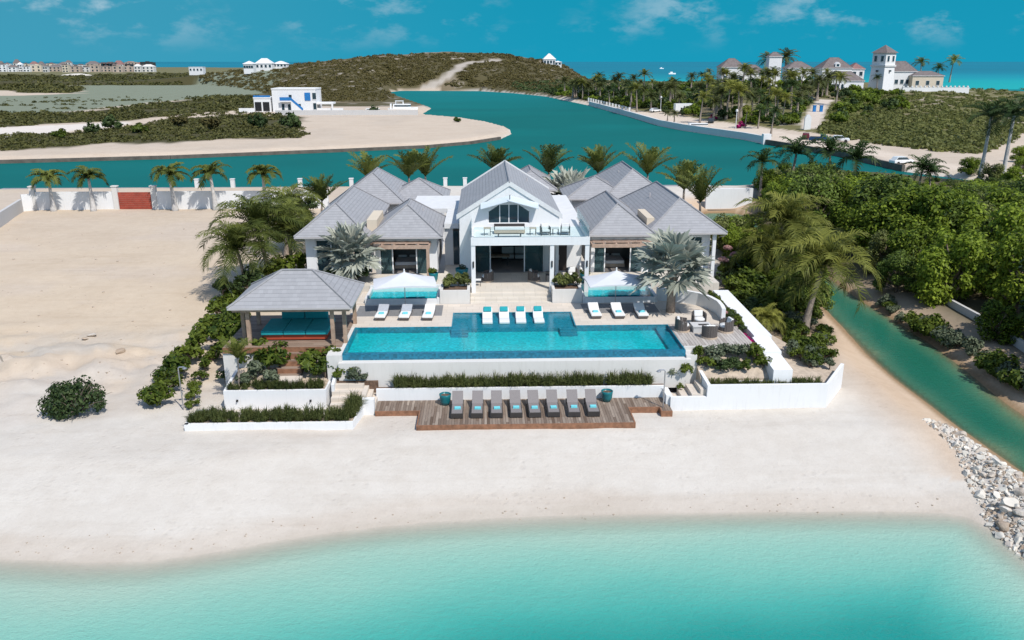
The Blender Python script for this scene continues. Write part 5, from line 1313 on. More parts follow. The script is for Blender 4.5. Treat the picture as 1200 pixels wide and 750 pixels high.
for px, py, z, pr, sc, lab in ((315, 434, 2.5, SH[0], 1.35, 'bright green bush left of the timber stairs'), (300, 425, 2.6, SH[1], 1.4, 'tall green bush at the front left cabana post'), (280, 428, 2.2, SH[2], 1.5, 'tall green bush at the corner of the upper planter'), (371, 434, 2.5, SH[1], 1.3, 'bright green bush right of the timber stairs'), (381, 441, 2.4, SH[2], .8, 'small green bush at the lower right of timber stairs'),
        (362, 426, 2.6, SH[0], .9, 'narrow bush against the cabana deck right of stairs'), (300, 446, 2.2, GS[0], 1.0, 'grey green shrub in the middle of the upper planter'), (316, 450, 2.15, GS[1], .85, 'smaller grey green shrub right of its taller neighbour'), (272, 448, 2.2, DS[0], .9, 'dark shrub in the left corner of the upper planter'), (288, 452, 2.2, GS[1], .7, 'low grey shrub by the young yellowing palm'),
        (405, 444, 2.35, SH[1], .75, 'upright green bush below the pool left corner'), (418, 446, 2.3, GS[0], .75, 'low grey green shrub below the pool left corner'), (427, 446, 2.3, GS[1], .5, 'tiny grey green shrub at the left end of pool wall'), (397, 420, 3.3, SH[2], .45, 'small yellow green plant at the cabana deck corner'),
        (259, 400, 2.0, SH[0], 1.3, 'green bush behind the small inner row'), (270, 385, 2.0, SH[1], 1.4, 'green bush left of the cabana back post'), (283, 395, 2.2, SH[2], 1.5, 'green bush directly left of the cabana deck'), (262, 345, 2.0, DS[0], 1.2, 'dark bush at the foot of the low coconut palm'), (300, 345, 2.2, DS[1], 1.6, 'dark bush behind the cabana under coconut palms'), (325, 330, 2.4, SH[0], 1.7, 'green bush between coconut palms and left wing'), (352, 318, 2.8, SH[1], 1.5, 'yellow green bush at the left wing corner'), (345, 262, 2.2, SH[2], 1.9, 'tall hedge bush along the left side of house'), (352, 276, 2.3, SH[1], 1.8, 'second tall hedge bush along the left side of house'), (336, 290, 2.2, SH[0], 1.9, 'third tall hedge bush along the left side of house'), (360, 250, 2.2, DS[1], 1.6, 'dark hedge bush nearest the boundary wall'), (420, 330, 4.3, DS[0], 1.1, 'dark low bush at the base of the left silver palm'), (393, 328, 4.2, SH[0], .9, 'low green bush left of the left silver palm trunk')):
    shrub(pr, px, py, sc*1.3, lab, 'bed' if z in (2.15, 2.2) and py > 425 else z)
PS = plant_proto('shrub', blob_crown(.55, .95, 8, 381, .9, .42), 700, .10, 382, 'mangrove3', .04, crown='foliage', stem='stem', shell=.3, stretch=1.7)
# entrance planters: loose pale shrubs
for px, py, lab in ((537, 336, 'pale green shrub in the left entrance planter, left side'), (545, 335, 'pale green shrub in the left entrance planter, right side'), (527, 337, 'small shrub at the far end of left entrance planter'), (655, 336, 'pale shrub in the right entrance planter, left side'), (664, 336, 'spiky pale shrub in the middle of right entrance planter'), (673, 335, 'pale shrub in the right entrance planter, right side')):
    shrub(PS, px, py, .92, lab, 4.66)
# right garden
gardens = [(829, 412, SH[0], 1.15, 'green bush at the left of right shrub bed'), (842, 410, SH[1], 1.25, 'green bush at the lounge deck front edge'), (857, 411, SH[2], 1.05, 'small green bush near the magenta flowers'), (838, 424, GS[0], 1.15, 'grey shrub in the front of right shrub bed'), (864, 421, GS[1], 1.25, 'grey shrub in the middle of right shrub bed'), (858, 433, DS[0], .85, 'dark low shrub at the front of right shrub bed'), (828, 431, SH[1], .8, 'low bush at the front left of right shrub bed'), (883, 424, SH[2], 1.0, 'green bush by the lower end of stepped wall'), (893, 432, SH[0], .85, 'low bush at the right corner of right shrub bed'), (844, 435, DS[1], .75, 'small dark bush at the ledge of right shrub bed'), (850, 418, GS[0], .9, 'grey shrub between two greener bushes in right bed'), (872, 433, SH[1], .7, 'little green bush at the front of right bed'), (818, 420, SH[2], .7, 'small bush at the left end of right bed')]
for px, py, pr, sc, lab in gardens: shrub(pr, px, py, sc, lab, 'bed')
for px, py, z, pr, sc, lab in ((787, 446, 2.0, GS[0], .9, 'grey green agave like shrub by the shower post'), (803, 441, 2.3, SH[2], .8, 'yellow green bush at the foot of pool wall, right end'), (797, 455, 1.7, SH[1], .35, 'tiny green plant on the right stone stair')): shrub(pr, px, py, sc, lab, z)
g = np.random.default_rng(77)
for k in range(15):                                    # narrow planted strip left of the stepped wall
    f = k/14; y = 50.2+f*7.6; x = 16.55+g.uniform(-.12, .12); z = 2.6+1.2*min(1, (y-45)/6)
    plant(SH[k % 3] if k % 4 else DS[0], (x, y, z), g.random()*6, .42+.15*g.random(), 'low green plant in the strip along the stepped wall', 'shrub', 'strip plants along the stepped wall')
for k in range(9):
    plant(FS, (16.58+.08*math.sin(k*2.1), 46.2+.42*k, 3.02 if k < 2 else 3.38), k*1.3, .62+.12*math.sin(k*1.7), 'magenta flowering bush between lounge deck and stepped wall', 'shrub', 'magenta bushes by the lounge deck')
shrub(PF, 850, 372, .5, 'red and pink flowering bush behind the right armchair', 3.7)
for k, (px, py) in enumerate(((852, 296), (860, 304), (848, 310))): shrub(PF, px, py, .8, 'pale pink flowering bush right of the house porch', 2.6, 'pale flowering bushes by the porch')
gp = PZ([(845, 290), (866, 285), (925, 322), (976, 368), (970, 395), (990, 430), (975, 440), (935, 438), (852, 340)], 1.8); n_ = 0
while n_ < 120:
    px, py = g.uniform(842, 990), g.uniform(284, 444)
    x, y, z = on_bed(px, py)
    if poly_sd(np.array([x]), np.array([y]), gp)[0] < .2 or (16.4 < x < 18.3) or x < 16.4: continue
    near = py > 375
    pr = (GS[n_ % 2] if n_ % 3 == 0 else SH[n_ % 3]) if near else (SH[n_ % 3] if n_ % 4 else DS[n_ % 2])
    plant(pr, (x, y, z-.03), g.random()*6, (.6+.55*g.random()) if near else (1.1+1.0*g.random()), 'leafy garden shrub between the stepped wall and the channel', 'shrub', 'garden shrubs right of the stepped wall'); n_ += 1
for k in range(40):                                    # straggly bushes on the far bank of the channel
    f = g.random(); px = 1030+180*f; py = 366+104*f+g.uniform(-14, -3)
    x, y, z = drop(px, py); plant(GS[k % 2] if k % 3 else SH[k % 3], (x, y, z-.05), g.random()*6, .8+.9*g.random(), 'straggly bush on the sandy far bank of the channel', 'bush', 'bushes on the far channel bank')
# --- grass strips (stuff)
def grass_strip(name, pts_fn, clumps, seed, hgt=.75, lab=None, dens=46):
    g = np.random.default_rng(seed); V, Q, tt_ = [], [], []
    for k in range(clumps):
        x, y, z = pts_fn(g); s = hgt*(.55+.75*g.random()**1.3); ctn = g.random()
        n = dens
        a = g.random(n)*6.283; sp_ = g.random(n)**.7; ln = s*(.7+.5*g.random(n))
        bx = x+np.cos(a)*.08*g.random(n); by = y+np.sin(a)*.08*g.random(n)
        ox, oy = np.cos(a)*ln*sp_*.62, np.sin(a)*ln*sp_*.62; h = ln*np.sqrt(np.maximum(.12, 1-(sp_*.8)**2))
        w = .014; px_, py_ = -np.sin(a)*w, np.cos(a)*w
        o = len(V)*4
        b0 = np.stack([bx-px_, by-py_, np.full(n, z)], 1); b1 = np.stack([bx+px_, by+py_, np.full(n, z)], 1)
        m1 = np.stack([bx+ox*.45+px_, by+oy*.45+py_, z+h*.75], 1); m0 = np.stack([bx+ox*.45-px_, by+oy*.45-py_, z+h*.75], 1)
        t0 = np.stack([bx+ox*1.05, by+oy*1.05, z+h*(.95-.25*sp_)], 1); t1 = t0+np.array([.006, 0, 0])
        V.append(np.stack([b0, b1, m1, m0, m0, m1, t1, t0], 1).reshape(-1, 3)); tt_.append(np.repeat(np.clip(.15+.5*ctn+.4*g.random(n), 0, 1), 2))
    V = np.concatenate(V); Q = np.arange(len(V)).reshape(-1, 4)
    me = np_mesh(name, V, Q, M['grass'], tint=np.concatenate(tt_))
    return tag(link(name, me), lab, 'grass', None, 'stuff')
grass_strip('grass', lambda g: (g.uniform(-5.4, 9.7), g.uniform(45.25, 45.7), 1.85), 290, 1, .84, 'long strip of dark fountain grass below the pool wall')
grass_strip('grass', lambda g: (g.uniform(-16.3, -7.6), g.uniform(42.05, 42.9), 1.29), 185, 2, .72, 'strip of fountain grass in the front left planter')
grass_strip('grass', lambda g: (-7.35+g.uniform(-.35, .15), g.uniform(42.3, 43.7), 1.4), 40, 3, 1.0, 'tuft of tall grass at the right end of front planter')
grass_strip('grass', lambda g: (g.uniform(-14.9, -9.6), g.uniform(LY+.3, LY+.8), 2.05), 90, 4, .6, 'low grass along the upper left planter edge')
grass_strip('grass', lambda g: (g.uniform(13.1, 19.6), g.uniform(44.1, 44.6), 2.1), 105, 5, .55, 'low grass strip above the tall right garden wall')
# ------------------------------------------------------------------ furniture
ORD = ['first', 'second', 'third', 'fourth', 'fifth', 'sixth', 'seventh', 'last']
def deck_lounger():
    r = empty('sun_lounger', (0, 0, 0), 0, 'x', 'sun lounger', 'taupe loungers on the beach deck')
    b = MB()
    for s in (-.33, .29): b.box(s, s+.04, -1.0, .95, .24, .30)
    b.box(-.29, .29, -1.0, -.95, .24, .30); b.box(-.29, .29, .90, .95, .24, .30); b.box(-.33, .33, -1.0, -.985, .05, .24); b.build('frame', M['darkframe'], r)
    for sx in (-.32, .26):
        for sy in (-.97, .80): m = MB(); m.box(sx, sx+.06, sy, sy+.06, 0, .24); m.build('leg', M['darkframe'], r)
    b = MB(); b.extr_x([(-.97, .305), (.28, .305), (.28, .335), (-.97, .335)], -.285, .285); b.build('seat', M['sling'], r)
    b = MB(); b.extr_x([(.285, .31), (.98, .80), (.965, .83), (.27, .34)], -.30, .30); b.build('backrest', M['sling'], r)
    b = MB(); b.tube([(.25, .75, .62), (.25, .86, .28)], .015, 5); b.tube([(-.25, .75, .62), (-.25, .86, .28)], .015, 5); b.build('back_strut', M['darkframe'], r)
    return r
def towel_mb(w, d):
    b = MB()
    for k in range(3): b.box(-w/2+.008*k, w/2-.004*k, -d/2+.006*k, d/2, .03*k, .03*k+.028)
    return b
DLP = deck_lounger(); TWm = towel_mb(.36, .24).mesh('towel', M['aqua'])
def towel(x, y, z, rz, lab, grp=None):
    o = link('towel', TWm); place(o, (x, y, z), rz); tag(o, lab, 'towel', grp); return o
lx = [536.3, 559.5, 581.8, 604, 625.3, 647.3, 671.1, 693.3]
lpos = ['leftmost, next to the left pot', 'second from left', 'third from left', 'fourth from left', 'fifth from left', 'sixth from left', 'seventh from left', 'rightmost, next to the right pot']
for k, px in enumerate(lx):
    x, _ = G(px, 487, DZ); y = 43.3+.02*math.sin(k*3)
    x = G(px, 480, DZ)[0]
    o = DLP if k == 0 else copy_tree(DLP)
    place(o, (x, y, DZ), .02*math.sin(k*5), 1.04, 'taupe sun lounger on the beach deck, '+lpos[k])
    towel(x+.02, y-.42+.03*math.cos(k*2), DZ+.352, .05*math.sin(k*4), 'folded aqua towel on the deck lounger '+lpos[k].split(',')[0], 'folded aqua towels')
def terrace_lounger(back):
    r = empty('chaise_longue', (0, 0, 0), 0, 'x', 'sun lounger', 'white loungers on the pool terrace')
    b = MB(); b.box(-.34, .34, -.98, .95, .10, .20); b.box(-.30, .30, -.9, .88, 0, .10); b.build('base', M['wicker'], r)
    b = MB(); b.extr_x([(-1.0, .205), (.2, .205), (.2, .34), (-1.0, .34)], -.35, .35); b.build('seat_cushion', M['cushion'], r, bevel=.03)
    b = MB(); b.extr_x([(.205, .21), (.98, .50), (.93, .63), (.2, .345)], -.35, .35); b.build('back_cushion', M[back], r, bevel=.03)
    return r
TLA, TLB = terrace_lounger('shadecush'), terrace_lounger('cushion')
tp = [(448.8, 'left pool terrace, left one with a grey back', TLA), (476.3, 'left pool terrace, middle one with a grey back', TLA), (503.2, 'left pool terrace, all white one nearest the stairs', TLB), (696.5, 'right pool terrace, left one under the umbrella', TLB), (723.5, 'right pool terrace, middle of three', TLB), (750.5, 'right pool terrace, right one near the silver palm', TLB)]
used = set()
for k, (px, lab, pr) in enumerate(tp):
    o = pr if id(pr) not in used else copy_tree(pr); used.add(id(pr))
    fy = G(px, 376.3 if k < 3 else 374.2, T)[1]; y = fy+1.0; x = G(px, 369, T)[0]
    place(o, (x, y, T+.006), -.05 if k < 3 else .02, 1.0, 'white chaise longue on the '+lab)
    towel(x, y-.42, T+.352, .1, 'folded aqua towel, '+lab.replace(' with a grey back', '').replace('all white one ', ''), 'folded aqua towels')
def ledge_lounger():
    r = empty('pool_lounger', (0, 0, 0), 0, 'x', 'pool lounger', 'white loungers in the shallow pool ledge')
    top = [(-.95, .17), (-.75, .20), (-.45, .23), (-.1, .14), (.1, .13), (.3, .22), (.6, .42), (.9, .60)]
    bot = [(.88, .10), (.6, -.0), (-.9, 0), (-.95, .02)]
    b = MB(); b.extr_x(top+bot, -.33, .33); b.build('shell', M['cap'], r, bevel=.02)
    b = MB(); b.extr_x([(.55, .40), (.90, .61), (.86, .70), (.52, .49)], -.26, .26); b.build('head_cushion', M['teal'], r, bevel=.03)
    return r
PL = ledge_lounger()
for k, px in enumerate((571.3, 591.2, 610.9, 632.0)):
    x, y = G(px, 379.6-.25*k, T-.1); o = PL if k == 0 else copy_tree(PL)
    place(o, (x, y+.95, T-.135), .03*math.sin(k*3), 1.02, 'white moulded lounger with teal pillow on the pool ledge, '+['leftmost', 'second from left', 'third from left', 'rightmost'][k])
# umbrellas
def umbrella():
    r = empty('parasol', (0, 0, 0), 0, 'x', 'parasol', 'white parasols on the pool terrace')
    b = MB(); b.box(-.35, .35, -.35, .35, 0, .06); b.build('base', M['metal'], r)
    b = MB(); b.tube([(0, 0, .06), (0, 0, 2.75)], .03, 10); b.build('pole', M['metal'], r)
    h, z0, z1 = 2.12, 1.93, 2.68
    c = [(-h, -1.4, z0), (h, -1.4, z0), (h, 1.4, z0), (-h, 1.4, z0)]; md = [(0, -1.36, z0+.1), (2.05, 0, z0+.1), (0, 1.36, z0+.1), (-2.05, 0, z0+.1)]; ap = (0, 0, z1)
    b = MB(); vs = c+[ap]; n = 8
    for k in range(4):                                 # slightly sagging cloth panels between the ribs
        a, d = Vector(c[k]), Vector(c[(k+1) % 4]); A = Vector(ap); rows = []
        for i in range(n+1):
            f = i/n; row = []
            for j in range(n+1):
                s = j/n; p_ = A.lerp(a.lerp(d, s), f); p_.z += .11*math.sin(math.pi*s)*f-.05*math.sin(math.pi*f); 
                e = a.lerp(d, s); row.append(tuple(p_))
            rows.append(row)
        b0 = len(b.v); flat = [q for r_2 in rows for q in r_2]
        b.add(flat, [(i*(n+1)+j, (i+1)*(n+1)+j, (i+1)*(n+1)+j+1, i*(n+1)+j+1) for i in range(n) for j in range(n)])
        # valance
        vv = [q for q in rows[-1]]; b.add(vv+[(q[0], q[1], q[2]-.09) for q in vv], [(j, n+1+j, n+2+j, j+1) for j in range(n)])
    o = b.build('canopy', M['canopy'], r)
    s_ = o.modifiers.new('solid', 'SOLIDIFY'); s_.thickness = .012
    for k in range(8):
        a = k*math.pi/4; e = Vector(c[(k-1)//2 % 4]) if k % 2 else Vector(md[[1, 2, 3, 0][k//2]])
        b = MB(); b.tube([(0, 0, z1-.06), (e.x*.97, e.y*.97, e.z-.06)], .012, 5); b.build('rib', M['metal'], r)
    b = MB(); b.lathe([(0.0, 2.92), (.05, 2.88), (.05, 2.72), (.09, 2.64), (.0, 2.63)], n=10); b.build('finial', M['cap'], r)
    return r
UM = umbrella()
x1, _ = G(475.5, 349, T); x2, _ = G(720.5, 349, T)
place(UM, (W(474, 330, 55.35)[0], 55.35, T), .13, 1.0, 'white square parasol in front of the left plunge pool')
o = copy_tree(UM); place(o, (W(722, 329, 55.3)[0], 55.3, T), .06, 1.0, 'white square parasol in front of the right plunge pool')
# pots
def pot(lab, x, y, z, sc):
    r = empty('planter_pot', (x, y, z), 0, lab, 'pot'); r.scale = (sc, sc, sc)
    b = MB(); b.lathe([(0, 0), (.20, 0), (.29, .22), (.315, .48), (.335, .62), (.305, .64), (.285, .60), (.285, .52), (0, .52)], n=24); b.build('bowl', M['teal2'], r, True)
    b = MB(); b.lathe([(0, .545), (.283, .53)], n=20); b.build('potting_soil', M['soil'], r); return r
x, y = G(522, 474, DZ); pot('glossy teal pot at the left end of deck loungers', x, y, DZ, 1.05)
x, y = G(711, 470, DZ); pot('glossy teal pot at the right end of deck loungers', x, y, DZ, 1.05)
for k, (px, py, Y, lab) in enumerate(((508, 321, 60.6, 'teal pot with leafy plant by the left bedroom'), (685, 322, 60.0, 'teal pot with leafy plant beside the right balcony column'), (541, 321, 60.9, 'tall teal pot with palm left of the balcony column'))):
    x = W(px, py, Y)[0]; pot(lab, x, Y, FL+.01, 1.1 if k < 2 else 1.5)
    plant(SH[k] if k < 2 else GS[0], (x, Y, FL+.55 if k < 2 else FL+.75), 0, .55, 'leafy plant growing in the '+['teal pot by the left bedroom', 'teal pot beside the right balcony column', 'tall teal pot left of balcony column'][k], 'plant')
# outdoor showers
def shower(x, y, z, rz, lab, h=2.25):
    r = empty('shower_post', (x, y, z), rz, lab, 'shower')
    b = MB(); b.tube([(0, 0, 0), (0, 0, h), (.06, 0, h+.05), (.36, 0, h+.05)], .035, 8); b.build('pipe', M['metal'], r)
    b = MB(); b.lathe([(0, h-.06), (.13, h-.06), (.13, h-.03), (.03, h+.04)], .36, 0, 14); b.build('shower_head', M['metal'], r)
    b = MB(); b.tube([(0, 0, 1.15), (.20, 0, 1.15)], .025, 6); b.cbox(.04, 0, 1.0, .07, .09, .16); b.build('tap', M['metal'], r); return r
x, y = G(777, 477.5, DZ); shower(x, y, DZ, math.pi*.97, 'metal outdoor shower at the right end of the beach deck')
x, y = G(215, 480, 1.1); shower(x, y, H(x, y), .05, 'metal outdoor shower on the sand by the left hedge', 2.6)
# right lounge: armchairs and table
def armchair():
    r = empty('armchair', (0, 0, 0), 0, 'x', 'armchair', 'round backed armchairs of the outdoor lounge')
    b = MB(); n = 14
    for k in range(n):                                 # woven curved back and arms, open at the front (-Y)
        a0, a1 = R(-35+250*k/n), R(-35+250*(k+1)/n); r0, r1 = .37, .44; top = .66+.12*math.sin(max(0, a0+.1))
        q = [(math.cos(a0)*r0, math.sin(a0)*r0), (math.cos(a0)*r1, math.sin(a0)*r1), (math.cos(a1-.03)*r1, math.sin(a1-.03)*r1), (math.cos(a1-.03)*r0, math.sin(a1-.03)*r0)]
        b.prism(q, .10, top)
    b.build('back_shell', M['wicker'], r)
    b = MB(); b.lathe([(0, .10), (.40, .10), (.40, .28), (0, .28)], n=20); b.build('base', M['wicker'], r)
    b = MB(); b.lathe([(.36, .0), (.45, .0), (.45, .10), (.36, .10)], n=20); b.build('plinth', M['lightwood'], r)
    b = MB(); b.lathe([(0, .285), (.34, .285), (.365, .35), (.33, .44), (0, .45)], n=20); b.build('seat_cushion', M['cushion'], r, True)
    b = MB(); b.cbox(0, .24, .62, .52, .16, .36, 0, -.2); b.build('back_cushion', M['cushion'], r, bevel=.05)
    return r
AC = armchair()
for k, (px, py, rz, lab) in enumerate(((799.5, 387.5, 1.4, 'armchair on the left of lounge table, by the pool'), (818.5, 380.5, 3.05*0, 'armchair behind the lounge table'), (831, 395.5, math.pi-.1, 'armchair in front of the lounge table, its back to the beach'), (850, 388.5, -1.4, 'armchair on the right of lounge table, by the flowers'))):
    x, y = G(px, py, T); o = AC if k == 0 else copy_tree(AC); place(o, (x, y, T+.012), rz, 1.12, 'wicker '+lab)
x, y = G(821, 387.5, T)
t_ = empty('coffee_table', (x, y, T+.012), 0, 'low square grey table in the middle of the outdoor lounge', 'table')
b = MB(); b.box(-.62, .62, -.5, .5, .36, .42); b.build('tabletop', M['greywall'], t_)
b = MB(); b.box(-.58, .58, -.46, .46, 0, .36); b.build('base', M['greywall'], t_)
b = MB(); b.box(-.3, .35, -.12, .12, .42, .45); o = b.build('tray', M['darkframe']); place(o, (x+.12, y-.1, T+.012)); tag(o, 'long dark tray on the grey lounge table', 'tray')
# balcony furniture
zb = 8.022
sf = empty('outdoor_sofa', (W(597, 268, 60.9)[0], 60.9, zb), 0, 'long white sofa on the balcony below the gable window', 'sofa')
b = MB(); b.box(-1.15, 1.15, -.4, .4, .08, .3); b.build('frame', M['lightwood'], sf)
b = MB(); b.box(-1.1, 1.1, -.4, .22, .302, .48); b.build('seat_cushion', M['cushion'], sf, bevel=.04)
b = MB(); b.box(-1.15, 1.15, .23, .42, .302, .66); b.build('backrest', M['darkframe'], sf)
tb = empty('coffee_table', (W(597, 274, 59.5)[0], 59.4, zb), 0, 'long light wood table in front of balcony sofa', 'table')
b = MB(); b.box(-.9, .9, -.3, .3, .36, .42); b.build('tabletop', M['lightwood'], tb)
for sx in (-.85, .77):
    for sy in (-.28, .20): b = MB(); b.box(sx, sx+.08, sy, sy+.08, 0, .36); b.build('leg', M['darkframe'], tb)
def bchair():
    r = empty('balcony_chair', (0, 0, 0), 0, 'x', 'chair', 'white cushioned balcony chairs')
    b = MB(); b.box(-.36, .36, -.36, .36, .2, .26); b.box(-.36, -.30, -.36, .36, .26, .6); b.box(.30, .36, -.36, .36, .26, .6); b.box(-.30, .30, .30, .36, .26, .75); b.build('frame', M['darkframe'], r)
    for sx in (-.36, .30):
        for sy in (-.36, .30): m = MB(); m.box(sx, sx+.06, sy, sy+.06, 0, .2); m.build('leg', M['darkframe'], r)
    b = MB(); b.box(-.29, .29, -.34, .28, .262, .42); b.build('seat_cushion', M['cushion'], r, bevel=.03)
    b = MB(); b.cbox(0, .2, .6, .56, .14, .38, 0, -.15); b.build('back_cushion', M['cushion'], r, bevel=.03); return r
BC = bchair()
for k, (px, lab) in enumerate(((639, 'white cushioned chair on the balcony, left of the side table'), (662.5, 'white cushioned chair on the balcony, nearest its right end'))):
    o = BC if k == 0 else copy_tree(BC); place(o, (W(px, 269, 60.3)[0], 60.3, zb), .1-.2*k, 1.0, lab)
def side_table(x, y, z, lab, m, sc=1):
    r = empty('side_table', (x, y, z), 0, lab, 'table'); r.scale = (sc,)*3
    b = MB(); b.box(-.24, .24, -.24, .24, .46, .5); b.build('tabletop', M[m], r)
    for sx in (-.22, .18):
        for sy in (-.22, .18): b = MB(); b.box(sx, sx+.04, sy, sy+.04, 0, .46); b.build('leg', M['darkframe'], r)
side_table(W(651, 269, 60.3)[0], 60.3, zb, 'small glass side table between two balcony chairs', 'greywall')
side_table(W(624.5, 269, 60.3)[0], 60.3, zb, 'small dark stool table right of balcony sofa', 'lightwood', 1.05)
side_table(W(571, 269, 60.3)[0], 60.3, zb, 'small table at the left end of balcony sofa', 'lightwood', 1.1)
# ground floor porch furniture and rooms
for k, (px, Y, rz, lab) in enumerate(((571, 60.6, -1.5, 'wicker porch chair left of the open living room'), (626, 60.6, 1.5, 'wicker porch chair right of the open living room'), (670, 61.0, 0, 'wicker porch chair by the dark front door'))):
    o = copy_tree(AC); del o['group']; place(o, (W(px, 325, Y)[0], Y, FL+.012), rz, 1.1, lab)
    o['label'] = lab
side_table(W(560, 330, 59.3)[0], 59.3, FL+.01, 'dark wicker stool beside the left porch chair', 'cushion', .95)
side_table(W(643, 326, 60.6)[0], 60.6, FL+.01, 'small porch table behind the middle balcony column', 'darkframe', 1.0)
dn = empty('dining_table', (.7, 66.0, FL+.01), 0, 'wooden dining table inside the living room', 'table')
b = MB(); b.box(-1.3, 1.3, -.5, .5, .70, .76); b.build('tabletop', M['lightwood'], dn)
for sx in (-1.2, 1.1):
    for sy in (-.4, .3): b = MB(); b.box(sx, sx+.1, sy, sy+.1, 0, .7); b.build('leg', M['darkframe'], dn)
for k, (x, lab) in enumerate(((1.9, 'cream armchair deep inside the living room'), (3.0, 'second cream armchair deep inside the living room, right of first'))):
    r = empty('armchair', (x, 67.8, FL+.01), math.pi*0, lab, 'armchair')
    b = MB(); b.box(-.5, .5, -.45, .45, .15, .45); b.build('seat', M['cushion'], r, bevel=.05)
    b = MB(); b.box(-.5, .5, .32, .52, .45, 1.0); b.build('backrest', M['cushion'], r, bevel=.05)
    b = MB(); b.box(-.48, .48, -.43, .43, 0, .15); b.build('base', M['darkframe'], r)
for x, y, lab in ((-6.3, 65.6, 'white bed inside the left bedroom'), (10.3, 65.6, 'white bed inside the right bedroom')):
    r = empty('bed', (x, y, FL+.012), 0, lab, 'bed')
    b = MB(); b.box(-.95, .95, -1.05, 1.05, .05, .3); b.build('bed_frame', M['lightwood'], r)
    b = MB(); b.box(-.92, .92, -1.02, 1.0, .3, .58); b.build('mattress', M['cushion'], r, bevel=.06)
    b = MB(); b.box(-1.1, 1.1, 1.06, 1.16, 0, 1.3); b.build('headboard', M['room'], r)
    for s in (-.45, .45): b = MB(); b.cbox(s, .75, .68, .7, .4, .18, 0, -.3); b.build('pillow', M['cushion'], r, bevel=.05)
# small spot lights on planter wall
for px, lab in ((278, 'small black spot light on planter wall, left one'), (364, 'small black spot light on planter wall, right one')):
    x, z = W(px, 469.5, LY-.02); b = MB(); b.cbox(0, 0, 0, .11, .06, .11); b.tube([(0, -.03, .02), (0, -.12, -.02)], .04, 8); o = b.build('spot_light', M['black']); place(o, (x, LY-.025, z)); tag(o, lab, 'light')
for px, py, lab in ((889.5, 397, 'thin path light on the upper edge of stepped wall'), (905, 424, 'thin path light near the lower edge of stepped wall')):
    x, y = G(px-2.5, py+8, 3.0); b = MB(); b.tube([(0, 0, 0), (0, 0, .55), (.1, 0, .62)], .025, 6); o = b.build('path_light', M['metal']); place(o, (16.7, y, 3.0)); tag(o, lab, 'light')
# ------------------------------------------------------------------ jetty rocks
g = np.random.default_rng(91)
def rock_mesh(seed):
    import bmesh
    gg = np.random.default_rng(seed); bm = bmesh.new(); bmesh.ops.create_icosphere(bm, subdivisions=3, radius=1.0)
    sc = gg.uniform(.6, 1.15, 3); sc[2] *= .75; pl = [(gg.normal(size=3), gg.uniform(.42, .75)) for _ in range(11)]
    for v in bm.verts:
        p_ = np.array(v.co)
        for n_, d in pl:
            n_ = n_/np.linalg.norm(n_); s = p_@n_
            if s > d: p_ = p_-n_*(s-d)
        p_ = p_*sc*(1+.02*gg.normal()); v.co = p_*1.25
    me = bpy.data.meshes.new('boulder'); bm.to_mesh(me); bm.free(); return me
RK = [rock_mesh(k) for k in range(9)]
for k, me_ in enumerate(RK): me_.materials.append(M['rock'] if k % 2 else M['rockw'])
cand = []
JP = np.array(JETTY)
while len(cand) < 285:
    px, py = g.uniform(1084, 1212), g.uniform(496, 672)
    q = G(px, py, .7)
    s = poly_sd(np.array([q[0]]), np.array([q[1]]), JETTY)[0]
    if s < -.15: continue
    left = q[0]-np.interp(q[1], [31, 44], [24.5, 21.5])
    sz = (.09+.28*g.random()**2.4)*(1.0 if py > 560 else .75)
    if s > 1.5 and g.random() < .55: continue
    if all((q[0]-c[0])**2+(q[1]-c[1])**2 > (sz+c[2])**2*.42 for c in cand): cand.append((q[0], q[1], sz))
for k, (x, y, sz) in enumerate(cand):
    o = link('boulder', RK[k % 9]); z = H(x, y); place(o, (x, y, z+sz*.25), g.random()*6.28, sz)
    o.rotation_euler = (g.uniform(-.4, .4), g.uniform(-.4, .4), g.random()*6.28)
    tag(o, 'pale limestone boulder in the heap between beach and channel', 'rock', 'boulders of the heap by the channel')
for k, (px, py, sz, lab) in enumerate(((108, 394, .42, 'flat pale stone block on the sand, left of its twin'), (141, 413, .5, 'pale stone block on the rough sand above the wild bush'), (8, 421, .6, 'pale stone block at the left edge of the sand'), (100, 398, .25, 'small stone beside the flat pale block'))):
    x, y, z = drop(px, py); o = link('boulder', RK[(k*2+1) % 8]); place(o, (x, y, z+.08), k*1.3, (sz*1.0, sz*.6, sz*.5)); tag(o, lab, 'rock')
b = MB(); RB = []
for _ in range(4200):
    px, py = g.uniform(1080, 1212), g.uniform(492, 672); q = G(px, py, .7)
    if poly_sd(np.array([q[0]]), np.array([q[1]]), JETTY)[0] < -.25: continue
    s = .03+.10*g.random()**2; mt_ = Matrix.Translation((q[0], q[1], H(*q)+s*.3)) @ Matrix.Rotation(g.random()*6, 4, 'Z') @ Matrix.Rotation(g.uniform(-.6, .6), 4, 'X'); b.mi = int(g.random() < .5)
    b.add([mt_ @ Vector(v_) for v_ in ((-s, -s*.7, -s*.4), (s*.8, -s, -s*.4), (s, s*.7, -s*.4), (-s*.7, s, -s*.4), (-s*.5, -s*.4, s*.5), (s*.55, -s*.3, s*.6), (s*.4, s*.5, s*.45), (-s*.4, s*.45, s*.55))], [(0, 1, 5, 4), (1, 2, 6, 5), (2, 3, 7, 6), (3, 0, 4, 7), (4, 5, 6, 7)])
tag(b.build('rubble', [M['rock'], M['rockw']]), 'small broken limestone rubble between the boulders', 'rubble', None, 'stuff')
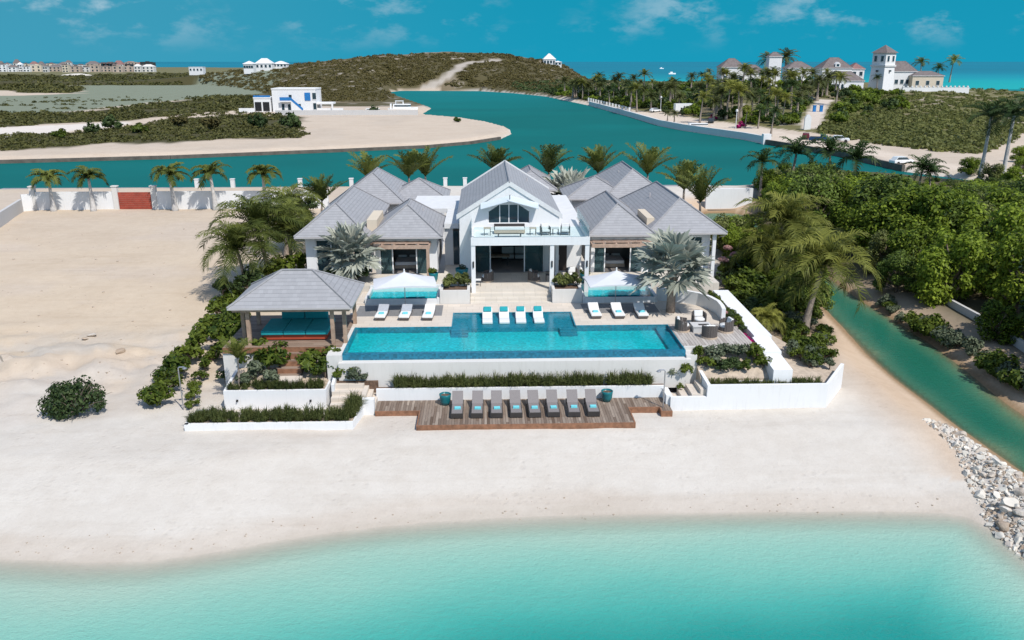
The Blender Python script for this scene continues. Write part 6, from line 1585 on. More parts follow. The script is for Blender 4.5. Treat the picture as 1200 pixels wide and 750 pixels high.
# pebbles and driftwood flecks along the tide line (uncountable)
b = MB()
for k in range(150):
    px = g.uniform(0, 1100); py = np.interp(px, [0, 150, 350, 600, 900, 1100], [640, 642, 618, 596, 592, 590])+g.normal()*9
    x, y, z = drop(px, py); s = .012+.03*g.random()**2; b.cbox(x, y, z+s*.3, s*2, s*1.6, s, g.random()*3)
for k in range(160):
    px = g.uniform(0, 230); py = g.uniform(246, 460); x, y, z = drop(px, py); s = .02+.07*g.random()**3; b.cbox(x, y, z+s*.3, s*2, s*1.6, s, g.random()*3)
tag(b.build('pebbles', M['rock']), 'small pebbles and debris scattered along the tide line', 'pebbles', None, 'stuff')

# ------------------------------------------------------------------ far country: scrub cover (uncountable)
def scrub_mass(name, pts, sizes, seed, leafm, per=34, lab=None):
    g = np.random.default_rng(seed); n = len(pts); k = per
    P = np.repeat(np.asarray(pts, float), k, 0); s = np.repeat(np.asarray(sizes, float), k)
    d = g.normal(size=(n*k, 3)); d /= np.linalg.norm(d, axis=1)[:, None]; d[:, 2] = np.abs(d[:, 2])
    C = P+d*s[:, None]*np.array([1, 1, .62])*(0.55+.5*g.random(n*k))[:, None]
    nr = d+g.normal(size=(n*k, 3))*.6+np.array([0, 0, .4]); nr /= np.linalg.norm(nr, axis=1)[:, None]
    a = np.cross(nr, g.normal(size=(n*k, 3))); a /= np.linalg.norm(a, axis=1)[:, None]+1e-9; b = np.cross(nr, a)
    l = (s*.27*(.6+.8*g.random(n*k)))[:, None]
    V = np.stack([C-a*l, C+b*l*.6, C+a*l, C-b*l*.6], 1).reshape(-1, 3)
    base = np.repeat(g.random(n), k); tt_ = np.clip(.12+.5*base+.4*g.random(n*k), 0, 1)
    me = np_mesh(name, V, np.arange(n*k*4).reshape(-1, 4), M[leafm], tint=tt_)
    return tag(link(name, me), lab, 'scrub', None, 'stuff')
def scatter(px0, px1, py0, py1, n, seed, ok=None, z=None):
    g = np.random.default_rng(seed); out = []
    u = g.uniform(px0, px1, n); v = g.uniform(py0, py1, n)
    for a, c in zip(u, v):
        q = drop(a, c) if z is None else (*G(a, c, z), z)
        if ok is None or ok(q): out.append(q)
    return out
def in_polys(x, y, polys, amp=8.0):
    n1_ = (fbm(x/(amp*.8), y/(amp*1.6), 31)-.5)*amp; n2_ = (fbm(x/(amp*.8), y/(amp*1.6), 57)-.5)*amp*2
    r = np.zeros(len(x), bool)
    for P in polys: r |= poly_sd(x+n1_, y+n2_, PZ(P, 1.2)) > -1
    return r
# marsh bands: fill the polygons at even world density
def fill_bands(polys, n, seed, dens_y):
    g = np.random.default_rng(seed); out = []
    for P in polys:
        q = np.array(PZ(P, 1.2)); x0, y0 = q.min(0); x1, y1 = q.max(0)
        px = g.uniform(-60, 380, n); py = g.uniform(min(p_[1] for p_ in P), max(p_[1] for p_ in P), n)
        XY = np.array([G(a, c, 1.2) for a, c in zip(px, py)]); m = in_polys(XY[:, 0], XY[:, 1], [P]); out.append(XY[m])
    XY = np.concatenate(out); return np.column_stack([XY, np.full(len(XY), 1.1)])
mp_ = fill_bands(SCRUB_BANDS, 3400, 4, 0)
keep = fbm(mp_[:, 0]/14, mp_[:, 1]/22, 95) > .36
mp_ = mp_[keep]; g = np.random.default_rng(8)
msz = (.8+1.1*g.random(len(mp_))**2)*np.clip(mp_[:, 1]/260, .75, 2.6)
scrub_mass('scrub', mp_, msz, 9, 'scrubg', 36, 'bands of olive scrub across the flat marshland at left')
lp = scatter(-40, 330, 114, 138, 1700, 15, None, 1.2); lp = np.array(lp); m = fbm(lp[:, 0]/26, lp[:, 1]/14, 97) > .53; lp = lp[m]
scrub_mass('scrub', lp, .5+1.3*np.random.default_rng(3).random(len(lp))**2, 16, 'scrubg', 26, 'scattered low bushes in the pale lagoon flats')
rx = [q[:2] for q in hill_road]
def off_road(q, pts=None, w=7.0):
    pts = pts or hill_road
    for a, c in zip(pts[:-1], pts[1:]):
        ex, ey = c[0]-a[0], c[1]-a[1]; t_ = max(0, min(1, ((q[0]-a[0])*ex+(q[1]-a[1])*ey)/(ex*ex+ey*ey+1e-9)))
        if math.hypot(q[0]-a[0]-t_*ex, q[1]-a[1]-t_*ey) < w: return False
    return True
hp = scatter(236, 700, 63, 128, 9000, 21, lambda q: q[2] > 1.35 and q[1] > 380 and off_road(q) and float(poly_sd(np.array([q[0]]), np.array([q[1]]), POLY_FAR)[0]) > 5)
hp = np.array(hp); kp = fbm(hp[:, 0]/12, hp[:, 1]/12, 96) > .30; hp = hp[kp]
hs = (1.0+1.5*np.random.default_rng(6).random(len(hp))**2)*np.clip(hp[:, 1]/560, .7, 1.5)
scrub_mass('scrub', hp, hs*.9, 22, 'scrub', 40, 'dry brown and olive scrub covering the far hill')
def right_ok(q):
    return q[2] > 1.5 and q[1] > 150 and off_road(q, drive, 4.0)
rp_ = scatter(960, 1215, 104, 190, 3400, 25, right_ok)
rp_ = np.array([q for q in rp_ if float(poly_sd(np.array([q[0]]), np.array([q[1]]), PZ(ROADS[0], 1.4))[0]) < -1.5]); kp = fbm(rp_[:, 0]/10, rp_[:, 1]/10, 98) > .36; rp_ = rp_[kp]
scrub_mass('scrub', rp_, .9+1.2*np.random.default_rng(7).random(len(rp_))**2, 26, 'scrubr', 48, 'dry scrub covering the slope below the tower villa')
ep = scatter(600, 830, 95, 125, 1500, 27, lambda q: q[2] > 1.0 and q[1] > 170); ep = np.array([q for q in ep if float(poly_sd(np.array([q[0]]), np.array([q[1]]), PZ(ROADS[0], 1.4))[0]) < -2 and float(poly_sd(np.array([q[0]]), np.array([q[1]]), POLY_FAR)[0]) > 6])
scrub_mass('scrub', ep, 1.3+1.5*np.random.default_rng(17).random(len(ep))**2, 28, 'darkleaf', 30, 'dark low woods along the far shore below the sea')
Yv0 = 428
# individual far bushes and trees
BU = [plant_proto('far_bush', blob_crown(1.5, 2.0, 8, 400+s, .75, .5), 520, .28, 410+s, m_, .12, crown='foliage', stem='stem', shell=.5, clump=.3) for s, m_ in enumerate(('darkleaf', 'hedge', 'mangrove', 'scrub'))]
for px, py, k, sc, lab in ((130, 152, 0, 1.8, 'dark rounded bush on the scrub edge'), (108, 157, 0, 1.4, 'dark bush left of the larger rounded one'), (68, 162, 1, 1.3, 'green bush at the left of scrub band'), (303, 150, 0, 1.9, 'dark bush left of its tall neighbour on the sandy point'), (341, 151, 0, 2.0, 'tall dark bush in front of the far white house wall'), (438, 133, 0, 1.3, 'bush growing at the low wall by the white boat'), (538, 143, 1, .9, 'lone small bush near the tip of sandy point'), (210, 150, 3, 1.8, 'olive bush in the middle of the scrub band'), (245, 153, 3, 2.0, 'olive bush right in the scrub band'), (165, 156, 1, 1.5, 'green bush among the scrub band')):
    x, y, z = drop(px, py); plant(BU[k], (x, y, z-.1), px % 6, sc, lab, 'bush')
g = np.random.default_rng(33); n_ = 0
rd0 = PZ(ROADS[0], 1.4)
while n_ < 280:                                        # gardens of the far villas
    px = g.uniform(640, 1060); lo = np.interp(px, [640, 740, 840, 960, 1060], [105, 106, 96, 104, 110]); hi = np.interp(px, [640, 740, 800, 870, 900, 960, 1060], [112, 128, 142, 153, 157, 150, 128])
    py = g.uniform(lo, hi); x, y, z = drop(px, py)
    if z < 1.1 or not off_road((x, y), drive, 4.5) or poly_sd(np.array([x]), np.array([y]), rd0)[0] > -2: continue
    plant(BU[int(g.integers(0, 3))], (x, y, z-.1), g.random()*6, .9+1.0*g.random(), 'leafy garden bush on the slope of the far villas', 'bush', 'garden bushes of the far villas'); n_ += 1
n_ = 0
while n_ < 34:                                         # palms and thickets right in front of the hilltop houses
    px = g.uniform(842, 1100); py = g.uniform(101.5, 106); x, y, z = drop(px, py)
    if z < 1.1 or y > Yv0 or not off_road((x, y), drive, 5): continue
    if n_ % 2: palm(FARP[int(g.integers(0, 3))], x, y, z-.1, .85+.5*g.random(), 'garden palm on the slope of the far villas', 'garden palms of the far villas')
    else: plant(BU[int(g.integers(0, 3))], (x, y, z-.1), g.random()*6, 1.5+1.2*g.random(), 'leafy garden bush on the slope of the far villas', 'bush', 'garden bushes of the far villas')
    n_ += 1
n_ = 0
while n_ < 95:
    px = g.uniform(660, 985); lo = np.interp(px, [660, 740, 840, 985], [107, 108, 100, 106]); hi = np.interp(px, [660, 740, 800, 870, 900, 985], [114, 131, 142, 152, 156, 140])
    py = g.uniform(lo, hi); x, y, z = drop(px, py)
    if z < 1.1 or not off_road((x, y), drive, 4): continue
    palm(FARP[int(g.integers(0, 3))] if g.random() < .8 else FARP[2], x, y, z-.1, .8+.55*g.random(), 'garden palm on the slope of the far villas', 'garden palms of the far villas'); n_ += 1
for px, base, top, k, lab in ((683*0+822, 104, 84, 0, 'dark palm alone against the sea, left of far villas'), (831, 101, 82, 1, 'second dark palm against the sea, nearer the villas'), (898, 97, 60, 2, 'tall date palm left of the small tower'), (919, 97, 56, 2, 'tall date palm right of the small tower'), (1078, 100, 70, 1, 'tall dark palm on the skyline right of tower'), (1098, 100, 74, 0, 'dark palm right of the tower villa, shorter of three'), (1112, 100, 68, 1, 'dark palm on the skyline, rightmost of three'), (957, 118, 86, 2, 'broad date palm in front of the gabled villa'), (850, 106, 84, 1, 'palm in front of the left far villa'), (881, 112, 90, 0, 'palm in front of the brown roofed far villa'), (782, 143, 128, 2, 'bushy date palm by the road, left of two'), (790, 145, 128, 2, 'bushy date palm by the road, right of two'), (873, 150, 126, 1, 'pale palm beside the far road'), (903, 160, 122, 0, 'tall palm where the pale seawall ends')):
    x, y, z = drop(px, base); zt = W(px, top, y)[1]; pr = FARP[k]; palm(pr, x, y, z-.1, max(.5, (zt-z)/(8.6 if k < 2 else 8.3)), lab)
for px, py in ((868, 152), (835, 143), (852, 140)):
    x, y, z = drop(px, py-2); plant(plant_proto('bougainvillea', blob_crown(1.2, 1.4, 7, 420, .7, .5), 300, .25, 421, 'bougain', .1, crown='foliage', stem='stem'), (x, y, z), 1, 1.1, 'magenta bougainvillea bush by the far road', 'bush', 'bougainvilleas by the far road')
for px, py in ((1160, 216), (1185, 222), (1200, 205), (1135, 205), (1195, 190)):
    x, y, z = drop(px, py); plant(MG[(px//5) % 6], (x, y, z-.1), px % 6, .62, 'dark bush around the royal palm trunks', 'bush', 'dark bushes by the royal palms')

# ------------------------------------------------------------------ far buildings
def bld(name, lab, cat, px0, px1, pyt, pyb, depth, Y, wallm='white', roofm=None, roof_rise=0.0, win=None, over=.4, flat=True, rot=0.0):
    """walls fill the pixel box at distance Y; origin at the base"""
    x0, zt = W(px0, pyt, Y); x1, zb = W(px1, pyb, Y)
    if zb > 30: zb = 2
    r = empty(name, ((x0+x1)/2, Y, zb), rot, lab, cat); w = (x1-x0)/2; h = zt-zb
    b = MB(); b.box(-w, w, 0, depth, -3.0, h); b.build('wall', M[wallm], r)
    if roof_rise:
        b = hip(MB(), -w-over, w+over, -over, depth+over, h+.15, h+.15+roof_rise, .25); b.build('roof', [M[roofm], M['cap'], M[roofm]], r)
    elif flat:
        b = MB(); b.box(-w-.15, w+.15, -.15, .15, h, h+.5); b.box(-w-.15, w+.15, depth-.15, depth+.15, h, h+.5); b.box(-w-.15, -w+.15, .15, depth-.15, h, h+.5); b.box(w-.15, w+.15, .15, depth-.15, h, h+.5); b.build('parapet', M[wallm], r)
    for (fx, fz, ww, hh) in (win or []):
        cx = -w+2*w*fx; z = h*fz
        b = MB(); b.box(cx-ww/2, cx+ww/2, -.10, -.02, z, z+hh); b.box(cx-ww/2-.12, cx+ww/2+.12, -.14, -.1, z-.15, z-.02); fr = b.build('window', M['cap'], r)
        b = MB(); b.box(cx-ww/2+.1, cx+ww/2-.1, -.13, -.101, z+.1, z+hh-.1); b.build('pane', M['darkglass'], fr)
    return r, w, h, zb
# white house with blue trim on the far point
x, y = G(345, 130.5, 1.4); Yh = y
r, w, h, zb = bld('modern_house', 'white two storey flat roofed house with blue stairs across the canal', 'house', 318, 371, 105, 130.5, 12, Yh, 'white', None, 0, [(.42, .62, 1.3, 1.3), (.62, .08, 1.2, 2.3), (.24, .05, 1.2, 2.6), (.38, .05, 1.2, 2.4), (.97, .55, 1.6, 2.6), (.97, .08, 1.4, 2.6)])
b = MB(); b.box(w*.5, w*.76, -.2, -.05, h*.5, h*.86); b.build('window', M['blue'], r)
b = MB(); b.prism([(-w*.12, -1.4), (w*.42, -1.4), (w*.42, -.4), (-w*.12, -.4)], -1, [h*.52, .2, .2, h*.52]); b.build('outside_stairs', M['white'], r)
b = MB(); b.add([(-w*.12, -1.45, h*.52), (w*.42, -1.45, .2), (w*.42, -1.45, 1.3), (-w*.12, -1.45, h*.66), (-w*.12, -1.38, h*.52), (w*.42, -1.38, .2), (w*.42, -1.38, 1.3), (-w*.12, -1.38, h*.66)], [(0, 1, 2, 3), (7, 6, 5, 4), (3, 2, 6, 7)]); b.box(-w*.62, -w*.12, -1.5, -1.4, h*.5, h*.66); b.build('stair_railing', M['blue'], r)
b = MB(); b.box(-w*.62, -w*.1, -1.5, 0, h*.44, h*.5); b.build('landing', M['white'], r)
b = MB(); b.box(w, w*1.75, 1, 8, h*.32, h*.40); b.box(w*1.68, w*1.75, 1, 1.5, -1, h*.32); b.box(w*1.0, w*2.2, 1.6, 2, -1, h*.14); b.build('side_porch', M['white'], r)
r2, w2, h2, _ = bld('garage', 'white garage with blue terrace rail beside the modern house', 'garage', 297, 318, 115.5, 130, 9, Yh, 'white', None, 0, None)
for s in (-.5, .45): b = MB(); b.box(w2*s-w2*.38, w2*s+w2*.38, -.15, -.02, 0, h2*.72); b.build('garage_door', M['black'], r2)
b = MB(); b.box(-w2, w2, -.1, 0, h2+.5, h2+1.2); b.build('terrace_rail', M['blue'], r2)
b = MB(); xa, xb = W(330, 131, Yh-12)[0], W(492, 131, Yh-12)[0]; b.box(xa, xb, Yh-22, Yh-21.5, 0, 3.0); tag(b.build('boundary_wall', M['greywall']), 'long low grey wall in front of the far white house', 'wall')
b = MB(); b.box(W(280, 130, Yh-5)[0], W(298, 130, Yh-5)[0], Yh-5, Yh-4.5, 0, 2.9); tag(b.build('boundary_wall', M['white']), 'short white wall left of the far garage', 'wall')
# motor boats
def boat(px0, px1, pyb, lab, sc_h=1.0, fly=True):
    Y = G((px0+px1)/2, pyb, .3)[1]; x0, x1 = W(px0, pyb, Y)[0], W(px1, pyb, Y)[0]; L = x1-x0
    r = empty('motor_boat', ((x0+x1)/2, Y, .3), 0, lab, 'boat')
    b = MB(); n = 10; ring = []
    for i in range(n+1):
        f = i/n; hw = .17*L*(1-max(0, (f-.5)/.5)**2)*(.92 if f < .1 else 1); xx = -L/2+L*f; zz = .10*L*sc_h*(1+.35*f*f)
        ring.append([(xx, -hw, zz), (xx*.97, -hw*.8, -.3), (xx*.97, hw*.8, -.3), (xx, hw, zz)])
    vs = [q for rr_ in ring for q in rr_]; fs = []
    for i in range(n):
        for j in range(3): fs.append((i*4+j, (i+1)*4+j, (i+1)*4+j+1, i*4+j+1))
        fs.append((i*4+3, (i+1)*4+3, (i+1)*4, i*4))
    fs.append((0, 1, 2, 3)); b.add(vs, fs); b.build('hull', M['boatwhite'], r)
    zt = .11*L*sc_h
    b = MB(); b.prism([(-.32*L, -.12*L), (.16*L, -.12*L), (.26*L, -.05*L), (.26*L, .05*L), (.16*L, .12*L), (-.32*L, .12*L)], zt*.8, zt+.11*L*sc_h); b.build('cabin', M['boatwhite'], r)
    b = MB(); b.prism([(-.28*L, -.123*L), (.165*L, -.123*L), (.264*L, -.052*L), (.264*L, .052*L), (.165*L, .123*L), (-.28*L, .123*L)], zt+.04*L*sc_h, zt+.085*L*sc_h); b.build('window_band', M['darkglass'], r)
    if fly:
        b = MB(); b.box(-.25*L, .02*L, -.1*L, .1*L, zt+.19*L*sc_h, zt+.205*L*sc_h)
        for xx in (-.24, .0):
            for s in (-.09, .08): b.box(xx*L, xx*L+.015*L, s*L, s*L+.012*L, zt+.1*L*sc_h, zt+.19*L*sc_h)
        b.build('hardtop', M['boatwhite'], r)
        b = MB(); b.box(-.42*L, -.38*L, -.13*L, .13*L, zt*.9, zt+.12*L*sc_h); b.build('radar_arch', M['boatwhite'], r)
    return r
boat(455, 490, 131, 'white flybridge motor yacht at the far dock', 1.15)
boat(424, 452, 131, 'low white boat moored left of the yacht', .6, False)
boat(800, 838, 150.5, 'small grey and white boat at a floating dock, far bank', .7, False)
# distant white villas
M['farwhite'] = M['white']
def villa_far(lab, px0, px1, pyt, pyb, Y, roofm='cap', rise=2.2, wallm='white', n=4, depth=9, name='far_villa'):
    return bld(name, lab, 'house', px0, px1, pyt, pyb, depth, Y, wallm, roofm, rise, [((k+.5)/n, .28, 1.9, 2.3) for k in range(n)])
villa_far('white villa at left end of the cluster on the distant ridge', 285, 297, 75, 82, 700); villa_far('white villa with tall roof in the cluster on the distant ridge', 299, 319, 74.5, 81, 720, 'cap', 4); villa_far('white villa at right end of the cluster on the distant ridge', 320, 336, 75, 79, 730)
villa_far('lone white building on the flats left of the hill', 221, 238, 79, 84.5, 900, 'cap', 0)
villa_far('white hilltop house with pyramid roof', 637, 651, 69.5, 76, 730, 'cap', 4.5); villa_far('low white wing right of hilltop house', 650, 658, 73, 77, 728, 'cap', 1.0, n=2)
# villas on the right hill
Yv = 430
villa_far('white villa with brown hipped roof, leftmost on the right hill', 846, 872, 79, 100, Yv, 'brownroof', 4.2, n=3); villa_far('low white wing with brown roof behind the garden palms', 868, 897, 86, 102, Yv+6, 'brownroof', 4.0, n=4)
villa_far('slim white tower house between two date palms', 902, 914, 66.5, 96, Yv+8, 'brownroof', 2.2, n=1, depth=5, name='tower_house')
villa_far('white cottage half hidden by palms, right of slim tower', 924, 950, 80, 100, Yv+12, 'brownroof', 3.2, n=3)
r, w, h, zb = bld('far_villa', 'white villa with dormer and brown roof, left of the tower', 'house', 964, 996, 80, 104, 11, Yv+14, 'white', 'brownroof', 5.2, [(.25, .4, 1.4, 2), (.75, .4, 1.4, 2)])
b = MB(); b.extr_y([(-1.3, h+.6), (1.3, h+.6), (1.3, h+2.2), (0, h+3.2), (-1.3, h+2.2)], -.2, 3); b.build('dormer', M['white'], r)
b = MB(); b.box(-.7, .7, -.28, -.2, h+1.0, h+2.1); b.build('dormer_window', M['darkglass'], r)
r, w, h, zb = bld('far_villa', 'gabled white villa with tall arched windows below the tower', 'house', 972, 1011, 95, 108, 10, Yv-6, 'white', 'brownroof', 4.4, None)
b = MB(); b.extr_y([(-w-.2, -3), (-w*.12, -3), (-w*.12, h+.2), (-w*.56, h+4.4), (-w-.2, h+.2)], -1.2, 4); b.build('gable', M['white'], r)
b = MB(); b.extr_y([(-w-.7, h-.2), (-w*.56, h+4.5), (-w*.56, h+4.9), (-w-.7, h+.2)], -1.6, 5); b.extr_y([(-w*.56, h+4.5), (-w*.12+.5, h-.2), (-w*.12+.5, h+.2), (-w*.56, h+4.9)], -1.6, 5); b.build('gable_roof', M['brownroof'], r)
for k in range(3):
    cx = -w*.86+k*w*.29; pts_ = [(cx-.6, .4), (cx+.6, .4), (cx+.6, h*.62)]+[(cx+.6*math.cos(t_), h*.62+.7*math.sin(t_)) for t_ in (.5, 1.05, 1.57, 2.1, 2.6)]+[(cx-.6, h*.62)]
    b = MB(); b.extr_y(pts_, -1.32, -1.21); b.build('arched_window', M['darkglass'], r)
b = MB(); b.box(-w*.1, w*.95, -3.2, -.2, h*.30, h*.36); b.build('porch_roof', M['brownroof'], r)
for k in range(4): b = MB(); b.box(w*(.0+.3*k)-.15, w*(.0+.3*k)+.15, -3.0, -2.7, -2, h*.30); b.build('porch_column', M['cap'], r)
# the tower: two tapering stages, lookout and pyramid roof
x0, z0 = W(1016, 108, Yv); x1, _ = W(1046, 108, Yv); cx = (x0+x1)/2; w = (x1-x0)/2*1.0
tr = empty('lookout_tower', (cx, Yv, z0), .5, 'tall white lookout tower with brown pyramid roof', 'tower')
def zz(py): return (W(1030, py, Yv)[1]-z0)*1.0
b = MB(); s1, s2 = w*.68, w*.58
def frust(b, a, c, za, zc):
    b.add([(-a, -a, za), (a, -a, za), (a, a, za), (-a, a, za), (-c, -c, zc), (c, -c, zc), (c, c, zc), (-c, c, zc)], [(0, 1, 5, 4), (1, 2, 6, 5), (2, 3, 7, 6), (3, 0, 4, 7), (4, 5, 6, 7)])
frust(b, s1, s2, -3, zz(78)); b.build('tower_wall', M['white'], tr)
b = MB(); b.box(-s2-.5, s2+.5, -s2-.5, s2+.5, zz(78)+.005, zz(76)); b.build('cornice', M['cap'], tr)
b = MB(); b.box(-s2, s2, -s2, s2, zz(76)+.005, zz(62)); b.build('lookout', M['white'], tr)
hp_ = s2+.8; b = MB(); b.add([(-hp_, -hp_, zz(62)), (hp_, -hp_, zz(62)), (hp_, hp_, zz(62)), (-hp_, hp_, zz(62)), (0, 0, zz(52.5))], [(0, 1, 4), (1, 2, 4), (2, 3, 4), (3, 0, 4), (3, 2, 1, 0)]); b.build('roof', M['brownroof'], tr)
for k in range(4):
    for s in (-.5, .5):
        Mx = Matrix.Rotation(k*math.pi/2, 4, 'Z'); b = MB(); b.box(s*s2-s2*.26, s*s2+s2*.26, -s2-.12, -s2-.01, zz(72.5), zz(65), Mx); fr = b.build('window', M['cap'], tr)
        b = MB(); b.box(s*s2-s2*.19, s*s2+s2*.19, -s2-.16, -s2-.121, zz(72), zz(65.6), Mx); b.build('pane', M['darkglass'], fr)
    Mx = Matrix.Rotation(k*math.pi/2, 4, 'Z'); b = MB(); b.box(-.5, .5, -s2*1.17-.2, -s2*1.0, zz(84), zz(82), Mx); b.build('vent_window', M['darkglass'], tr)
villa_far('white villa with hipped roof and veranda right of tower', 1042, 1072, 84, 104, Yv+8, 'brownroof', 5.0, n=5); villa_far('cream villa at the right end of the hilltop row', 1070, 1104, 89, 104, Yv+4, 'brownroof', 2.2, 'cream', n=3)
villa_far('low reddish roofed house peeking left of the tower', 998, 1012, 81, 92, Yv+30, 'redroof', 3.0, n=2)
b = MB(); xa, xb = W(1058, 104, Yv-4)[0], W(1136, 104, Yv-4)[0]; zt, z_ = W(1100, 102.5, Yv-4)[1], W(1100, 108.5, Yv-4)[1]; b.box(xa, xb, Yv-4, Yv-3.4, z_-3, zt)
k = 0; xx = xa
while xx < xb: b.box(xx, xx+.7, Yv-4.1, Yv-3.3, zt, zt+.8); xx += 2.2
tag(b.build('terrace_wall', M['white']), 'white balustrade wall along the right hilltop', 'wall')
for px, py, w_, h_, lab in ((1072, 105, 8, 3.5, 'white retaining wall below the right hilltop villas'), (965, 104, 3, 2.5, 'small white gatehouse wall at the top of drive')):
    x, y, z = drop(px, py); b = MB(); b.box(-w_, w_, 0, .6, -2, h_); b.box(-w_-.2, w_+.2, -.1, .7, h_, h_+.2); o = b.build('terrace_wall', M['white']); place(o, (x, y, z)); tag(o, lab, 'wall')
for px, lab in ((954, 'blue post on the left side of far drive'), (962, 'blue post on the right side of far drive')):
    x, y, z = drop(px, 131); b = MB(); b.box(-.5, .5, -.3, .3, 0, 2.0); b.box(-.6, .6, -.4, .4, 2.0, 2.2); o = b.build('gate_post', M['blue']); place(o, (x, y, z)); tag(o, lab, 'post')
x, y, z = drop(946, 152); b = MB(); b.extr_y([(-.9, -1), (.9, -1), (.9, 3.2), (.5, 3.9), (0, 4.2), (-.5, 3.9), (-.9, 3.2)], 0, .6); o = b.build('gate_pier', M['white']); place(o, (x, y, z)); tag(o, 'round topped white gate pier by the far drive', 'pier')
x, y, z = drop(800, 133); r = empty('box_trailer', (x, y, z), .1, 'white box trailer under trees on the far bank', 'trailer')
b = MB(); b.box(-3.2, 3.2, -1.2, 1.2, .8, 3.6); b.build('box_body', M['carpaint_w'], r)
for s in (-1.6, 1.2): b = MB(); b.tube([(s, -1.3, .45), (s, -1.0, .45)], .45, 10); b.build('wheel', M['rubber'], r)
# vehicles
def car(px, py, m, rz, lab, truck=False, sc=1.0):
    x, y, z = drop(px, py); r = empty('pickup_truck' if truck else 'parked_car', (x, y, z), rz, lab, 'pickup' if truck else 'car'); r.scale = (sc,)*3
    b = MB(); b.extr_y([(-2.2, .4), (2.2, .4), (2.25, .75), (2.0, 1.0), (-2.1, 1.05), (-2.25, .8)], -.9, .9); b.build('body', M[m], r, bevel=.08)
    prof = [(-.2, 1.02), (1.1, 1.0), (.6, 1.6), (-.1, 1.62)] if truck else [(-1.9, 1.06), (1.15, 1.0), (.5, 1.58), (-1.5, 1.6)]
    b = MB(); b.extr_y(prof, -.78, .78); b.build('cabin', M[m], r, bevel=.05)
    b = MB(); b.extr_y([(p_[0]*.93+.02, 1.05+(p_[1]-1.0)*.82) for p_ in prof], -.80, .80); b.extr_y([(prof[1][0]*.95, 1.06), (prof[2][0]+.05, 1.54), (prof[2][0]+.09, 1.54), (prof[1][0]+.0, 1.06)], -.7, .7); b.build('windows', M['darkglass'], r)
    for sx in (-1.35, 1.35):
        for sy in (-.92, .70): b = MB(); b.tube([(sx, sy, .36), (sx, sy+.22, .36)], .36, 12); b.build('wheel', M['rubber'], r)
    if truck: b = MB(); b.box(-2.15, -.3, -.8, .8, 1.052, 1.1); b.build('cargo_bed', M['black'], r)
    return r
car(768, 131.5, 'carpaint_w', .35, 'white car by the far seawall fence'); car(833, 144, 'carpaint_d', 1.3, 'dark car parked on the far quay'); car(944, 163, 'carpaint_m', 1.2, 'maroon car parked below the far drive'); car(962, 167, 'carpaint_b', -.5, 'navy pickup truck facing the canal', True, 1.25); car(984, 166.5, 'carpaint_w', -.4, 'white car right of the navy pickup'); car(949, 118, 'carpaint_d', .3, 'dark car at the top of the far drive'); car(1056, 193, 'carpaint_w', .2, 'white car half hidden on the dirt road')
# far road lamp posts
for px, py, lab in ((862, 151, 'slim pale lamp post on the far quay'), (774, 130, 'slim pale lamp post near the white trailer')):
    x, y, z = drop(px, py); r = empty('lamp_post', (x, y, z), 0, lab, 'lamp post'); b = MB(); b.tube([(0, 0, 0), (0, 0, 5)], .12, 6); b.build('post', M['cap'], r); b = MB(); b.lathe([(0, 4.95), (.4, 5.0), (.35, 5.5), (0, 5.7)], n=8); b.build('lantern', M['cap'], r)
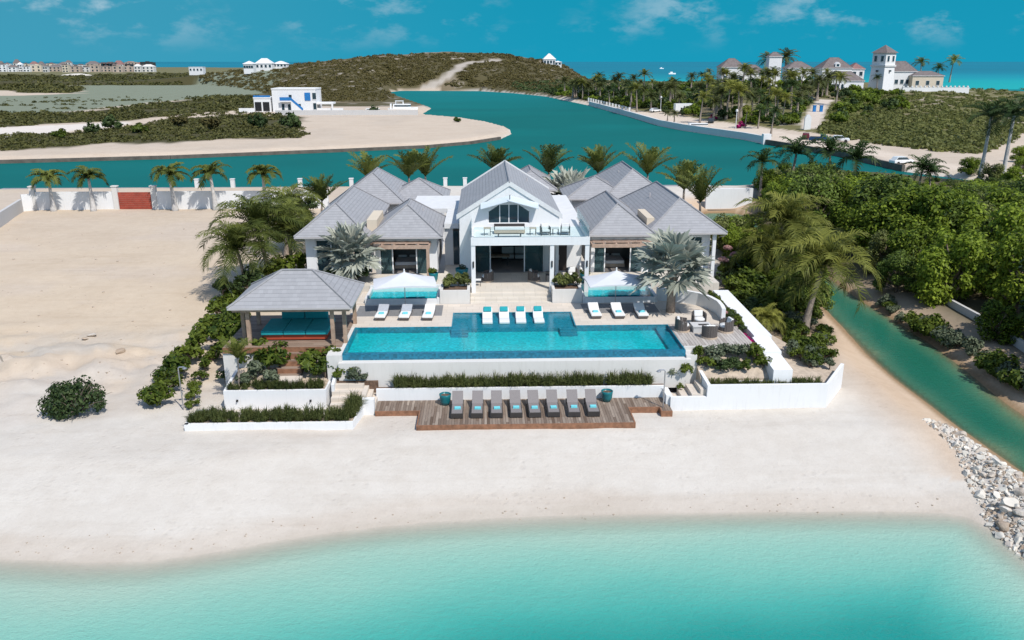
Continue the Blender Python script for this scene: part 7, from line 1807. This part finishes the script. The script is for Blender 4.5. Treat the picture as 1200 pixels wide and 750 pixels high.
# town on the left horizon
g = np.random.default_rng(55); TM = {}
def town(px0, px1, pyt, pyb, m, roofm, lab, rise=0, grp=None):
    Y = float(ydist(np.array([pyb]), 1.2)[0]); Y = min(Y, 2600); x0, zt = W(px0, pyt, Y); x1, zb = W(px1, pyb, Y); w = (x1-x0)/2; h = zt-1.2; d = max(8, w*1.2)
    r = empty('town_building', ((x0+x1)/2, Y, 1.2), 0, lab, 'building', grp)
    b = MB(); b.box(-w, w, 0, d, -1, h); b.build('wall', M[m], r)
    b = MB()
    if rise: b = hip(b, -w-.5, w+.5, -.5, d+.5, h+.2, h+.2+rise, .3); b.build('roof', [M[roofm], M['cap'], M[roofm]], r)
    else: b.box(-w-.2, w+.2, -.2, .4, h, h+1.0); b.box(-w*.3, w*.2, d*.3, d*.7, h, h+2.4); b.build('roof', M[roofm], r)
    n = max(2, int(w*2/7)); ns = max(1, int(h/4.0)); b = MB()
    for i in range(n):
        for j in range(ns): cxx = -w+2*w*(i+.5)/n; b.box(cxx-1.5, cxx+1.5, -.3, -.02, h*(j+.25)/ns, h*(j+.75)/ns)
    b.build('windows', M['darkglass'], r); return r
x = -30.0; k = 0
while x < 180:
    w_ = g.uniform(6, 15); pt = g.uniform(75.6, 78.8); m_ = ['townwall', 'townwall', 'cream', 'white2'][int(g.integers(0, 4))] if x > 34 else 'white'
    town(x, x+w_, pt, 84.2+g.uniform(-.6, .5), m_, 'brownroof' if g.random() < .55 else m_, 'flat fronted town building in the front row on the left horizon', g.choice([0, 0, 4.0]), 'front row of the distant town'); x += w_+g.uniform(-.3, 1.2); k += 1
x = -25.0
while x < 175:
    w_ = g.uniform(7, 18); town(x, x+w_, g.uniform(74.2, 76.6), 82.0, ['townwall', 'cream', 'white2'][int(g.integers(0, 3))], ['brownroof', 'redroof'][int(g.integers(0, 2))], 'roofed town building of the rear row on the left horizon', g.choice([0, 6.0, 9.0]), 'rear row of the distant town'); x += w_+g.uniform(-1, 3)
town(146, 162, 73.2, 82, 'townwall', 'townwall', 'tall pale town block at the right of town'); town(164, 180, 73.0, 82, 'darkframe', 'darkframe', 'dark large town block beside the tall pale one'); town(118, 138, 73.6, 82, 'brownroof', 'brownroof', 'wide dark roofed block in the middle of town'); town(76, 84, 73.4, 82, 'white2', 'brownroof', 'small tower like building on the town skyline', 5)
x, y = G(192, 85, 1.2); r = link('sand_pile', RK[0]); place(r, (x, min(y, 1250), 0), .3, (22, 12, 9)); tag(r, 'white sand pile at the right end of distant town', 'sand pile')
# boats far out at sea
for px, py, lab in ((775, 80.5, 'tiny white boat wake far out, left one'), (787, 87, 'small white boat far out at sea')):
    x, y = G(px, py, 0); y = min(y, 2500); x = W(px, py, y)[0]; b = MB(); b.prism([(-5, -1.6), (4, -1.6), (7, 0), (4, 1.6), (-5, 1.6)], 0, 2.0); b.box(-2.5, 1.5, -1.2, 1.2, 2.0, 4.0); o = b.build('motor_boat', M['boatwhite']); place(o, (x, y, 0)); tag(o, ['tiny white boat farthest out at sea', 'small white boat on the sea, nearer shore'][0 if px == 775 else 1], 'boat')
